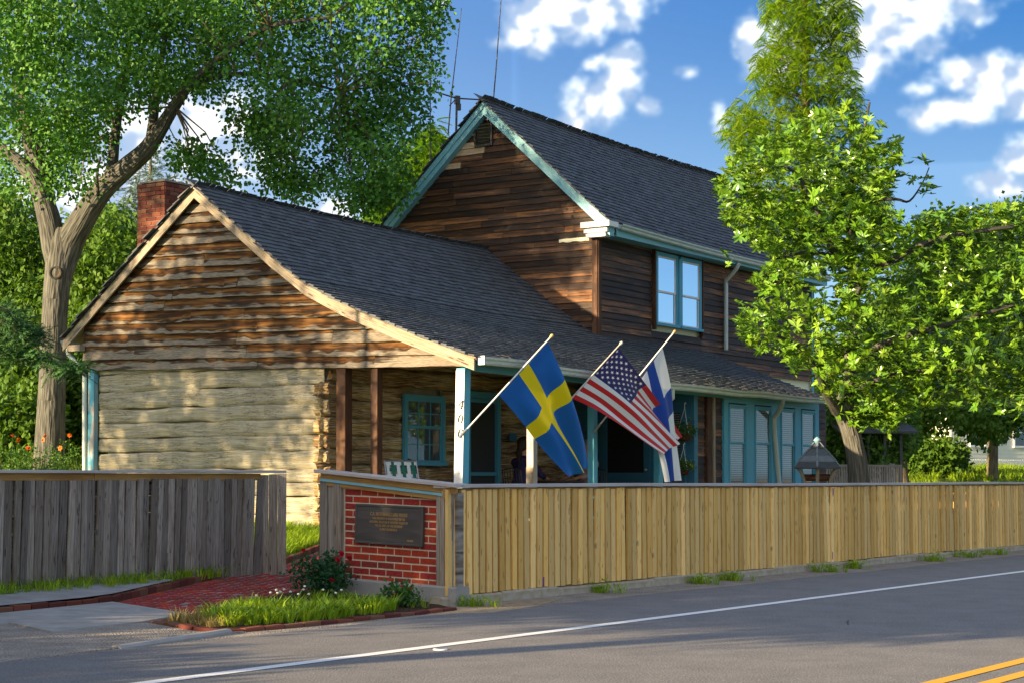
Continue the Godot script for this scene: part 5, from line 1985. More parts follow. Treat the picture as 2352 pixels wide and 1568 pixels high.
# ---------------------------------------------------------------- people, chairs and pots on the porch
# bones: [from, to, radius at from, radius at to, colour]; a smooth union of tapered capsules meshed as surface nets
func nets(bones: Array, cell: float, k: float, b: MB) -> void:
	var lo := Vector3(1e9, 1e9, 1e9)
	var hi := -lo
	for q in bones:
		var rr: float = maxf(q[2], q[3]) + k + cell * 2.0
		for p in [q[0], q[1]]:
			lo = lo.min(p - Vector3(rr, rr, rr))
			hi = hi.max(p + Vector3(rr, rr, rr))
	var n := Vector3i(((hi - lo) / cell).ceil()) + Vector3i(2, 2, 2)
	var f := PackedFloat32Array()
	var who := PackedInt32Array()
	var near := PackedFloat32Array()
	f.resize(n.x * n.y * n.z)
	f.fill(1.0)
	near.resize(f.size())
	near.fill(9.0)
	who.resize(f.size())
	for bi in bones.size():
		var q: Array = bones[bi]
		var a: Vector3 = q[0]
		var d: Vector3 = q[1] - a
		var dd := maxf(d.length_squared(), 1e-9)
		var ra: float = q[2]
		var rb: float = q[3]
		var m := maxf(ra, rb) + k * 1.2 + cell * 2.0
		var mv := Vector3(m, m, m)
		var i0 := Vector3i((((a.min(q[1])) - mv - lo) / cell).floor()).max(Vector3i.ZERO)
		var i1 := Vector3i((((a.max(q[1])) + mv - lo) / cell).ceil()).min(n - Vector3i.ONE)
		for z in range(i0.z, i1.z + 1):
			for y in range(i0.y, i1.y + 1):
				for x in range(i0.x, i1.x + 1):
					var p := lo + Vector3(x, y, z) * cell - a
					var t := clampf(p.dot(d) / dd, 0.0, 1.0)
					var e := (p - d * t).length() - lerpf(ra, rb, t)
					var at_ := (z * n.y + y) * n.x + x
					var o := f[at_]
					var h := maxf(k - absf(o - e), 0.0) / k
					f[at_] = minf(o, e) - h * h * k * 0.25
					if e < near[at_]:
						near[at_] = e
						who[at_] = bi
	var slot := {}
	var base := b.v.size()
	for z in range(1, n.z - 2):
		for y in range(1, n.y - 2):
			for x in range(1, n.x - 2):
				var at0 := (z * n.y + y) * n.x + x
				var s := 0
				var sum := Vector3.ZERO
				var cnt := 0
				var v := []
				for c in 8:
					v.append(f[at0 + (c & 1) + ((c >> 1) & 1) * n.x + (c >> 2) * n.x * n.y])
					if v[c] < 0.0:
						s += 1
				if s == 0 or s == 8:
					continue
				for e in [[0, 1], [2, 3], [4, 5], [6, 7], [0, 2], [1, 3], [4, 6], [5, 7], [0, 4], [1, 5], [2, 6], [3, 7]]:
					var va: float = v[e[0]]
					var vb: float = v[e[1]]
					if (va < 0.0) != (vb < 0.0):
						var t := va / (va - vb)
						var pa := Vector3(e[0] & 1, (e[0] >> 1) & 1, e[0] >> 2)
						var pb := Vector3(e[1] & 1, (e[1] >> 1) & 1, e[1] >> 2)
						sum += pa.lerp(pb, t)
						cnt += 1
				slot[at0] = b.v.size()
				b.v.append(lo + (Vector3(x, y, z) + sum / cnt) * cell)
				b.n.append(Vector3(f[at0 + 1] - f[at0], f[at0 + n.x] - f[at0], f[at0 + n.x * n.y] - f[at0]).normalized())
				b.t.append(Vector2(0, 0))
				b.c.append(bones[who[at0]][4])
	# smoother normals from the field at the vertex
	for z in range(1, n.z - 2):
		for y in range(1, n.y - 2):
			for x in range(1, n.x - 2):
				var at0 := (z * n.y + y) * n.x + x
				if not slot.has(at0):
					continue
				var steps := [[at0 + 1, -n.x, -n.x * n.y], [at0 + n.x, -n.x * n.y, -1], [at0 + n.x * n.y, -1, -n.x]]
				for e in steps:
					var inside := f[at0] < 0.0
					if inside == (f[e[0]] < 0.0):
						continue
					var q0: int = slot.get(at0, -1)
					var q1: int = slot.get(at0 + e[1], -1)
					var q2: int = slot.get(at0 + e[1] + e[2], -1)
					var q3: int = slot.get(at0 + e[2], -1)
					if q0 < 0 or q1 < 0 or q2 < 0 or q3 < 0:
						continue
					# keep the winding with the outward normal
					var g := (b.v[q1] - b.v[q0]).cross(b.v[q2] - b.v[q0])
					var out_n := b.n[q0] + b.n[q1] + b.n[q2] + b.n[q3]
					if g.dot(out_n) > 0.0:
						for w in [q0, q2, q1, q0, q3, q2]:
							b.ix.append(w)
					else:
						for w in [q0, q1, q2, q0, q2, q3]:
							b.ix.append(w)

func seated(called_label: String, head: Vector3, fwd: Vector3, floor_h: float, top: Color, lower: Color, skin: Color, hair: Color, tail: bool, group: String) -> void:
	var F := Vector3(fwd.x, 0, fwd.z).normalized()
	var S := F.cross(Vector3.UP)
	var P := func(f: float, u: float, s: float) -> Vector3: return head + F * f + Vector3.UP * u + S * s
	var fl := floor_h - head.y
	var base: Vector3 = P.call(0.0, fl, 0.0)
	var o := thing("person", called_label, "person", HT * spot(base), group)
	var table := 0.725 + fl
	var bones := [
		[P.call(-0.02, -0.16, 0), P.call(-0.03, -0.24, 0), 0.050, 0.062, skin],
		[P.call(-0.035, -0.27, 0.0), P.call(-0.05, -0.42, 0), 0.10, 0.135, top],
		[P.call(-0.035, -0.27, -0.14), P.call(-0.035, -0.27, 0.14), 0.068, 0.068, top],
		[P.call(-0.05, -0.42, 0), P.call(-0.10, -0.66, 0), 0.135, 0.15, top],
		[P.call(-0.11, -0.74, -0.08), P.call(-0.11, -0.74, 0.08), 0.135, 0.135, lower]]
	for s in [-1.0, 1.0]:
		var hip: Vector3 = P.call(-0.09, -0.77, 0.09 * s)
		var knee: Vector3 = P.call(0.34, -0.76, 0.11 * s)
		var ank: Vector3 = P.call(0.36, fl + 0.10, 0.11 * s)
		bones.append([hip, knee, 0.095, 0.068, lower])
		bones.append([knee, ank, 0.064, 0.042, lower])
		bones.append([ank, P.call(0.36, fl + 0.045, 0.11 * s), 0.042, 0.045, Color(0.03, 0.03, 0.03)])
		bones.append([P.call(0.36, fl + 0.04, 0.11 * s), P.call(0.53, fl + 0.032, 0.125 * s), 0.042, 0.032, Color(0.03, 0.03, 0.03)])
		var sh: Vector3 = P.call(-0.03, -0.275, 0.185 * s)
		var el: Vector3 = P.call(0.13, table + 0.10, 0.235 * s)
		var wr: Vector3 = P.call(0.36, table + 0.055, 0.13 * s)
		bones.append([sh, el, 0.060, 0.046, top])
		bones.append([el, el.lerp(wr, 0.72), 0.044, 0.036, top])
		bones.append([el.lerp(wr, 0.6), wr, 0.032, 0.026, skin])
	var b := MB.new()
	nets(bones, 0.020, 0.045, b)
	# head and hands on finer grids
	var hd := [
		[P.call(-0.012, 0.030, 0), P.call(-0.002, 0.022, 0), 0.092, 0.090, skin],
		[P.call(0.022, -0.065, 0), P.call(0.030, -0.080, 0), 0.062, 0.050, skin],
		[P.call(0.085, 0.005, 0), P.call(0.104, -0.030, 0), 0.012, 0.016, skin],
		[P.call(-0.02, -0.10, 0), P.call(-0.03, -0.20, 0), 0.052, 0.055, skin],
		[P.call(0.072, -0.072, -0.016), P.call(0.072, -0.072, 0.016), 0.012, 0.012, skin * 0.7],
		[P.call(-0.01, -0.02, -0.092), P.call(-0.005, 0.02, -0.094), 0.014, 0.017, skin], [P.call(-0.01, -0.02, 0.092), P.call(-0.005, 0.02, 0.094), 0.014, 0.017, skin]]
	nets(hd, 0.008, 0.022, b)
	for s in [-1.0, 1.0]:
		var wr: Vector3 = P.call(0.36, table + 0.055, 0.13 * s)
		var kn: Vector3 = P.call(0.435, table + 0.030, 0.11 * s)
		var hb := [[wr, kn, 0.026, 0.030, skin]]
		for k in 4:
			var off: Vector3 = S * (0.028 - 0.019 * k)
			var l: float = [0.036, 0.042, 0.040, 0.031][k]
			var a := kn + off
			var m := a + F * l + Vector3.UP * 0.004
			hb.append([a, m, 0.0095, 0.0085, skin])
			hb.append([m, m + F * l * 0.8 - Vector3.UP * 0.022, 0.0085, 0.0070, skin])
		var th: Vector3 = wr.lerp(kn, 0.45) - S * 0.026 * s
		hb.append([th, th + F * 0.035 - S * 0.018 * s, 0.012, 0.010, skin])
		hb.append([th + F * 0.035 - S * 0.018 * s, th + F * 0.065 - S * 0.012 * s - Vector3.UP * 0.01, 0.010, 0.008, skin])
		nets(hb, 0.006, 0.008, b)
	var bm := mat(Color.WHITE, 0.75)
	var c := MB.new()
	c = b
	var inv := spot(base).affine_inverse()
	var mi := MeshInstance3D.new()
	mi.name = "body"
	mi.mesh = c.mesh(inv)
	mi.material_override = bm
	o.add_child(mi)
	var eyes := MB.new()
	for s in [-1.0, 1.0]:
		eyes.lathe(spot(inv * (P.call(0.078, 0.012, 0.034 * s) as Vector3)), [Vector2(0.0, -0.010), Vector2(0.009, -0.004), Vector2(0.009, 0.004), Vector2(0.0, 0.010)], 8)
	part("eyes", eyes, M.dark, o)
	var hb2 := MB.new()
	var hs := [[P.call(-0.025, 0.045, 0), P.call(-0.015, 0.05, 0), 0.098, 0.096, hair], [P.call(-0.06, -0.02, 0), P.call(-0.05, 0.03, 0), 0.080, 0.085, hair]]
	if tail:
		hs.append([P.call(-0.11, -0.02, 0), P.call(-0.15, -0.14, 0), 0.045, 0.045, hair])
		hs.append([P.call(-0.15, -0.14, 0), P.call(-0.13, -0.30, 0), 0.045, 0.022, hair])
	nets(hs, 0.010, 0.03, hb2)
	var ho := MeshInstance3D.new()
	ho.name = "hair"
	ho.mesh = hb2.mesh(inv)
	ho.material_override = mat(Color.WHITE, 0.6)
	o.add_child(ho)

func cafe_chair(p: Vector3, face: Vector3, label: String) -> void:
	var F := Vector3(face.x, 0, face.z).normalized()
	var S := F.cross(Vector3.UP)
	var o := thing("metal_chair", label, "chair", HT * spot(p), "dark metal chairs on the porch")
	var q := func(f: float, u: float, s: float) -> Vector3: return F * f + Vector3.UP * u + S * s
	for s in [-1.0, 1.0]:
		var b := MB.new()
		b.tube([q.call(0.20, 0.0, 0.21 * s), q.call(0.19, 0.44, 0.20 * s)], [0.011, 0.011], 6)
		part("leg", b, M.iron, o)
		var c := MB.new()
		c.tube([q.call(-0.24, 0.0, 0.20 * s), q.call(-0.20, 0.45, 0.20 * s), q.call(-0.27, 0.90, 0.19 * s)], [0.011, 0.011, 0.011], 6)
		part("leg", c, M.iron, o)
	var st := MB.new()
	for k in 7:
		st.tube([q.call(-0.20 + 0.066 * k, 0.45, -0.20), q.call(-0.20 + 0.066 * k, 0.45, 0.20)], [0.012, 0.012], 6)
	part("seat", st, M.iron, o)
	var bk := MB.new()
	bk.tube([q.call(-0.27, 0.90, -0.19), q.call(-0.285, 0.93, 0.0), q.call(-0.27, 0.90, 0.19)], [0.012, 0.012, 0.012], 6)
	for k in 6:
		var s := -0.15 + 0.06 * k
		bk.tube([q.call(-0.20, 0.47, s), q.call(-0.275, 0.91, s)], [0.007, 0.007], 5)
	part("backrest", bk, M.iron, o)

func make_porch_things() -> void:
	var fl := 0.50
	var wh := on_v(1205, 1018, -1.15)
	var mh := on_v(1345, 1023, -0.95)
	wh.y = 1.80
	mh.y = 1.78
	var d := (mh - wh)
	d.y = 0.0
	seated("person with dark ponytail in navy top seated at the porch table", wh, d, fl, Color(0.020, 0.014, 0.065), Color(0.02, 0.02, 0.05), Color(0.50, 0.26, 0.17), Color(0.020, 0.012, 0.008), true, "")
	seated("person with grey hair in pale plaid shirt seated facing the table", mh, -d, fl, Color(0.38, 0.24, 0.24), Color(0.06, 0.07, 0.10), Color(0.46, 0.23, 0.15), Color(0.22, 0.20, 0.19), false, "")
	cafe_chair(Vector3(wh.x, fl, wh.z) - d.normalized() * 0.06, d, "dark metal chair under the person in navy")
	cafe_chair(Vector3(mh.x, fl, mh.z) + d.normalized() * 0.06, -d, "dark metal chair under the person in plaid")
	# table between them
	var mid := wh.lerp(mh, 0.5)
	mid.y = fl
	var t := thing("porch_table", "small round dark metal table between the two seated people", "table", HT * spot(mid))
	var tp := MB.new()
	tp.lathe(Transform3D.IDENTITY, [Vector2(0.0, 0.695), Vector2(0.46, 0.695), Vector2(0.475, 0.705), Vector2(0.475, 0.72), Vector2(0.46, 0.725), Vector2(0.0, 0.725)], 28)
	part("tabletop", tp, M.iron, t)
	for k in 4:
		var a := TAU * k / 4.0 + 0.5
		var b := MB.new()
		b.tube([Vector3(cos(a) * 0.40, 0.0, sin(a) * 0.40), Vector3(cos(a) * 0.16, 0.35, sin(a) * 0.16), Vector3(cos(a) * 0.34, 0.70, sin(a) * 0.34)], [0.012, 0.012, 0.012], 6)
		part("leg", b, M.iron, t)
	# folding lawn chair with woven webbing
	var cp := on_v(948, 1096, -1.45)
	var c := thing("lawn_chair", "folding lawn chair with white and green webbing beside porch window", "chair", HT * Transform3D(Basis(Vector3.UP, -0.35).scaled(Vector3.ONE * 1.14), Vector3(cp.x, fl, cp.z)))
	var fr := MB.new()
	for s in [-1.0, 1.0]:
		fr.tube([Vector3(0.26 * s, 0.0, 0.22), Vector3(0.26 * s, 0.38, 0.26)], [0.012, 0.012], 7)
		fr.tube([Vector3(0.26 * s, 0.0, -0.24), Vector3(0.26 * s, 0.36, -0.16), Vector3(0.25 * s, 0.90, -0.30)], [0.012, 0.012, 0.012], 7)
		fr.tube([Vector3(0.26 * s, 0.38, 0.26), Vector3(0.26 * s, 0.36, -0.16)], [0.012, 0.012], 7)
		fr.tube([Vector3(0.27 * s, 0.58, 0.24), Vector3(0.27 * s, 0.58, -0.20)], [0.015, 0.015], 7)
		fr.tube([Vector3(0.26 * s, 0.38, 0.26), Vector3(0.27 * s, 0.58, 0.22)], [0.012, 0.012], 7)
	fr.tube([Vector3(-0.25, 0.90, -0.30), Vector3(0.25, 0.90, -0.30)], [0.012, 0.012], 7)
	fr.tube([Vector3(-0.26, 0.38, 0.26), Vector3(0.26, 0.38, 0.26)], [0.012, 0.012], 7)
	part("frame", fr, M.steel, c)
	var wm := mat(lin(0.72, 0.76, 0.80), 0.6)
	var gm := mat(lin(0.02, 0.16, 0.12), 0.6)
	for k in 6:
		var x := -0.20 + 0.08 * k
		for back in 2:
			var b := MB.new()
			var p0 := Vector3(x, 0.40, -0.18) if back == 0 else Vector3(x, 0.385, -0.16)
			var p1 := Vector3(x, 0.91, -0.305) if back == 0 else Vector3(x, 0.395, 0.26)
			bar(b, p0, p1, 0.052, 0.003, Vector3.RIGHT)
			part("webbing", b, wm if k % 2 == 0 else gm, c)
	for k in 6:
		var b := MB.new()
		var h := 0.46 + 0.082 * k
		var z := lerpf(-0.19, -0.305, (h - 0.4) / 0.51)
		# one strip woven over and under the upright ones
		var prev := Vector3(-0.24, h, z)
		for j in 7:
			var nx := Vector3(-0.16 + 0.08 * j - (0.0 if j < 6 else 0.08), h, z + (0.006 if (j + k) % 2 == 0 else -0.006))
			if j == 6:
				nx = Vector3(0.24, h, z)
			b.quad(prev + Vector3(0, -0.024, 0.006), nx + Vector3(0, -0.024, 0.006), nx + Vector3(0, 0.024, -0.006), prev + Vector3(0, 0.024, -0.006))
			prev = nx
		part("webbing", b, wm if k % 3 != 1 else gm, c)
	# hanging basket and a pot of yellow flowers by the entry, on crooks
	plant_pot("hanging_basket", "hanging basket of trailing green plants beside the blinds window", on_v(1573, 990, 0.02), 0.17, Color(0.05, 0.13, 0.02), Color(0.4, 0.02, 0.02), 3, true)
	plant_pot("flower_pot", "potted plant with yellow blossoms hanging below the basket", on_v(1571, 1072, 0.02), 0.14, Color(0.06, 0.14, 0.015), Color(0.75, 0.55, 0.01), 8, true)

func plant_pot(called: String, label: String, p: Vector3, size: float, green: Color, bloom: Color, nb: int, hung: bool) -> void:
	var r := RandomNumberGenerator.new()
	r.seed = int(p.y * 1000)
	var o := thing(called, label, "plant", HT * spot(p - Vector3(0, size, 0)))
	var pot := MB.new()
	pot.lathe(Transform3D.IDENTITY, [Vector2(0.0, 0.0), Vector2(size * 0.55, 0.0), Vector2(size * 0.75, size * 0.7), Vector2(size * 0.8, size * 0.72), Vector2(size * 0.7, size * 0.66)], 14)
	part("pot", pot, M.post, o)
	if hung:
		var w := MB.new()
		for k in 3:
			var a := TAU * k / 3.0
			w.tube([Vector3(cos(a) * size * 0.78, size * 0.7, sin(a) * size * 0.78), Vector3(0, size * 3.4, 0)], [0.003, 0.003], 5)
		w.tube([Vector3(0, size * 3.4, 0), Vector3(0, size * 3.8, 0), Vector3(0.03, size * 4.0, 0), Vector3(0.05, size * 3.8, 0)], [0.005, 0.005, 0.005, 0.005], 5)
		part("wire_hanger", w, M.white, o)
	var fs := []
	for k in 90:
		var dirn := Vector3(r.randfn(), absf(r.randfn()) * 0.6 - 0.2, r.randfn()).normalized()
		fs.append(Transform3D(rot_rand(r).scaled(Vector3.ONE * r.randf_range(0.35, 0.6)), Vector3(0, size * 1.0, 0) + dirn * size * r.randf_range(0.4, 1.35)))
	many("foliage", sprig(9, 0.09, 0.035, 0.12, 5).mesh(), M.leaf, o, fs, [green, green * 1.3, green * 0.7])
	for k in nb:
		var b := MB.new()
		var c := Vector3(r.randf_range(-1, 1), r.randf_range(0.6, 1.8), r.randf_range(-1, 1)) * size
		blossom(b, Transform3D(rot_rand(r), c), 0.03, bloom)
		part("blossom", b, M.petal, o)

func blossom(b: MB, f: Transform3D, s: float, c: Color) -> void:
	b.col = c
	for k in 6:
		var a := TAU * k / 6.0
		var d := Vector3(cos(a), 0, sin(a))
		var e := Vector3(-sin(a), 0, cos(a))
		b.quad(f * Vector3.ZERO, f * (d * s * 0.6 - e * s * 0.4 + Vector3.UP * s * 0.3), f * (d * s * 1.1 + Vector3.UP * s * 0.25), f * (d * s * 0.6 + e * s * 0.4 + Vector3.UP * s * 0.3))
	b.col = Color.WHITE

# ---------------------------------------------------------------- flags on slanting poles
func path3(e: Array, t: float) -> Vector3:
	var s := clampf(t, 0.0, 1.0) * (e.size() - 1)
	var k := mini(int(s), e.size() - 2)
	var f := s - k
	var p0: Vector3 = e[maxi(k - 1, 0)]
	var p3: Vector3 = e[mini(k + 2, e.size() - 1)]
	return (e[k] as Vector3).cubic_interpolate(e[k + 1], p0, p3, f)

func cloth_mat(tex: Texture2D) -> StandardMaterial3D:
	var m := mat(Color.WHITE, 0.55, tex, 0.35)
	m.cull_mode = BaseMaterial3D.CULL_DISABLED
	m.backlight_enabled = true
	m.backlight = Color(0.5, 0.5, 0.5)
	m.rim_enabled = true
	m.rim = 0.25
	return m

func flag(called: String, label: String, tex: Texture2D, base: Array, tip: Array, top: Array, bot: Array, folds: float, ph: float, knob: Color, collar: bool) -> void:
	var pb := HT * on_v(base[0], base[1], base[2])
	var pt := HT * on_v(tip[0], tip[1], tip[2])
	var o := thing(called, label, "flag", spot(pb), "flags flying from the porch posts")
	var pole := MB.new()
	pole.tube([pb, pb.lerp(pt, 0.5), pt], [0.013, 0.0125, 0.011], 9)
	var po := part("pole", pole, M.cap if collar else M.white, o, true)
	var kb := MB.new()
	kb.lathe(Transform3D(along(pb, pt).basis * Basis(Vector3.BACK, -PI / 2), pt), [Vector2(0.010, -0.02), Vector2(0.020, 0.0), Vector2(0.026, 0.02), Vector2(0.020, 0.045), Vector2(0.0, 0.055)], 12)
	part("finial", kb, mat(knob.linear_to_srgb(), 0.4), po, true)
	var br := MB.new()
	br.tube([pb - (pt - pb).normalized() * 0.06, pb + (pt - pb).normalized() * 0.10], [0.020, 0.020], 8)
	part("bracket", br, M.steel, po, true)
	var te := []
	var be := []
	for p in top:
		te.append(HT * on_v(p[0], p[1], p[2]))
	for p in bot:
		be.append(HT * on_v(p[0], p[1], p[2]))
	var nu := 56
	var nv := 36
	var pts := PackedVector3Array()
	var uv := PackedVector2Array()
	for j in nv + 1:
		var s := float(j) / nv
		for i in nu + 1:
			var t := float(i) / nu
			var p := path3(te, t).lerp(path3(be, t), s)
			var amp := folds * smoothstep(0.02, 0.6, t)
			# folds run from the hoist down the fly and bulge towards and away from the road
			p += HT.basis.z * (amp * (sin(s * 9.5 + ph + t * 1.6) + 0.45 * sin(s * 17.0 + ph * 2.0 - t * 3.0)))
			p += HT.basis.x * (amp * 0.5 * sin(s * 7.0 + ph * 1.7 + t * 2.5))
			pts.append(p)
			uv.append(Vector2(t, s))
	var cl := MB.new()
	cl.sheet(pts, nu, nv, uv)
	part("cloth", cl, cloth_mat(tex), o, true)

func star(img: Image, cx: float, cy: float, rad: float, c: Color) -> void:
	var pg := PackedVector2Array()
	for k in 10:
		var a := -PI / 2 + PI * k / 5.0
		var q := rad if k % 2 == 0 else rad * 0.40
		pg.append(Vector2(cx + cos(a) * q, cy + sin(a) * q))
	for y in range(int(cy - rad), int(cy + rad) + 2):
		for x in range(int(cx - rad), int(cx + rad) + 2):
			if Geometry2D.is_point_in_polygon(Vector2(x + 0.5, y + 0.5), pg):
				img.set_pixel(x, y, c)

func make_flags() -> void:
	# blue with a yellow cross
	var a := Image.create(320, 200, false, Image.FORMAT_RGB8)
	a.fill(lin(0.005, 0.11, 0.44))
	a.fill_rect(Rect2i(100, 0, 40, 200), lin(0.80, 0.62, 0.005))
	a.fill_rect(Rect2i(0, 80, 320, 40), lin(0.80, 0.62, 0.005))
	# stars and stripes
	var b := Image.create(741, 390, false, Image.FORMAT_RGB8)
	b.fill(lin(0.76, 0.76, 0.78))
	for k in 7:
		b.fill_rect(Rect2i(0, k * 60, 741, 30), lin(0.55, 0.010, 0.016))
	b.fill_rect(Rect2i(0, 0, 300, 210), lin(0.018, 0.016, 0.13))
	for row in 9:
		for k in (6 if row % 2 == 0 else 5):
			star(b, 25.0 + k * 50.0 + (0.0 if row % 2 == 0 else 25.0), 21.0 + row * 21.0, 12.0, lin(0.78, 0.78, 0.8))
	# white with a blue cross
	var c := Image.create(360, 220, false, Image.FORMAT_RGB8)
	c.fill(lin(0.76, 0.77, 0.80))
	c.fill_rect(Rect2i(100, 0, 60, 220), lin(0.010, 0.055, 0.33))
	c.fill_rect(Rect2i(0, 80, 360, 60), lin(0.010, 0.055, 0.33))
	flag("flag", "blue flag with yellow cross hanging from the white corner post", ImageTexture.create_from_image(a), [1062, 996, 0.10], [1265, 774, 0.90],
		[[1259, 786, 0.88], [1285, 850, 0.86], [1313, 935, 0.80], [1336, 1010, 0.74], [1349, 1074, 0.68]],
		[[1147, 908, 0.44], [1200, 966, 0.52], [1248, 1020, 0.60], [1285, 1062, 0.68], [1313, 1093, 0.72]], 0.060, 0.6, Color(0.55, 0.42, 0.16), false)
	flag("flag", "flag with white stars on blue and red and white stripes", ImageTexture.create_from_image(b), [1233, 1002, 0.10], [1425, 790, 0.92],
		[[1420, 796, 0.90], [1458, 848, 0.86], [1500, 905, 0.74], [1536, 955, 0.60], [1569, 1002, 0.50]],
		[[1313, 914, 0.44], [1370, 940, 0.58], [1430, 978, 0.74], [1480, 1014, 0.86], [1526, 1046, 0.92]], 0.050, 2.1, Color(0.62, 0.56, 0.42), true)
	flag("flag", "white flag with blue cross hanging steeply, rightmost of the three", ImageTexture.create_from_image(c), [1370, 984, 0.10], [1548, 764, 0.92],
		[[1522, 798, 0.80], [1541, 880, 0.76], [1552, 960, 0.72], [1560, 1040, 0.70], [1566, 1102, 0.70]],
		[[1466, 880, 0.54], [1484, 950, 0.60], [1500, 1010, 0.66], [1514, 1060, 0.68], [1524, 1106, 0.68]], 0.055, 4.0, Color(0.45, 0.28, 0.12), false)

# ---------------------------------------------------------------- little roofed well
func make_well() -> void:
	var ax := at(1878, 1075, 29.5)
	var g := ground_at(ax)
	var o := thing("garden_well", "small wishing well with shingled six-sided roof behind the fence", "well", spot(Vector3(ax.x, g, ax.z), 0.35))
	var he := 1.44 - g
	var rad := 0.43
	var levels := [[rad, he], [rad * 0.80, he + 0.115], [rad * 0.56, he + 0.22], [rad * 0.30, he + 0.33], [rad * 0.14, he + 0.42]]
	var wm := []
	for q in [0.10, 0.17, 0.26]:
		wm.append(mat(Color.WHITE, 0.8, M.cap.albedo_texture))
		wm[-1].albedo_color = lin(q * 1.0, q * 1.35, q * 1.7)
	for k in 4:
		for s in 6:
			var a0 := TAU * s / 6.0
			var a1 := TAU * (s + 1) / 6.0
			var b := MB.new()
			var lo: Array = levels[k]
			var hi: Array = levels[k + 1]
			var over := 0.012
			var p0 := Vector3(cos(a1) * (lo[0] + over), lo[1] - 0.004 + 0.014, sin(a1) * (lo[0] + over))
			var p1 := Vector3(cos(a0) * (lo[0] + over), lo[1] - 0.004 + 0.014, sin(a0) * (lo[0] + over))
			var p2 := Vector3(cos(a0) * hi[0], hi[1], sin(a0) * hi[0])
			var p3 := Vector3(cos(a1) * hi[0], hi[1], sin(a1) * hi[0])
			var dn := Vector3(0, -0.020, 0)
			b.quad(p0, p1, p2, p3, Vector2(0, 1), Vector2(0.3, 1), Vector2(0.25, 0), Vector2(0.05, 0))
			b.quad(p0 + dn, p1 + dn, p1, p0)
			b.quad(p1 + dn, p0 + dn, p3 + dn, p2 + dn)
			part("roof_shingle", b, wm[(s * 3 + k * 2) % 3], o)
	for s in 6:
		var a := TAU * s / 6.0
		var b := MB.new()
		for k in 4:
			bar(b, Vector3(cos(a) * (levels[k][0] + 0.01), levels[k][1] + 0.022, sin(a) * (levels[k][0] + 0.01)), Vector3(cos(a) * levels[k + 1][0], levels[k + 1][1] + 0.018, sin(a) * levels[k + 1][0]), 0.012, 0.035)
		part("hip_batten", b, wm[2], o)
		var br := MB.new()
		br.tube([Vector3(cos(a) * 0.24, he - 0.32, sin(a) * 0.24), Vector3(cos(a) * 0.25, he - 0.20, sin(a) * 0.25), Vector3(cos(a) * 0.30, he - 0.08, sin(a) * 0.30), Vector3(cos(a) * 0.37, he - 0.005, sin(a) * 0.37)], [0.030, 0.030, 0.030, 0.032], 6)
		br.tube([Vector3(cos(a) * 0.24, 0.55, sin(a) * 0.24), Vector3(cos(a) * 0.24, he - 0.28, sin(a) * 0.24)], [0.030, 0.030], 6)
		part("bracket", br, M.grey[0], o)
	var cu := MB.new()
	cu.lathe(Transform3D(Basis.IDENTITY, Vector3(0, he + 0.40, 0)), [Vector2(0.05, 0.0), Vector2(0.05, 0.055), Vector2(0.075, 0.07), Vector2(0.05, 0.10), Vector2(0.012, 0.13), Vector2(0.0, 0.135)], 6)
	part("finial", cu, M.blue_peeling, o)
	var dr := MB.new()
	dr.lathe(Transform3D.IDENTITY, [Vector2(0.34, -0.05), Vector2(0.34, 0.62), Vector2(0.36, 0.64), Vector2(0.36, 0.68), Vector2(0.28, 0.68), Vector2(0.28, 0.30), Vector2(0.0, 0.30)], 18)
	part("drum", dr, M.grey[1], o)
	var ro := MB.new()
	ro.tube([Vector3(-0.24, he - 0.16, 0), Vector3(0.24, he - 0.16, 0)], [0.06, 0.06], 10)
	part("winding_roller", ro, M.post, o)

# ---------------------------------------------------------------- trees
func sprig(n: int, l: float, w: float, spread: float, seed_: int) -> MB:
	# leaves set loosely round a point, each folded along its rib
	var r := RandomNumberGenerator.new()
	r.seed = seed_
	var b := MB.new()
	for k in n:
		var p := Vector3(r.randfn(), r.randfn() * 0.7, r.randfn()).normalized() * spread * sqrt(r.randf())
		var d := (p.normalized() + Vector3(r.randfn(), r.randfn() - 0.7, r.randfn()) * 0.7).normalized()
		var s := d.cross(Vector3(r.randfn(), r.randfn(), r.randfn())).normalized()
		var u := s.cross(d)
		var ll := l * r.randf_range(0.7, 1.25)
		var ww := w * r.randf_range(0.8, 1.2)
		var q := r.randf_range(0.75, 1.2)
		b.col = Color(q, q, q)
		var tip := p + d * ll - u * ll * 0.12
		var a := p + d * ll * 0.45 + s * ww * 0.5 - u * ww * 0.2
		var c := p + d * ll * 0.45 - s * ww * 0.5 - u * ww * 0.2
		b.tri(p, a, tip)
		b.tri(p, tip, c)
	b.col = Color.WHITE
	return b

func long_leaf(l: float, w: float, curl: float) -> MB:
	# a lance-shaped leaf along +z with a rib groove
	var b := MB.new()
	var xs := [0.0, 0.55, 1.0, 0.9, 0.5, 0.0]
	var zs := [0.0, 0.18, 0.42, 0.65, 0.86, 1.0]
	for k in 5:
		for s in [-1.0, 1.0]:
			var y0: float = -curl * l * zs[k] * zs[k]
			var y1: float = -curl * l * zs[k + 1] * zs[k + 1]
			var c0 := Vector3(0, y0, zs[k] * l)
			var c1 := Vector3(0, y1, zs[k + 1] * l)
			var e0 := c0 + Vector3(s * xs[k] * w * 0.5, xs[k] * w * 0.12, 0)
			var e1 := c1 + Vector3(s * xs[k + 1] * w * 0.5, xs[k + 1] * w * 0.12, 0)
			if s > 0.0:
				b.quad(c0, c1, e1, e0)
			else:
				b.quad(c0, e0, e1, c1)
	return b

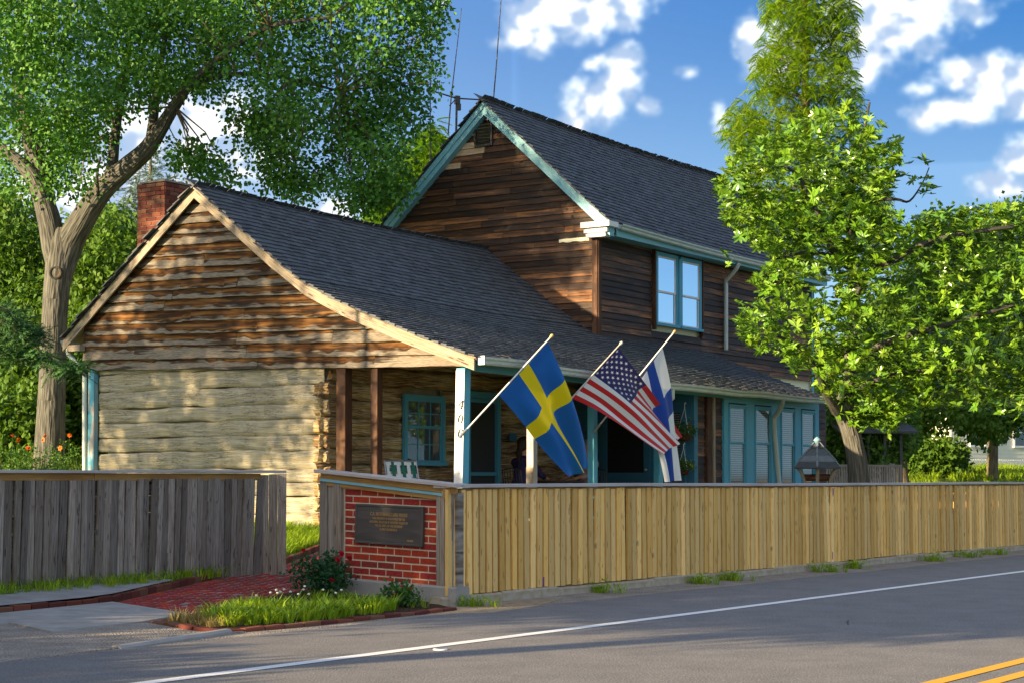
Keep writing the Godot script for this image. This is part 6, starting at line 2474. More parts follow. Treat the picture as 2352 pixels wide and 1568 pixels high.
func rosette(n: int, l: float, seed_: int) -> Array:
	var r := RandomNumberGenerator.new()
	r.seed = seed_
	var fs := []
	for k in n:
		var yaw := TAU * k * 0.382 + r.randfn(0, 0.2)
		var pit := r.randf_range(-0.15, 0.9)
		fs.append(Transform3D(Basis(Vector3.UP, yaw) * Basis(Vector3.RIGHT, -pit) * Basis(Vector3.BACK, r.randfn(0, 0.3)).scaled(Vector3.ONE * r.randf_range(0.75, 1.15)), Vector3(0, 0.02 * k / n, 0)))
	return fs

func feather(seed_: int) -> MB:
	# a soft frond: leaflets on both sides of a drooping stalk
	var r := RandomNumberGenerator.new()
	r.seed = seed_
	var b := MB.new()
	for f in 3:
		var bs := Basis(Vector3.UP, r.randf_range(-0.9, 0.9)) * Basis(Vector3.RIGHT, r.randf_range(-0.4, 0.5))
		for k in 16:
			var z := 0.03 + 0.026 * k
			for s in [-1.0, 1.0]:
				var l := 0.085 * sin(PI * (0.15 + 0.8 * k / 16.0)) * r.randf_range(0.8, 1.3)
				var q := r.randf_range(0.75, 1.25)
				b.col = Color(q, q, q)
				var p := Vector3(0, -z * z * 0.9, z)
				b.tri(bs * p, bs * (p + Vector3(s * l * 0.35, 0.004, 0.034)), bs * (p + Vector3(s * l, -0.015 - r.randf_range(0, 0.02), 0.030)))
	b.col = Color.WHITE
	return b

func needle_twig(seed_: int) -> MB:
	var r := RandomNumberGenerator.new()
	r.seed = seed_
	var b := MB.new()
	for k in 56:
		var z := 0.30 * k / 56.0
		var a := r.randf_range(0, TAU)
		var d := Vector3(cos(a), sin(a), 0.7).normalized()
		var q := r.randf_range(0.75, 1.2)
		b.col = Color(q, q, q)
		var s := d.cross(Vector3.BACK).normalized() * 0.004
		var p := Vector3(0, -z * z * 0.4, z)
		b.tri(p - s, p + s, p + d * 0.045)
	b.col = Color.WHITE
	return b

# points spread through a crown whose outline is given as seen from the road, with real depth
func crown_spots(poly: Array, z: float, dz: float, count: int, thin: float, seed_: int) -> Array:
	var r := RandomNumberGenerator.new()
	r.seed = seed_
	var pg := PackedVector2Array()
	var lo := Vector2(1e9, 1e9)
	var hi := -lo
	for p in poly:
		pg.append(Vector2(p[0], p[1]))
		lo = lo.min(pg[-1])
		hi = hi.max(pg[-1])
	var out := []
	var tries := 0
	while out.size() < count and tries < count * 30:
		tries += 1
		var q := Vector2(r.randf_range(lo.x, hi.x), r.randf_range(lo.y, hi.y))
		if not Geometry2D.is_point_in_polygon(q, pg):
			continue
		var d := z + dz * clampf(r.randfn(0, 0.5), -1, 1)
		var p := at(q.x, q.y, d)
		# clumps: denser where the noise is high, so that gaps stay open
		if n2.get_noise_3d(p.x * 0.55 + seed_, p.y * 0.75, p.z * 0.55) < thin + r.randf_range(-0.08, 0.08):
			continue
		out.append(p)
	return out

func leafy(called: String, parent: Node3D, spots: Array, m: Mesh, mt: Material, cols: Array, s0: float, s1: float, seed_: int) -> MultiMeshInstance3D:
	var r := RandomNumberGenerator.new()
	r.seed = seed_
	var fs := []
	var cs := []
	var inv := parent.transform.affine_inverse()
	for p in spots:
		fs.append(inv * Transform3D(Basis(Vector3.UP, r.randf_range(0, TAU)) * Basis(Vector3.RIGHT, r.randfn(0, 0.35)) * Basis.from_scale(Vector3.ONE * r.randf_range(s0, s1)), p))
		cs.append((cols[r.randi() % cols.size()] as Color) * r.randf_range(0.85, 1.15))
	var o := many(called, m, mt, parent, fs, cs)
	return o

func limbs(b: MB, list: Array, z: float, sides := 10) -> void:
	# each: [[x, y, width in picture units, depth offset], ...]
	for l in list:
		var p := []
		var rr := []
		for q in l:
			p.append(at(q[0], q[1], z + q[3]))
			rr.append(q[2] * 0.5 * z / FOC)
		b.tube(smooth_path(p), smooth_vals(rr), sides, 0.5)

func smooth_path(p: Array) -> Array:
	var out := []
	for k in p.size() - 1:
		for j in 4:
			out.append((p[k] as Vector3).cubic_interpolate(p[k + 1], p[maxi(k - 1, 0)], p[mini(k + 2, p.size() - 1)], j / 4.0))
	out.append(p[-1])
	return out

func smooth_vals(p: Array) -> Array:
	var out := []
	for k in p.size() - 1:
		for j in 4:
			out.append(lerpf(p[k], p[k + 1], j / 4.0))
	out.append(p[-1])
	return out

func twigs(b: MB, spots: Array, from: Array, n: int, seed_: int, rad: float) -> void:
	# thin branches from points on the limbs out to clumps of leaves
	var r := RandomNumberGenerator.new()
	r.seed = seed_
	for k in n:
		var e: Vector3 = spots[r.randi() % spots.size()]
		var best: Vector3 = from[0]
		for f in from:
			if (f as Vector3).distance_squared_to(e) < best.distance_squared_to(e):
				best = f
		if best.distance_to(e) > 2.4:
			continue
		var m := best.lerp(e, 0.5) + Vector3(r.randfn(), r.randfn() * 0.5 + 0.4, r.randfn()) * 0.12 * best.distance_to(e)
		b.tube([best, m, e], [rad, rad * 0.6, rad * 0.25], 5, 0.5, false)

func tree(called: String, label: String, foot: Vector3, group := "", category := "tree") -> Node3D:
	return thing(called, label, category, spot(Vector3(foot.x, ground_at(foot) - 0.05, foot.z)), group)

func make_trees() -> void:
	var leaf_a := sprig(26, 0.095, 0.068, 0.34, 1).mesh()
	var leaf_b := sprig(20, 0.13, 0.10, 0.42, 2).mesh()
	# the big maple left of the house
	var z := 34.5
	var foot := at(112, 1150, z)
	var t := tree("maple_tree", "big forked maple tree with grey bark arching over the log house", foot)
	var tr := MB.new()
	var gy := ground_at(foot)
	var base := Vector3(foot.x, gy - 0.1, foot.z)
	var stem := [base, at(112, 1060, z), at(118, 900, z), at(125, 720, z), at(135, 610, z), at(142, 560, z), at(143, 525, z)]
	tr.tube(smooth_path(stem), smooth_vals([0.37, 0.31, 0.265, 0.25, 0.27, 0.30, 0.19]), 16, 0.5)
	limbs(tr, [
		[[134, 650, 40, 0], [124, 570, 58, 0], [108, 490, 52, 0], [82, 420, 40, 0.2], [45, 375, 32, 0.4], [-30, 320, 24, 0.8]],
		[[116, 540, 34, 0.1], [108, 490, 46, 0.15], [98, 430, 42, 0.3], [80, 370, 38, 0.5], [62, 300, 32, 0.6], [45, 210, 26, 0.9], [40, 80, 16, 1.2], [60, -60, 8, 1.4]],
		[[88, 350, 16, 0.5], [95, 290, 13, 0.2], [100, 240, 10, 0]],
		[[138, 650, 44, 0], [155, 570, 66, 0], [187, 508, 58, -0.2], [232, 440, 50, -0.4], [290, 385, 46, -0.6], [335, 345, 40, -0.8], [365, 300, 34, -1.0], [400, 245, 26, -1.2], [440, 190, 20, -1.5], [520, 120, 15, -1.8], [620, 60, 10, -2.2], [760, 40, 6, -2.6]],
		[[250, 420, 30, -0.4], [258, 370, 26, -0.2], [265, 300, 22, 0.2], [280, 210, 17, 0.5], [300, 80, 11, 0.8], [320, -60, 6, 1.0]],
		[[345, 330, 26, -0.8], [352, 270, 22, -0.6], [362, 180, 16, -0.4], [380, 60, 11, 0], [370, -80, 6, 0.4]],
		[[440, 190, 14, -1.5], [540, 170, 11, -1.2], [660, 180, 8, -0.8], [780, 210, 5, -0.4]],
		[[225, 450, 8, -0.8], [222, 400, 7, -1.0], [230, 360, 5, -1.0]]], z, 12)
	part("trunk", tr, M.bark, t, true)
	# scar of a lost limb, a raised lip round bare wood
	var lip := MB.new()
	var sc := Transform3D(Basis(Vector3.RIGHT, PI / 2), at(127, 627, z - 0.245))
	lip.lathe(sc, [Vector2(0.15, -0.06), Vector2(0.14, 0.01), Vector2(0.115, 0.035), Vector2(0.09, 0.025), Vector2(0.085, -0.02)], 16)
	part("scar_lip", lip, M.bark, t, true)
	var core := MB.new()
	core.lathe(sc, [Vector2(0.088, 0.012), Vector2(0.05, 0.004), Vector2(0.0, 0.0)], 16)
	part("bare_wood", core, mat(lin(0.16, 0.075, 0.03), 0.9), t, true)
	var poly := [[-80, -300], [1000, -300], [1012, 60], [985, 130], [1005, 190], [960, 245], [985, 300], [925, 340], [930, 395], [880, 420], [840, 478], [795, 472], [760, 440], [700, 440], [680, 408], [640, 408], [600, 350], [548, 330], [530, 270], [500, 215], [430, 205], [400, 228], [370, 215], [330, 258], [300, 232], [250, 296], [200, 326], [160, 356], [110, 318], [60, 326], [40, 256], [0, 296], [-80, 300]]
	var sp := crown_spots(poly, z, 3.6, 3000, -0.01, 5)
	sp += crown_spots([[380, 332], [440, 335], [565, 398], [520, 422], [420, 380]], z - 1.0, 1.2, 46, -0.3, 6)
	sp += crown_spots([[-40, 290], [240, 300], [235, 430], [130, 440], [-40, 430]], z + 1.0, 3.0, 130, -0.05, 7)
	sp += crown_spots([[560, 350], [680, 380], [720, 470], [610, 420]], z - 1.0, 1.0, 40, -0.2, 8)
	sp += crown_spots([[860, 400], [940, 400], [900, 470], [800, 490]], z - 1.0, 1.0, 40, -0.2, 9)
	leafy("crown", t, sp, leaf_a, M.leaf, [Color(0.060, 0.190, 0.020), Color(0.075, 0.210, 0.020), Color(0.095, 0.230, 0.022), Color(0.050, 0.165, 0.022)], 0.85, 1.3, 11)
	var tw := MB.new()
	var nodes := []
	for q in [[60, 300, 0.6], [45, 150, 1.0], [265, 300, 0.2], [300, 80, 0.8], [362, 180, -0.4], [380, 60, 0], [400, 245, -1.2], [520, 120, -1.8], [620, 60, -2.2], [760, 40, -2.6], [540, 170, -1.2], [660, 180, -0.8], [780, 210, -0.4]]:
		nodes.append(at(q[0], q[1], z + q[2]))
	twigs(tw, sp, nodes, 260, 4, 0.022)
	part("twigs", tw, M.bark_dark, t, true)

	# bald cypress behind the tall house
	var fz := 53.0
	var frond := feather(3).mesh()
	foot = at(1850, 1110, fz)
	t = tree("cypress_tree", "tall feathery bright green cypress tree rising above the roof", foot)
	tr = MB.new()
	tr.tube([Vector3(foot.x, ground_at(foot) - 0.1, foot.z), at(1852, 500, fz), at(1850, 150, fz), at(1850, -100, fz)], [0.35, 0.22, 0.10, 0.03], 10)
	sp = crown_spots([[1770, -90], [1945, -90], [1975, 80], [1955, 150], [1985, 235], [2000, 330], [2040, 440], [2065, 520], [2040, 600], [1690, 600], [1650, 480], [1700, 430], [1682, 340], [1658, 300], [1668, 252], [1722, 212], [1745, 100]], fz, 2.4, 7000, -0.10, 15)
	var ax := []
	for k in 16:
		ax.append(at(1851, 560 - 42 * k, fz))
	twigs(tr, sp, ax, 120, 8, 0.030)
	part("trunk", tr, M.bark_dark, t, true)
	leafy("crown", t, sp, frond, M.leaf_soft, [Color(0.22, 0.38, 0.014), Color(0.28, 0.42, 0.016), Color(0.17, 0.32, 0.014)], 0.5, 0.95, 16)
	fz = 62.0
	foot = at(975, 1105, fz)
	t = tree("cypress_tree", "smaller pale green cypress tree between the maple and the gable", foot)
	tr = MB.new()
	tr.tube([Vector3(foot.x, ground_at(foot) - 0.1, foot.z), at(975, 500, fz), at(995, 290, fz)], [0.3, 0.15, 0.03], 8)
	part("trunk", tr, M.bark_dark, t, true)
	sp = crown_spots([[1000, 272], [1024, 345], [1000, 420], [960, 560], [840, 560], [868, 470], [880, 410], [935, 350]], fz, 2.2, 900, -0.2, 17)
	leafy("crown", t, sp, frond, M.leaf_soft, [Color(0.14, 0.30, 0.014), Color(0.18, 0.33, 0.015)], 1.2, 2.0, 18)

	magnolia()

	# blue spruce behind the chimney
	var nt := needle_twig(4).mesh()
	fz = 50.0
	foot = at(345, 1100, fz)
	t = tree("spruce_tree", "blue-grey spruce tree behind the brick chimney", foot)
	tr = MB.new()
	tr.tube([Vector3(foot.x, ground_at(foot) - 0.1, foot.z), at(345, 340, fz)], [0.3, 0.03], 8)
	part("trunk", tr, M.bark_dark, t, true)
	sp = crown_spots([[348, 340], [372, 380], [385, 390], [408, 470], [440, 600], [440, 800], [200, 800], [225, 600], [262, 480], [300, 410], [320, 380]], fz, 3.0, 2600, -0.3, 25)
	leafy("crown", t, sp, nt, M.needle, [Color(0.060, 0.115, 0.095), Color(0.085, 0.15, 0.13), Color(0.045, 0.09, 0.06)], 1.2, 2.0, 26)

	# near spruce: only the end of one bough reaches into view at the left
	fz = 21.5
	var tf := at(-310, 1200, fz)
	t = tree("spruce_tree", "dark green spruce whose drooping bough reaches in from the left", tf)
	tr = MB.new()
	var sg := ground_at(tf)
	tr.tube([Vector3(tf.x, sg - 0.1, tf.z), Vector3(tf.x, sg + 5.2, tf.z)], [0.16, 0.02], 8)
	sp = []
	var r := RandomNumberGenerator.new()
	r.seed = 61
	for k in 22:
		var hy := sg + 0.7 + k * 0.2
		var l := lerpf(1.5, 0.2, k / 22.0)
		var a := k * 2.4
		var e := Vector3(tf.x + cos(a) * l, hy - 0.15 * l, tf.z + sin(a) * l)
		tr.tube([Vector3(tf.x, hy, tf.z), e], [0.025, 0.006], 5)
		for j in 22:
			sp.append(Vector3(tf.x, hy, tf.z).lerp(e, r.randf_range(0.15, 1.0)) + Vector3(r.randfn(), r.randfn() * 0.5 - 0.5, r.randfn()) * 0.12)
	var b0 := Vector3(tf.x, at(0, 690, fz).y, tf.z)
	for q in [[[-150, 690], [0, 735], [70, 790], [150, 835], [190, 838]], [[-150, 720], [-40, 740], [20, 800], [90, 815]], [[-150, 680], [0, 705], [40, 740], [90, 770]]]:
		var pts := [b0]
		for p in q:
			pts.append(at(p[0], p[1], fz + r.randf_range(-0.25, 0.25)))
		tr.tube(smooth_path(pts), smooth_vals([0.035, 0.028, 0.02, 0.014, 0.009, 0.005].slice(0, pts.size())), 6)
		for k in 300:
			var s := r.randf_range(0.45, 1.0)
			var c := path3(pts, s)
			sp.append(c + Vector3(r.randfn() * 0.09, -absf(r.randfn()) * 0.11, r.randfn() * 0.16) * (1.25 - s * 0.85))
	part("trunk", tr, M.bark_dark, t, true)
	leafy("crown", t, sp, nt, M.needle, [Color(0.035, 0.12, 0.025), Color(0.05, 0.15, 0.03), Color(0.028, 0.09, 0.025)], 0.55, 0.95, 28)

	# trees beyond the picture's left edge that throw their shade across the gable, the gate and the road
	shade_tree("shade_tree", "broad leafy street tree outside the left edge, nearest the road", sun_spot(-4.0, -13.6), 3.05, 9.6, 5.2, 3900, leaf_b, 71)
	shade_tree("shade_tree", "leafy tree outside the left edge, level with the grey fence", sun_spot(-5.0, -25.8), 4.0, 8.4, 3.4, 620, leaf_b, 72)
	shade_tree("shade_tree", "small round tree outside the left edge, between hedge and road", sun_spot(-4.5, -10.6), 3.5, 7.4, 2.4, 800, leaf_b, 74)
	shade_tree("shade_tree", "slender tall tree outside the left edge, farthest from the road", sun_spot(-3.0, -28.9), 7.6, 13.2, 2.7, 850, leaf_b, 73)
	for k in 6:
		var p := sun_spot(-4.0, -10.9 - 1.45 * k)
		var sh := tree("hedge_shrub", "dense hedge shrub outside the left edge, %s along the hedge" % ["first", "second", "third", "fourth", "fifth", "sixth"][k], p, "hedge beyond the left edge", "shrub")
		var rr := RandomNumberGenerator.new()
		rr.seed = 80 + k
		var spots := []
		var top := 2.0 if k < 3 else 3.6
		for j in 300:
			spots.append(p + Vector3(rr.randfn() * 0.5, rr.randf_range(0.1, top), rr.randf_range(-1.0, 1.0)))
		leafy("foliage", sh, spots, leaf_b, M.leaf, [Color(0.03, 0.10, 0.02), Color(0.04, 0.12, 0.02)], 0.8, 1.1, 90 + k)
		var st := MB.new()
		for j in 3:
			st.tube([p + Vector3(0.1 * j, -0.1, 0.1 * j), p + Vector3(0.3 * j - 0.3, top * 0.8, 0.5 * j - 0.5)], [0.05, 0.015], 6)
		part("stem", st, M.bark_dark, sh, true)

func sun_spot(s: float, off: float) -> Vector3:
	# ground place by its distance along the sun's path and across it
	var p := Vector3(0.834 * s + 0.552 * off, 0.0, -(0.552 * s - 0.834 * off))
	p.y = ground_at(p)
	return p

func shade_tree(called: String, label: String, p: Vector3, lo: float, hi: float, rad: float, n: int, m: Mesh, seed_: int) -> void:
	var t := tree(called, label, p)
	var r := RandomNumberGenerator.new()
	r.seed = seed_
	var g := ground_at(p)
	var c := Vector3(p.x, g + (lo + hi) * 0.5, p.z)
	var tr := MB.new()
	tr.tube(smooth_path([Vector3(p.x, g - 0.1, p.z), Vector3(p.x + 0.1, g + lo * 0.6, p.z), Vector3(p.x, g + lo, p.z), Vector3(p.x - 0.1, g + hi - 0.8, p.z)]), smooth_vals([0.26, 0.2, 0.16, 0.03]), 10)
	var sp := []
	var tries := 0
	while sp.size() < n and tries < n * 20:
		tries += 1
		var d := Vector3(r.randfn(), r.randfn(), r.randfn()).normalized() * pow(r.randf(), 0.45)
		var q := c + d * Vector3(rad, (hi - lo) * 0.5, rad)
		if n2.get_noise_3d(q.x * 0.5, q.y * 0.6 + seed_, q.z * 0.5) > (-0.3 if n > 700 else 0.04):
			sp.append(q)
	twigs(tr, sp, [Vector3(p.x, g + lo, p.z), c, Vector3(p.x, g + lo + 1.2, p.z)], 40, seed_, 0.05)
	part("trunk", tr, M.bark_dark, t, true)
	leafy("crown", t, sp, m, M.leaf, [Color(0.03, 0.11, 0.02), Color(0.04, 0.13, 0.02)], 0.9, 1.4, seed_)

func magnolia() -> void:
	var z := 31.0
	var foot := at(1975, 1150, z)
	var t := tree("magnolia_tree", "large magnolia tree with glossy leaves in front of the house's right end", foot)
	var g := ground_at(foot)
	var tr := MB.new()
	tr.tube(smooth_path([Vector3(foot.x, g - 0.1, foot.z), at(1972, 1090, z), at(1962, 1020, z), at(1945, 960, z), at(1925, 925, z - 0.2)]), smooth_vals([0.24, 0.185, 0.17, 0.175, 0.16]), 14)
	limbs(tr, [
		[[1925, 940, 34, -0.2], [1900, 905, 20, -0.5], [1880, 860, 14, -0.8], [1840, 800, 9, -1.0], [1760, 760, 5, -1.2]],
		[[1940, 940, 42, -0.1], [1950, 860, 32, 0], [1960, 760, 28, 0.2], [1962, 680, 25, 0.2], [1955, 590, 22, 0.1], [1958, 500, 17, 0], [1960, 400, 11, -0.2], [1985, 300, 7, -0.3], [1998, 235, 5, -0.3]],
		[[1962, 690, 22, 0.2], [1990, 635, 20, -0.4], [2040, 605, 18, -0.8], [2100, 570, 16, -1.0], [2200, 540, 12, -1.2], [2330, 520, 8, -1.2]],
		[[1958, 620, 18, 0.1], [1925, 590, 17, -0.2], [1895, 540, 15, -0.4], [1870, 470, 11, -0.6], [1830, 400, 7, -0.8], [1760, 360, 4, -0.9]],
		[[1960, 470, 12, 0], [2010, 460, 9, -0.2], [2060, 458, 7, -0.3], [2090, 462, 5, -0.4], [2120, 420, 3, -0.4], [2135, 385, 2.5, -0.4]],
		[[1950, 850, 22, 0], [2010, 800, 18, -0.5], [2090, 770, 14, -0.9], [2200, 740, 10, -1.2], [2330, 700, 7, -1.4]],
		[[1945, 900, 20, -0.1], [2020, 870, 14, -0.6], [2120, 850, 9, -1.1], [2230, 850, 6, -1.4]],
		[[1925, 590, 10, -0.2], [1850, 580, 8, -0.6], [1770, 600, 5, -0.9]]], z, 10)
	part("trunk", tr, M.bark, t, true)
	var sp := crown_spots([[1642, 420], [1690, 335], [1790, 312], [1870, 262], [1960, 236], [2012, 252], [2068, 322], [2062, 400], [2045, 440], [2080, 525], [2130, 492], [2230, 482], [2352, 470], [2440, 480], [2440, 935], [2330, 962], [2230, 930], [2110, 935], [2035, 1000], [1965, 985], [1895, 925], [1872, 850], [1822, 860], [1790, 812], [1705, 800], [1692, 735], [1742, 690], [1722, 650], [1780, 600], [1702, 560], [1662, 500]], z - 0.5, 1.9, 4800, -0.10, 35)
	sp += crown_spots([[2062, 372], [2140, 362], [2152, 462], [2095, 470], [2052, 430]], z - 0.4, 0.3, 16, -0.9, 36)
	sp += crown_spots([[1652, 575], [1680, 572], [1678, 612], [1655, 615]], z - 0.8, 0.2, 3, -0.9, 37)
	sp += crown_spots([[1690, 700], [1700, 690], [1720, 730], [1700, 735]], z - 0.8, 0.2, 3, -0.9, 38)
	sp.sort_custom(func(p: Vector3, q: Vector3) -> bool: return p.z > q.z)
	var r := RandomNumberGenerator.new()
	r.seed = 44
	var leaf := long_leaf(0.165, 0.058, 0.18)
	var lm := leaf.mesh()
	var fs := rosette(9, 0.16, 3)
	var ros := MB.new()
	for f in fs:
		var q := r.randf_range(0.8, 1.2)
		ros.col = Color(q, q, q)
		ros.joined(leaf, f)
	var rm := ros.mesh()
	var cols := [Color(0.155, 0.30, 0.018), Color(0.12, 0.26, 0.016), Color(0.195, 0.33, 0.025), Color(0.095, 0.215, 0.018)]
	var greens := []
	for c in cols:
		var m: StandardMaterial3D = M.leaf_gloss.duplicate()
		m.albedo_color = (c as Color).linear_to_srgb()
		greens.append(m)
	var inv := t.transform.affine_inverse()
	var rest := []
	var near := 33
	var cr := Node3D.new()
	cr.name = "crown"
	t.add_child(cr)
	for k in sp.size():
		var f := inv * Transform3D(Basis(Vector3.UP, r.randf_range(0, TAU)) * Basis(Vector3(1, 0, 0.3).normalized(), r.randfn(0, 0.6)) * Basis.from_scale(Vector3.ONE * r.randf_range(0.6, 1.1)), sp[k])
		if k < near:
			for q in fs:
				piece("leaf", lm, greens[r.randi() % 4], cr, f * (q as Transform3D))
		else:
			rest.append(f)
	var cs := []
	for k in rest.size():
		cs.append((cols[r.randi() % 4] as Color) * r.randf_range(0.7, 1.25))
	var o := many("leaf_mass", rm, M.leaf_gloss, cr, rest, cs)
	o.set_meta("kind", "stuff")

# ---------------------------------------------------------------- what stands behind
func make_background() -> void:
	var leaf_b := sprig(22, 0.16, 0.12, 0.5, 12).mesh()
	var r := RandomNumberGenerator.new()
	r.seed = 9
	# leafy trees behind the maple on the left, and right of the house
	var GREENS := [Color(0.085, 0.18, 0.018), Color(0.115, 0.215, 0.02), Color(0.07, 0.155, 0.018)]
	var defs := [
		["leafy_tree", "bright green tree behind the maple's trunk at the far left", 52.0, [[-80, 470], [-20, 430], [60, 470], [110, 560], [120, 760], [90, 1000], [-80, 1010]], 4.0, 1500, GREENS, [10, 1090]],
		["leafy_tree", "dense dark green tree between the maple's trunk and the gable", 47.0, [[150, 540], [230, 470], [330, 540], [340, 700], [330, 1040], [160, 1050], [120, 900]], 3.0, 1500, GREENS, [230, 1090]],
		["leafy_tree", "leafy tree standing behind the low shrub at far left", 44.0, [[-80, 800], [40, 760], [110, 850], [100, 960], [40, 1000], [-80, 990]], 2.5, 700, GREENS, [-30, 1090]],
		["leafy_shrub", "low leafy shrub on the left behind the daylilies", 40.0, [[-80, 930], [40, 890], [100, 940], [104, 1062], [-80, 1062]], 1.2, 420, GREENS, [20, 1085]],
		["leafy_tree", "broad green tree filling the upper right behind the magnolia", 58.0, [[2060, 620], [2130, 500], [2240, 500], [2352, 470], [2460, 420], [2460, 900], [1980, 900], [1990, 700]], 5.0, 1900, GREENS, [2280, 1090]],
		["leafy_tree", "shadowed tree with low hanging branches at the right lawn", 52.0, [[1990, 900], [2200, 890], [2352, 900], [2440, 900], [2440, 960], [2340, 965], [2260, 1000], [2200, 960], [2120, 965], [2060, 1010], [1960, 1020], [1940, 960]], 2.5, 650, GREENS, [2080, 1090]],
		["leafy_tree", "small bright green tree beside the house's far corner", 46.0, [[1890, 900], [1960, 880], [2060, 900], [2080, 1010], [2010, 1060], [1900, 1060], [1885, 980]], 2.0, 700, GREENS, [2040, 1092]],
		["leafy_tree", "rounded shrub on the far lawn at right, beside the pale house", 60.0, [[2090, 1030], [2140, 1005], [2190, 1030], [2200, 1070], [2095, 1072]], 1.5, 420, GREENS, [2165, 1080]]]
	for d in defs:
		var fz: float = d[2]
		var foot := at(d[7][0], d[7][1], fz)
		var t := tree(d[0], d[1], foot, "trees behind the houses")
		var sp := crown_spots(d[3], fz, d[4], d[5], -0.22, 100 + int(fz))
		var c := Vector3.ZERO
		for p in sp:
			c += p / sp.size()
		var tr := MB.new()
		var g := ground_at(foot)
		tr.tube(smooth_path([Vector3(foot.x, g - 0.1, foot.z), Vector3(foot.x, lerpf(g, c.y, 0.5), foot.z), c]), smooth_vals([0.2, 0.15, 0.06]), 8)
		twigs(tr, sp, [c, Vector3(foot.x, lerpf(g, c.y, 0.5), foot.z)], 40, int(fz), 0.05)
		part("trunk", tr, M.bark_dark, t, true)
		leafy("crown", t, sp, leaf_b, M.leaf_soft, d[6], 0.8, 1.3, 200 + int(fz))
	# dark leaning limb low on the left
	# far belt of trees along the horizon, one mass
	var belt := Node3D.new()
	belt.name = numbered("far_woodland")
	add_child(belt)
	belt.set_meta("kind", "stuff")
	tag(belt, "distant belt of woodland along the horizon behind everything", "woodland")
	var spots := []
	for k in 5200:
		var a := r.randf_range(-0.62, 0.62)
		var dist := r.randf_range(105.0, 125.0)
		var p := Vector3(sin(a) * dist, 0, -cos(a) * dist)
		var h := 9.0 + 4.5 * n2.get_noise_2d(a * 9.0, 3.0)
		p.y = ground_at(p) + r.randf_range(0.0, h)
		spots.append(p)
	leafy("foliage", belt, spots, leaf_b, M.leaf_soft, GREENS, 2.0, 3.2, 300)
	# pale neighbour house far right
	var hz := 74.0
	var hp := at(2330, 1075, hz)
	var hg := ground_at(hp)
	var nh := thing("neighbour_house", "pale sided house far right behind the hanging branches", "house", spot(Vector3(hp.x, hg, hp.z), 0.55))
	var w := MB.new()
	w.box(Transform3D(Basis.IDENTITY, Vector3(0.5, 1.4, -2.5)), Vector3(8.4, 2.8, 5.0))
	part("wall", w, mat(lin(0.66, 0.64, 0.55), 0.8), nh)
	for k in 17:
		var b := MB.new()
		b.box(Transform3D(Basis(Vector3.RIGHT, -0.06), Vector3(0.5, 0.12 + 0.16 * k, 0.02)), Vector3(8.44, 0.165, 0.02))
		part("siding_board", b, mat(lin(0.68, 0.66, 0.57), 0.75), nh)
	var rf := MB.new()
	for s in [-1.0, 1.0]:
		rf.box(Transform3D(Basis(Vector3.RIGHT, 0.5 * s), Vector3(0.5, 3.45, -2.5 + 1.35 * s)), Vector3(9.2, 0.10, 3.5))
	part("roof", rf, M.shingle[2], nh)
	var gb := MB.new()
	for sx in [-3.69, 4.69]:
		gb.tri(Vector3(sx, 2.8, 0.0), Vector3(sx, 2.8, -5.0), Vector3(sx, 4.15, -2.5))
	part("gable", gb, mat(lin(0.66, 0.64, 0.55), 0.8), nh)
	for x in [-2.2, 0.4, 3.0]:
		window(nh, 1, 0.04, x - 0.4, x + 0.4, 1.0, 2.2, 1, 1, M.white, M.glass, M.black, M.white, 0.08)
	var lat := MB.new()
	for k in 60:
		var x := -3.7 + k * 0.14
		lat.box(Transform3D(Basis(Vector3.BACK, 0.785), Vector3(x, 0.22, 0.09)), Vector3(0.6, 0.03, 0.008))
		lat.box(Transform3D(Basis(Vector3.BACK, -0.785), Vector3(x, 0.22, 0.10)), Vector3(0.6, 0.03, 0.008))
	part("lattice", lat, M.white, nh)
	# dark picket fence and open shelter behind the magnolia trunk
	var pz := 41.0
	var pa := at(1900, 1095, pz)
	var pbp := at(2072, 1095, pz + 1.5)
	var pg := minf(ground_at(pa), ground_at(pbp))
	var pf := thing("picket_fence", "dark grey picket fence behind the magnolia trunk", "fence", Transform3D(along(pa, pbp).basis, Vector3(pa.x, pg, pa.z)))
	var len := pa.distance_to(pbp)
	var pm := MB.new()
	upright(pm, Vector3.ZERO, 1.0, 0.05, 0.02, Vector3.ZERO, 0.0)
	var pmesh := pm.mesh()
	var topy := at(1950, 1066, pz).y - pg
	var x2 := 0.0
	while x2 < len:
		piece("picket", pmesh, M.grey[r.randi() % 4], pf, Transform3D(Basis.from_scale(Vector3(1, topy, 1)), Vector3(x2, 0, 0)))
		x2 += 0.082
	var rl := MB.new()
	bar(rl, Vector3(0, topy - 0.02, -0.02), Vector3(len, topy - 0.02, -0.02), 0.05, 0.07)
	bar(rl, Vector3(0, 0.4, -0.03), Vector3(len, 0.4, -0.03), 0.06, 0.03)
	part("rail", rl, M.grey[0], pf)
	var sz := 44.0
	var sa := at(1985, 1090, sz)
	var sg := ground_at(sa)
	var sh := thing("garden_shelter", "open white-backed garden shelter with dark posts behind the picket fence", "shelter", spot(Vector3(sa.x, sg, sa.z), 0.1))
	for k in 4:
		var b := MB.new()
		upright(b, Vector3(-0.3 + 0.42 * k, 0, 0.0), 2.0, 0.08, 0.08)
		part("post", b, M.iron, sh)
	var bk := MB.new()
	bk.box(Transform3D(Basis.IDENTITY, Vector3(0.3, 1.0, -0.9)), Vector3(1.6, 1.7, 0.04))
	part("back_panel", bk, M.white, sh)
	var rf2 := MB.new()
	rf2.box(Transform3D(Basis(Vector3.RIGHT, 0.25), Vector3(0.3, 2.1, -0.4)), Vector3(2.0, 0.06, 1.6))
	part("roof", rf2, M.shingle[1], sh)

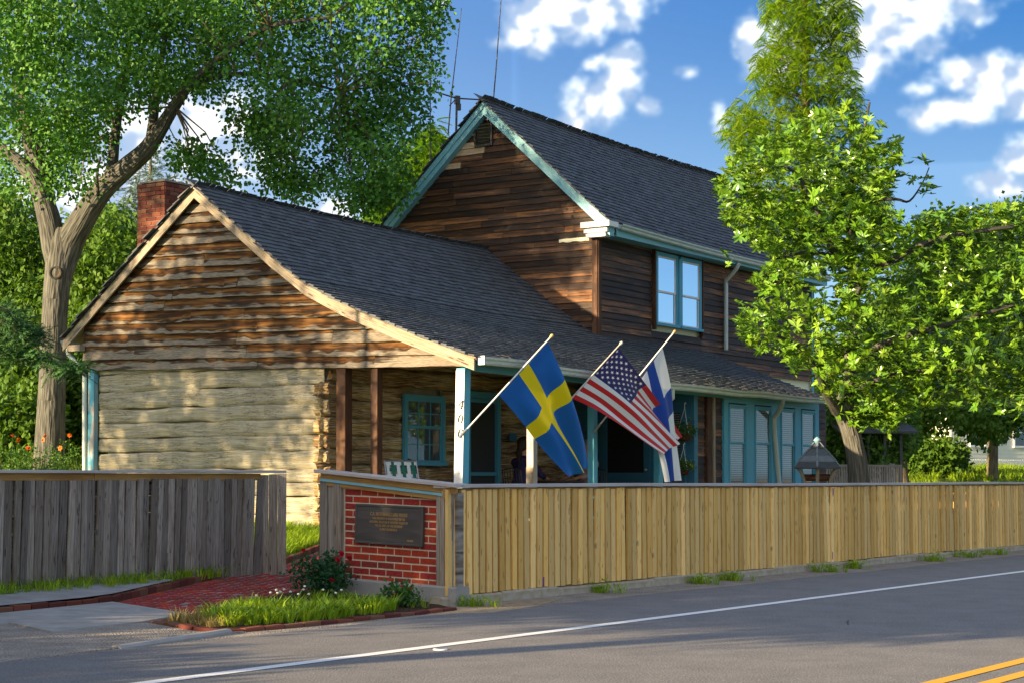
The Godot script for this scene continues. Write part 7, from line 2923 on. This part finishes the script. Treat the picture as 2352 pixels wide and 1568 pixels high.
# ---------------------------------------------------------------- grass, weeds and flowers
func tuft(n: int, h: float, seed_: int, wid := 0.006) -> MB:
	var r := RandomNumberGenerator.new()
	r.seed = seed_
	var b := MB.new()
	for k in n:
		var a := r.randf_range(0, TAU)
		var d := Vector3(cos(a), 0, sin(a))
		var p := d * r.randf_range(0.0, 0.05)
		var l := h * r.randf_range(0.5, 1.2)
		var s := Vector3(-d.z, 0, d.x) * wid * r.randf_range(0.6, 1.3)
		var m := p + d * l * 0.22 + Vector3.UP * l * 0.6
		var e := p + d * l * r.randf_range(0.5, 0.9) + Vector3.UP * l * 0.95
		var q := r.randf_range(0.75, 1.25)
		b.col = Color(q, q, q)
		b.quad(p - s, p + s, m + s * 0.8, m - s * 0.8)
		b.tri(m - s * 0.8, m + s * 0.8, e)
	b.col = Color.WHITE
	return b

func in_poly(poly: Array, r: RandomNumberGenerator) -> Vector2:
	var pk := PackedVector2Array(poly)
	var lo := pk[0]
	var hi := pk[0]
	for p in pk:
		lo = lo.min(p)
		hi = hi.max(p)
	for k in 400:
		var q := Vector2(r.randf_range(lo.x, hi.x), r.randf_range(lo.y, hi.y))
		if Geometry2D.is_point_in_polygon(q, pk):
			return q
	return pk[0]

func sward(called: String, label: String, poly: Array, n: int, m: Mesh, cols: Array, s0: float, s1: float, up: float, seed_: int) -> void:
	var r := RandomNumberGenerator.new()
	r.seed = seed_
	var fs := []
	var cs := []
	for k in n:
		var q := in_poly(poly, r)
		fs.append(Transform3D(Basis(Vector3.UP, r.randf_range(0, TAU)) * Basis.from_scale(Vector3.ONE * r.randf_range(s0, s1)), rp(q.x, q.y, up)))
		cs.append((cols[r.randi() % cols.size()] as Color) * r.randf_range(0.8, 1.2))
	var o := many(numbered(called), m, M.blade, self, fs, cs)
	o.set_meta("kind", "stuff")
	tag(o, label, "grass")

func make_small_plants() -> void:
	var r := RandomNumberGenerator.new()
	r.seed = 5
	var tall := tuft(16, 0.125, 3, 0.006).mesh()
	var short := tuft(12, 0.13, 4, 0.005).mesh()
	var lit := [Color(0.27, 0.41, 0.014), Color(0.33, 0.46, 0.018), Color(0.21, 0.35, 0.014)]
	var green := lit
	sward("bed_grass", "bright tall grass clump in the bed beside the road", [Vector2(-3.05, -0.40), Vector2(-2.5, -0.66), Vector2(-1.9, -0.75), Vector2(-1.5, -0.40), Vector2(-0.9, -0.05), Vector2(-1.0, 0.12), Vector2(-2.2, 0.27), Vector2(-3.2, 0.14)], 360, tall, lit, 0.35, 1.5, 0.02, 1)
	sward("dry_grass", "dry straw-coloured grass along the edge of the bed", [Vector2(-3.3, -0.5), Vector2(-2.9, -0.6), Vector2(-3.0, 0.15), Vector2(-3.4, 0.12)], 50, short, [Color(0.42, 0.32, 0.12), Color(0.30, 0.24, 0.08)], 0.5, 0.9, 0.02, 12)
	sward("bed_grass", "low weeds scattered over the dark soil near the pier", [Vector2(-1.2, -1.3), Vector2(-0.3, -1.2), Vector2(-0.4, 0.2), Vector2(-1.0, 0.2)], 40, short, green, 0.5, 0.9, 0.02, 2)
	sward("yard_grass", "green grass between the gate and the log wall", [Vector2(2.0, -4.2), Vector2(4.2, -5.5), Vector2(6.6, -6.0), Vector2(7.0, -7.4), Vector2(5.8, -8.2), Vector2(1.0, -7.8), Vector2(0.5, -4.2)], 2400, short, green, 0.7, 1.3, 0.0, 3)
	sward("yard_grass", "leafy ground cover at the foot of the grey fence", [Vector2(-5.0, -2.55), Vector2(-1.6, -2.75), Vector2(0.2, -3.25), Vector2(1.2, -3.5), Vector2(1.0, -4.2), Vector2(-5.0, -3.6)], 900, short, green, 0.6, 1.2, 0.03, 4)
	sward("lawn_grass", "sunny lawn grass behind the house at left", [Vector2(8.0, -20.0), Vector2(16.0, -20.0), Vector2(30.0, -40.0), Vector2(5.0, -34.0), Vector2(-2.0, -20.0)], 3500, short, lit, 1.4, 2.6, 0.0, 5)
	sward("lawn_grass", "sunny lawn grass on the far right beyond the fence", [Vector2(34.0, -6.0), Vector2(70.0, -6.0), Vector2(90.0, -26.0), Vector2(48.0, -26.0), Vector2(34.0, -16.0)], 6000, short, lit, 1.4, 2.6, 0.0, 6)
	for k in 9:
		var u: float = [0.05, 2.55, 4.6, 5.4, 7.9, 9.0, 11.6, 13.2, 14.4][k]
		var v: float = [0.24, 0.16, 0.18, 0.20, 0.22, 0.2, 0.24, 0.22, 0.24][k]
		var o := thing("weed_clump", "green weed clump at the fence foot, %s from the pier" % ["first", "second", "third", "fourth", "fifth", "sixth", "seventh", "eighth", "ninth"][k], "weed", spot(rp(u, v)), "weeds along the slat fence")
		var fs := []
		for j in 12:
			fs.append(Transform3D(Basis(Vector3.UP, r.randf_range(0, TAU)) * Basis.from_scale(Vector3.ONE * r.randf_range(0.5, 1.1)), Vector3(r.randfn() * 0.12, 0.0, r.randfn() * 0.04)))
		many("blades", short, M.blade, o, fs, green)
		var ls := []
		for j in 10:
			ls.append(Transform3D(rot_rand(r) * Basis.from_scale(Vector3.ONE * r.randf_range(0.2, 0.4)), Vector3(r.randfn() * 0.1, r.randf_range(0.03, 0.1), r.randfn() * 0.04)))
		many("leaves", sprig(8, 0.14, 0.06, 0.16, 40 + k).mesh(), M.leaf, o, ls, green)
	# rose bush at the pier
	bush("rose_bush", "dark green rose bush with crimson blooms at the brick pier", rp(-0.42, -1.30), 0.46, 0.34, 150, [Color(0.020, 0.085, 0.030), Color(0.03, 0.11, 0.035)], [[Color(0.50, 0.006, 0.03), 0.035, [[-0.16, 0.50], [0.22, 0.46], [0.30, 0.42], [0.17, 0.40], [0.12, 0.20]]]])
	bush("marigold_plant", "low leafy plant with orange and red flowers near the pier plinth", rp(-0.62, -0.12), 0.24, 0.2, 60, [Color(0.04, 0.12, 0.02), Color(0.06, 0.15, 0.02)], [[Color(0.80, 0.13, 0.005), 0.022, [[-0.10, 0.06], [-0.08, 0.14]]], [Color(0.45, 0.01, 0.04), 0.018, [[0.03, 0.22], [0.16, 0.2]]]])
	# daylilies in front of the maple
	for k in 3:
		var px: float = [20, 95, 150][k]
		var p := at(px, 1090, 31.0 + 0.7 * k)
		p.y = ground_at(p)
		var need := at(px, 1010, 31.0 + 0.7 * k).y - p.y
		bush("daylily_plant", "clump of orange daylilies below the maple, %s" % ["at the picture's left edge", "just left of its trunk", "right of its trunk"][k], p, need, 0.42, 150, [Color(0.06, 0.15, 0.015), Color(0.09, 0.19, 0.016)], [[Color(0.70, 0.14, 0.010), 0.05, [[-0.3, need], [0.1, need + 0.08], [0.32, need - 0.15]]]])
	# clover heads in the grass bed
	var cl := MB.new()
	for k in 14:
		var q := in_poly([Vector2(-2.4, -0.5), Vector2(-1.5, -0.6), Vector2(-1.2, 0.0), Vector2(-2.3, 0.1)], r)
		cl.col = Color(0.75, 0.72, 0.62)
		cl.lathe(spot(rp(q.x, q.y, r.randf_range(0.18, 0.27))), [Vector2(0.0, -0.012), Vector2(0.012, -0.004), Vector2(0.012, 0.006), Vector2(0.0, 0.013)], 6)
	var co := MeshInstance3D.new()
	co.name = numbered("clover_heads")
	co.mesh = cl.mesh()
	co.material_override = M.petal
	add_child(co)
	co.set_meta("kind", "stuff")
	tag(co, "white clover heads among the bright grass", "flowers")
	# bare stone at the log wall's corner
	var st := thing("corner_stone", "rough grey stone mound at the foot of the log wall", "stone", HT * spot(Vector3(-0.35, 0.40, -2.65)))
	var sm := MB.new()
	var pts := PackedVector3Array()
	var uv := PackedVector2Array()
	for j in 7:
		for i in 15:
			var a := TAU * i / 14.0
			var q := 0.34 * sin(PI * 0.5 * (1.0 - j / 6.0)) * (1.0 + 0.25 * n1.get_noise_2d(cos(a) * 2.0, sin(a) * 2.0 + j))
			pts.append(Vector3(cos(a) * q, 0.26 * j / 6.0 - 0.02, -sin(a) * q * 1.5))
			uv.append(Vector2(i / 14.0, j / 6.0))
	sm.sheet(pts, 14, 6, uv, true)
	part("rock", sm, M.concrete, st)

func bush(called: String, label: String, p: Vector3, h: float, rad: float, n: int, cols: Array, blooms: Array) -> void:
	var r := RandomNumberGenerator.new()
	r.seed = int(absf(p.x) * 1000.0) + n
	var o := thing(called, label, "plant", spot(p))
	var fs := []
	for k in n:
		var d := Vector3(r.randfn(), r.randfn(), r.randfn()).normalized() * pow(r.randf(), 0.5)
		fs.append(Transform3D(rot_rand(r) * Basis.from_scale(Vector3.ONE * r.randf_range(0.3, 0.5)), Vector3(d.x * rad, h * (0.52 + 0.46 * d.y), d.z * rad)))
	many("foliage", sprig(10, 0.12, 0.07, 0.18, 33).mesh(), M.leaf, o, fs, cols)
	var st := MB.new()
	for k in 6:
		var a := TAU * k / 6.0
		st.tube([Vector3(0, -0.02, 0), Vector3(cos(a) * rad * 0.5, h * 0.7, sin(a) * rad * 0.5)], [0.008, 0.004], 5)
	part("stems", st, M.bark_dark, o)
	for q in blooms:
		for s in q[2]:
			var b := MB.new()
			var c := Vector3(s[0] * rad / 0.34, s[1], rad * 0.55)
			for k in 3:
				blossom(b, Transform3D(rot_rand(r) * Basis.from_scale(Vector3.ONE * (1.0 - 0.25 * k)), c), q[1], q[0])
			part("blossom", b, M.petal, o)
			var sk := MB.new()
			sk.col = Color(0.05, 0.12, 0.02)
			sk.tube([Vector3(s[0] * 0.5, h * 0.3, rad * 0.2), c], [0.005, 0.004], 5)
			part("flower_stalk", sk, M.leaf, o)
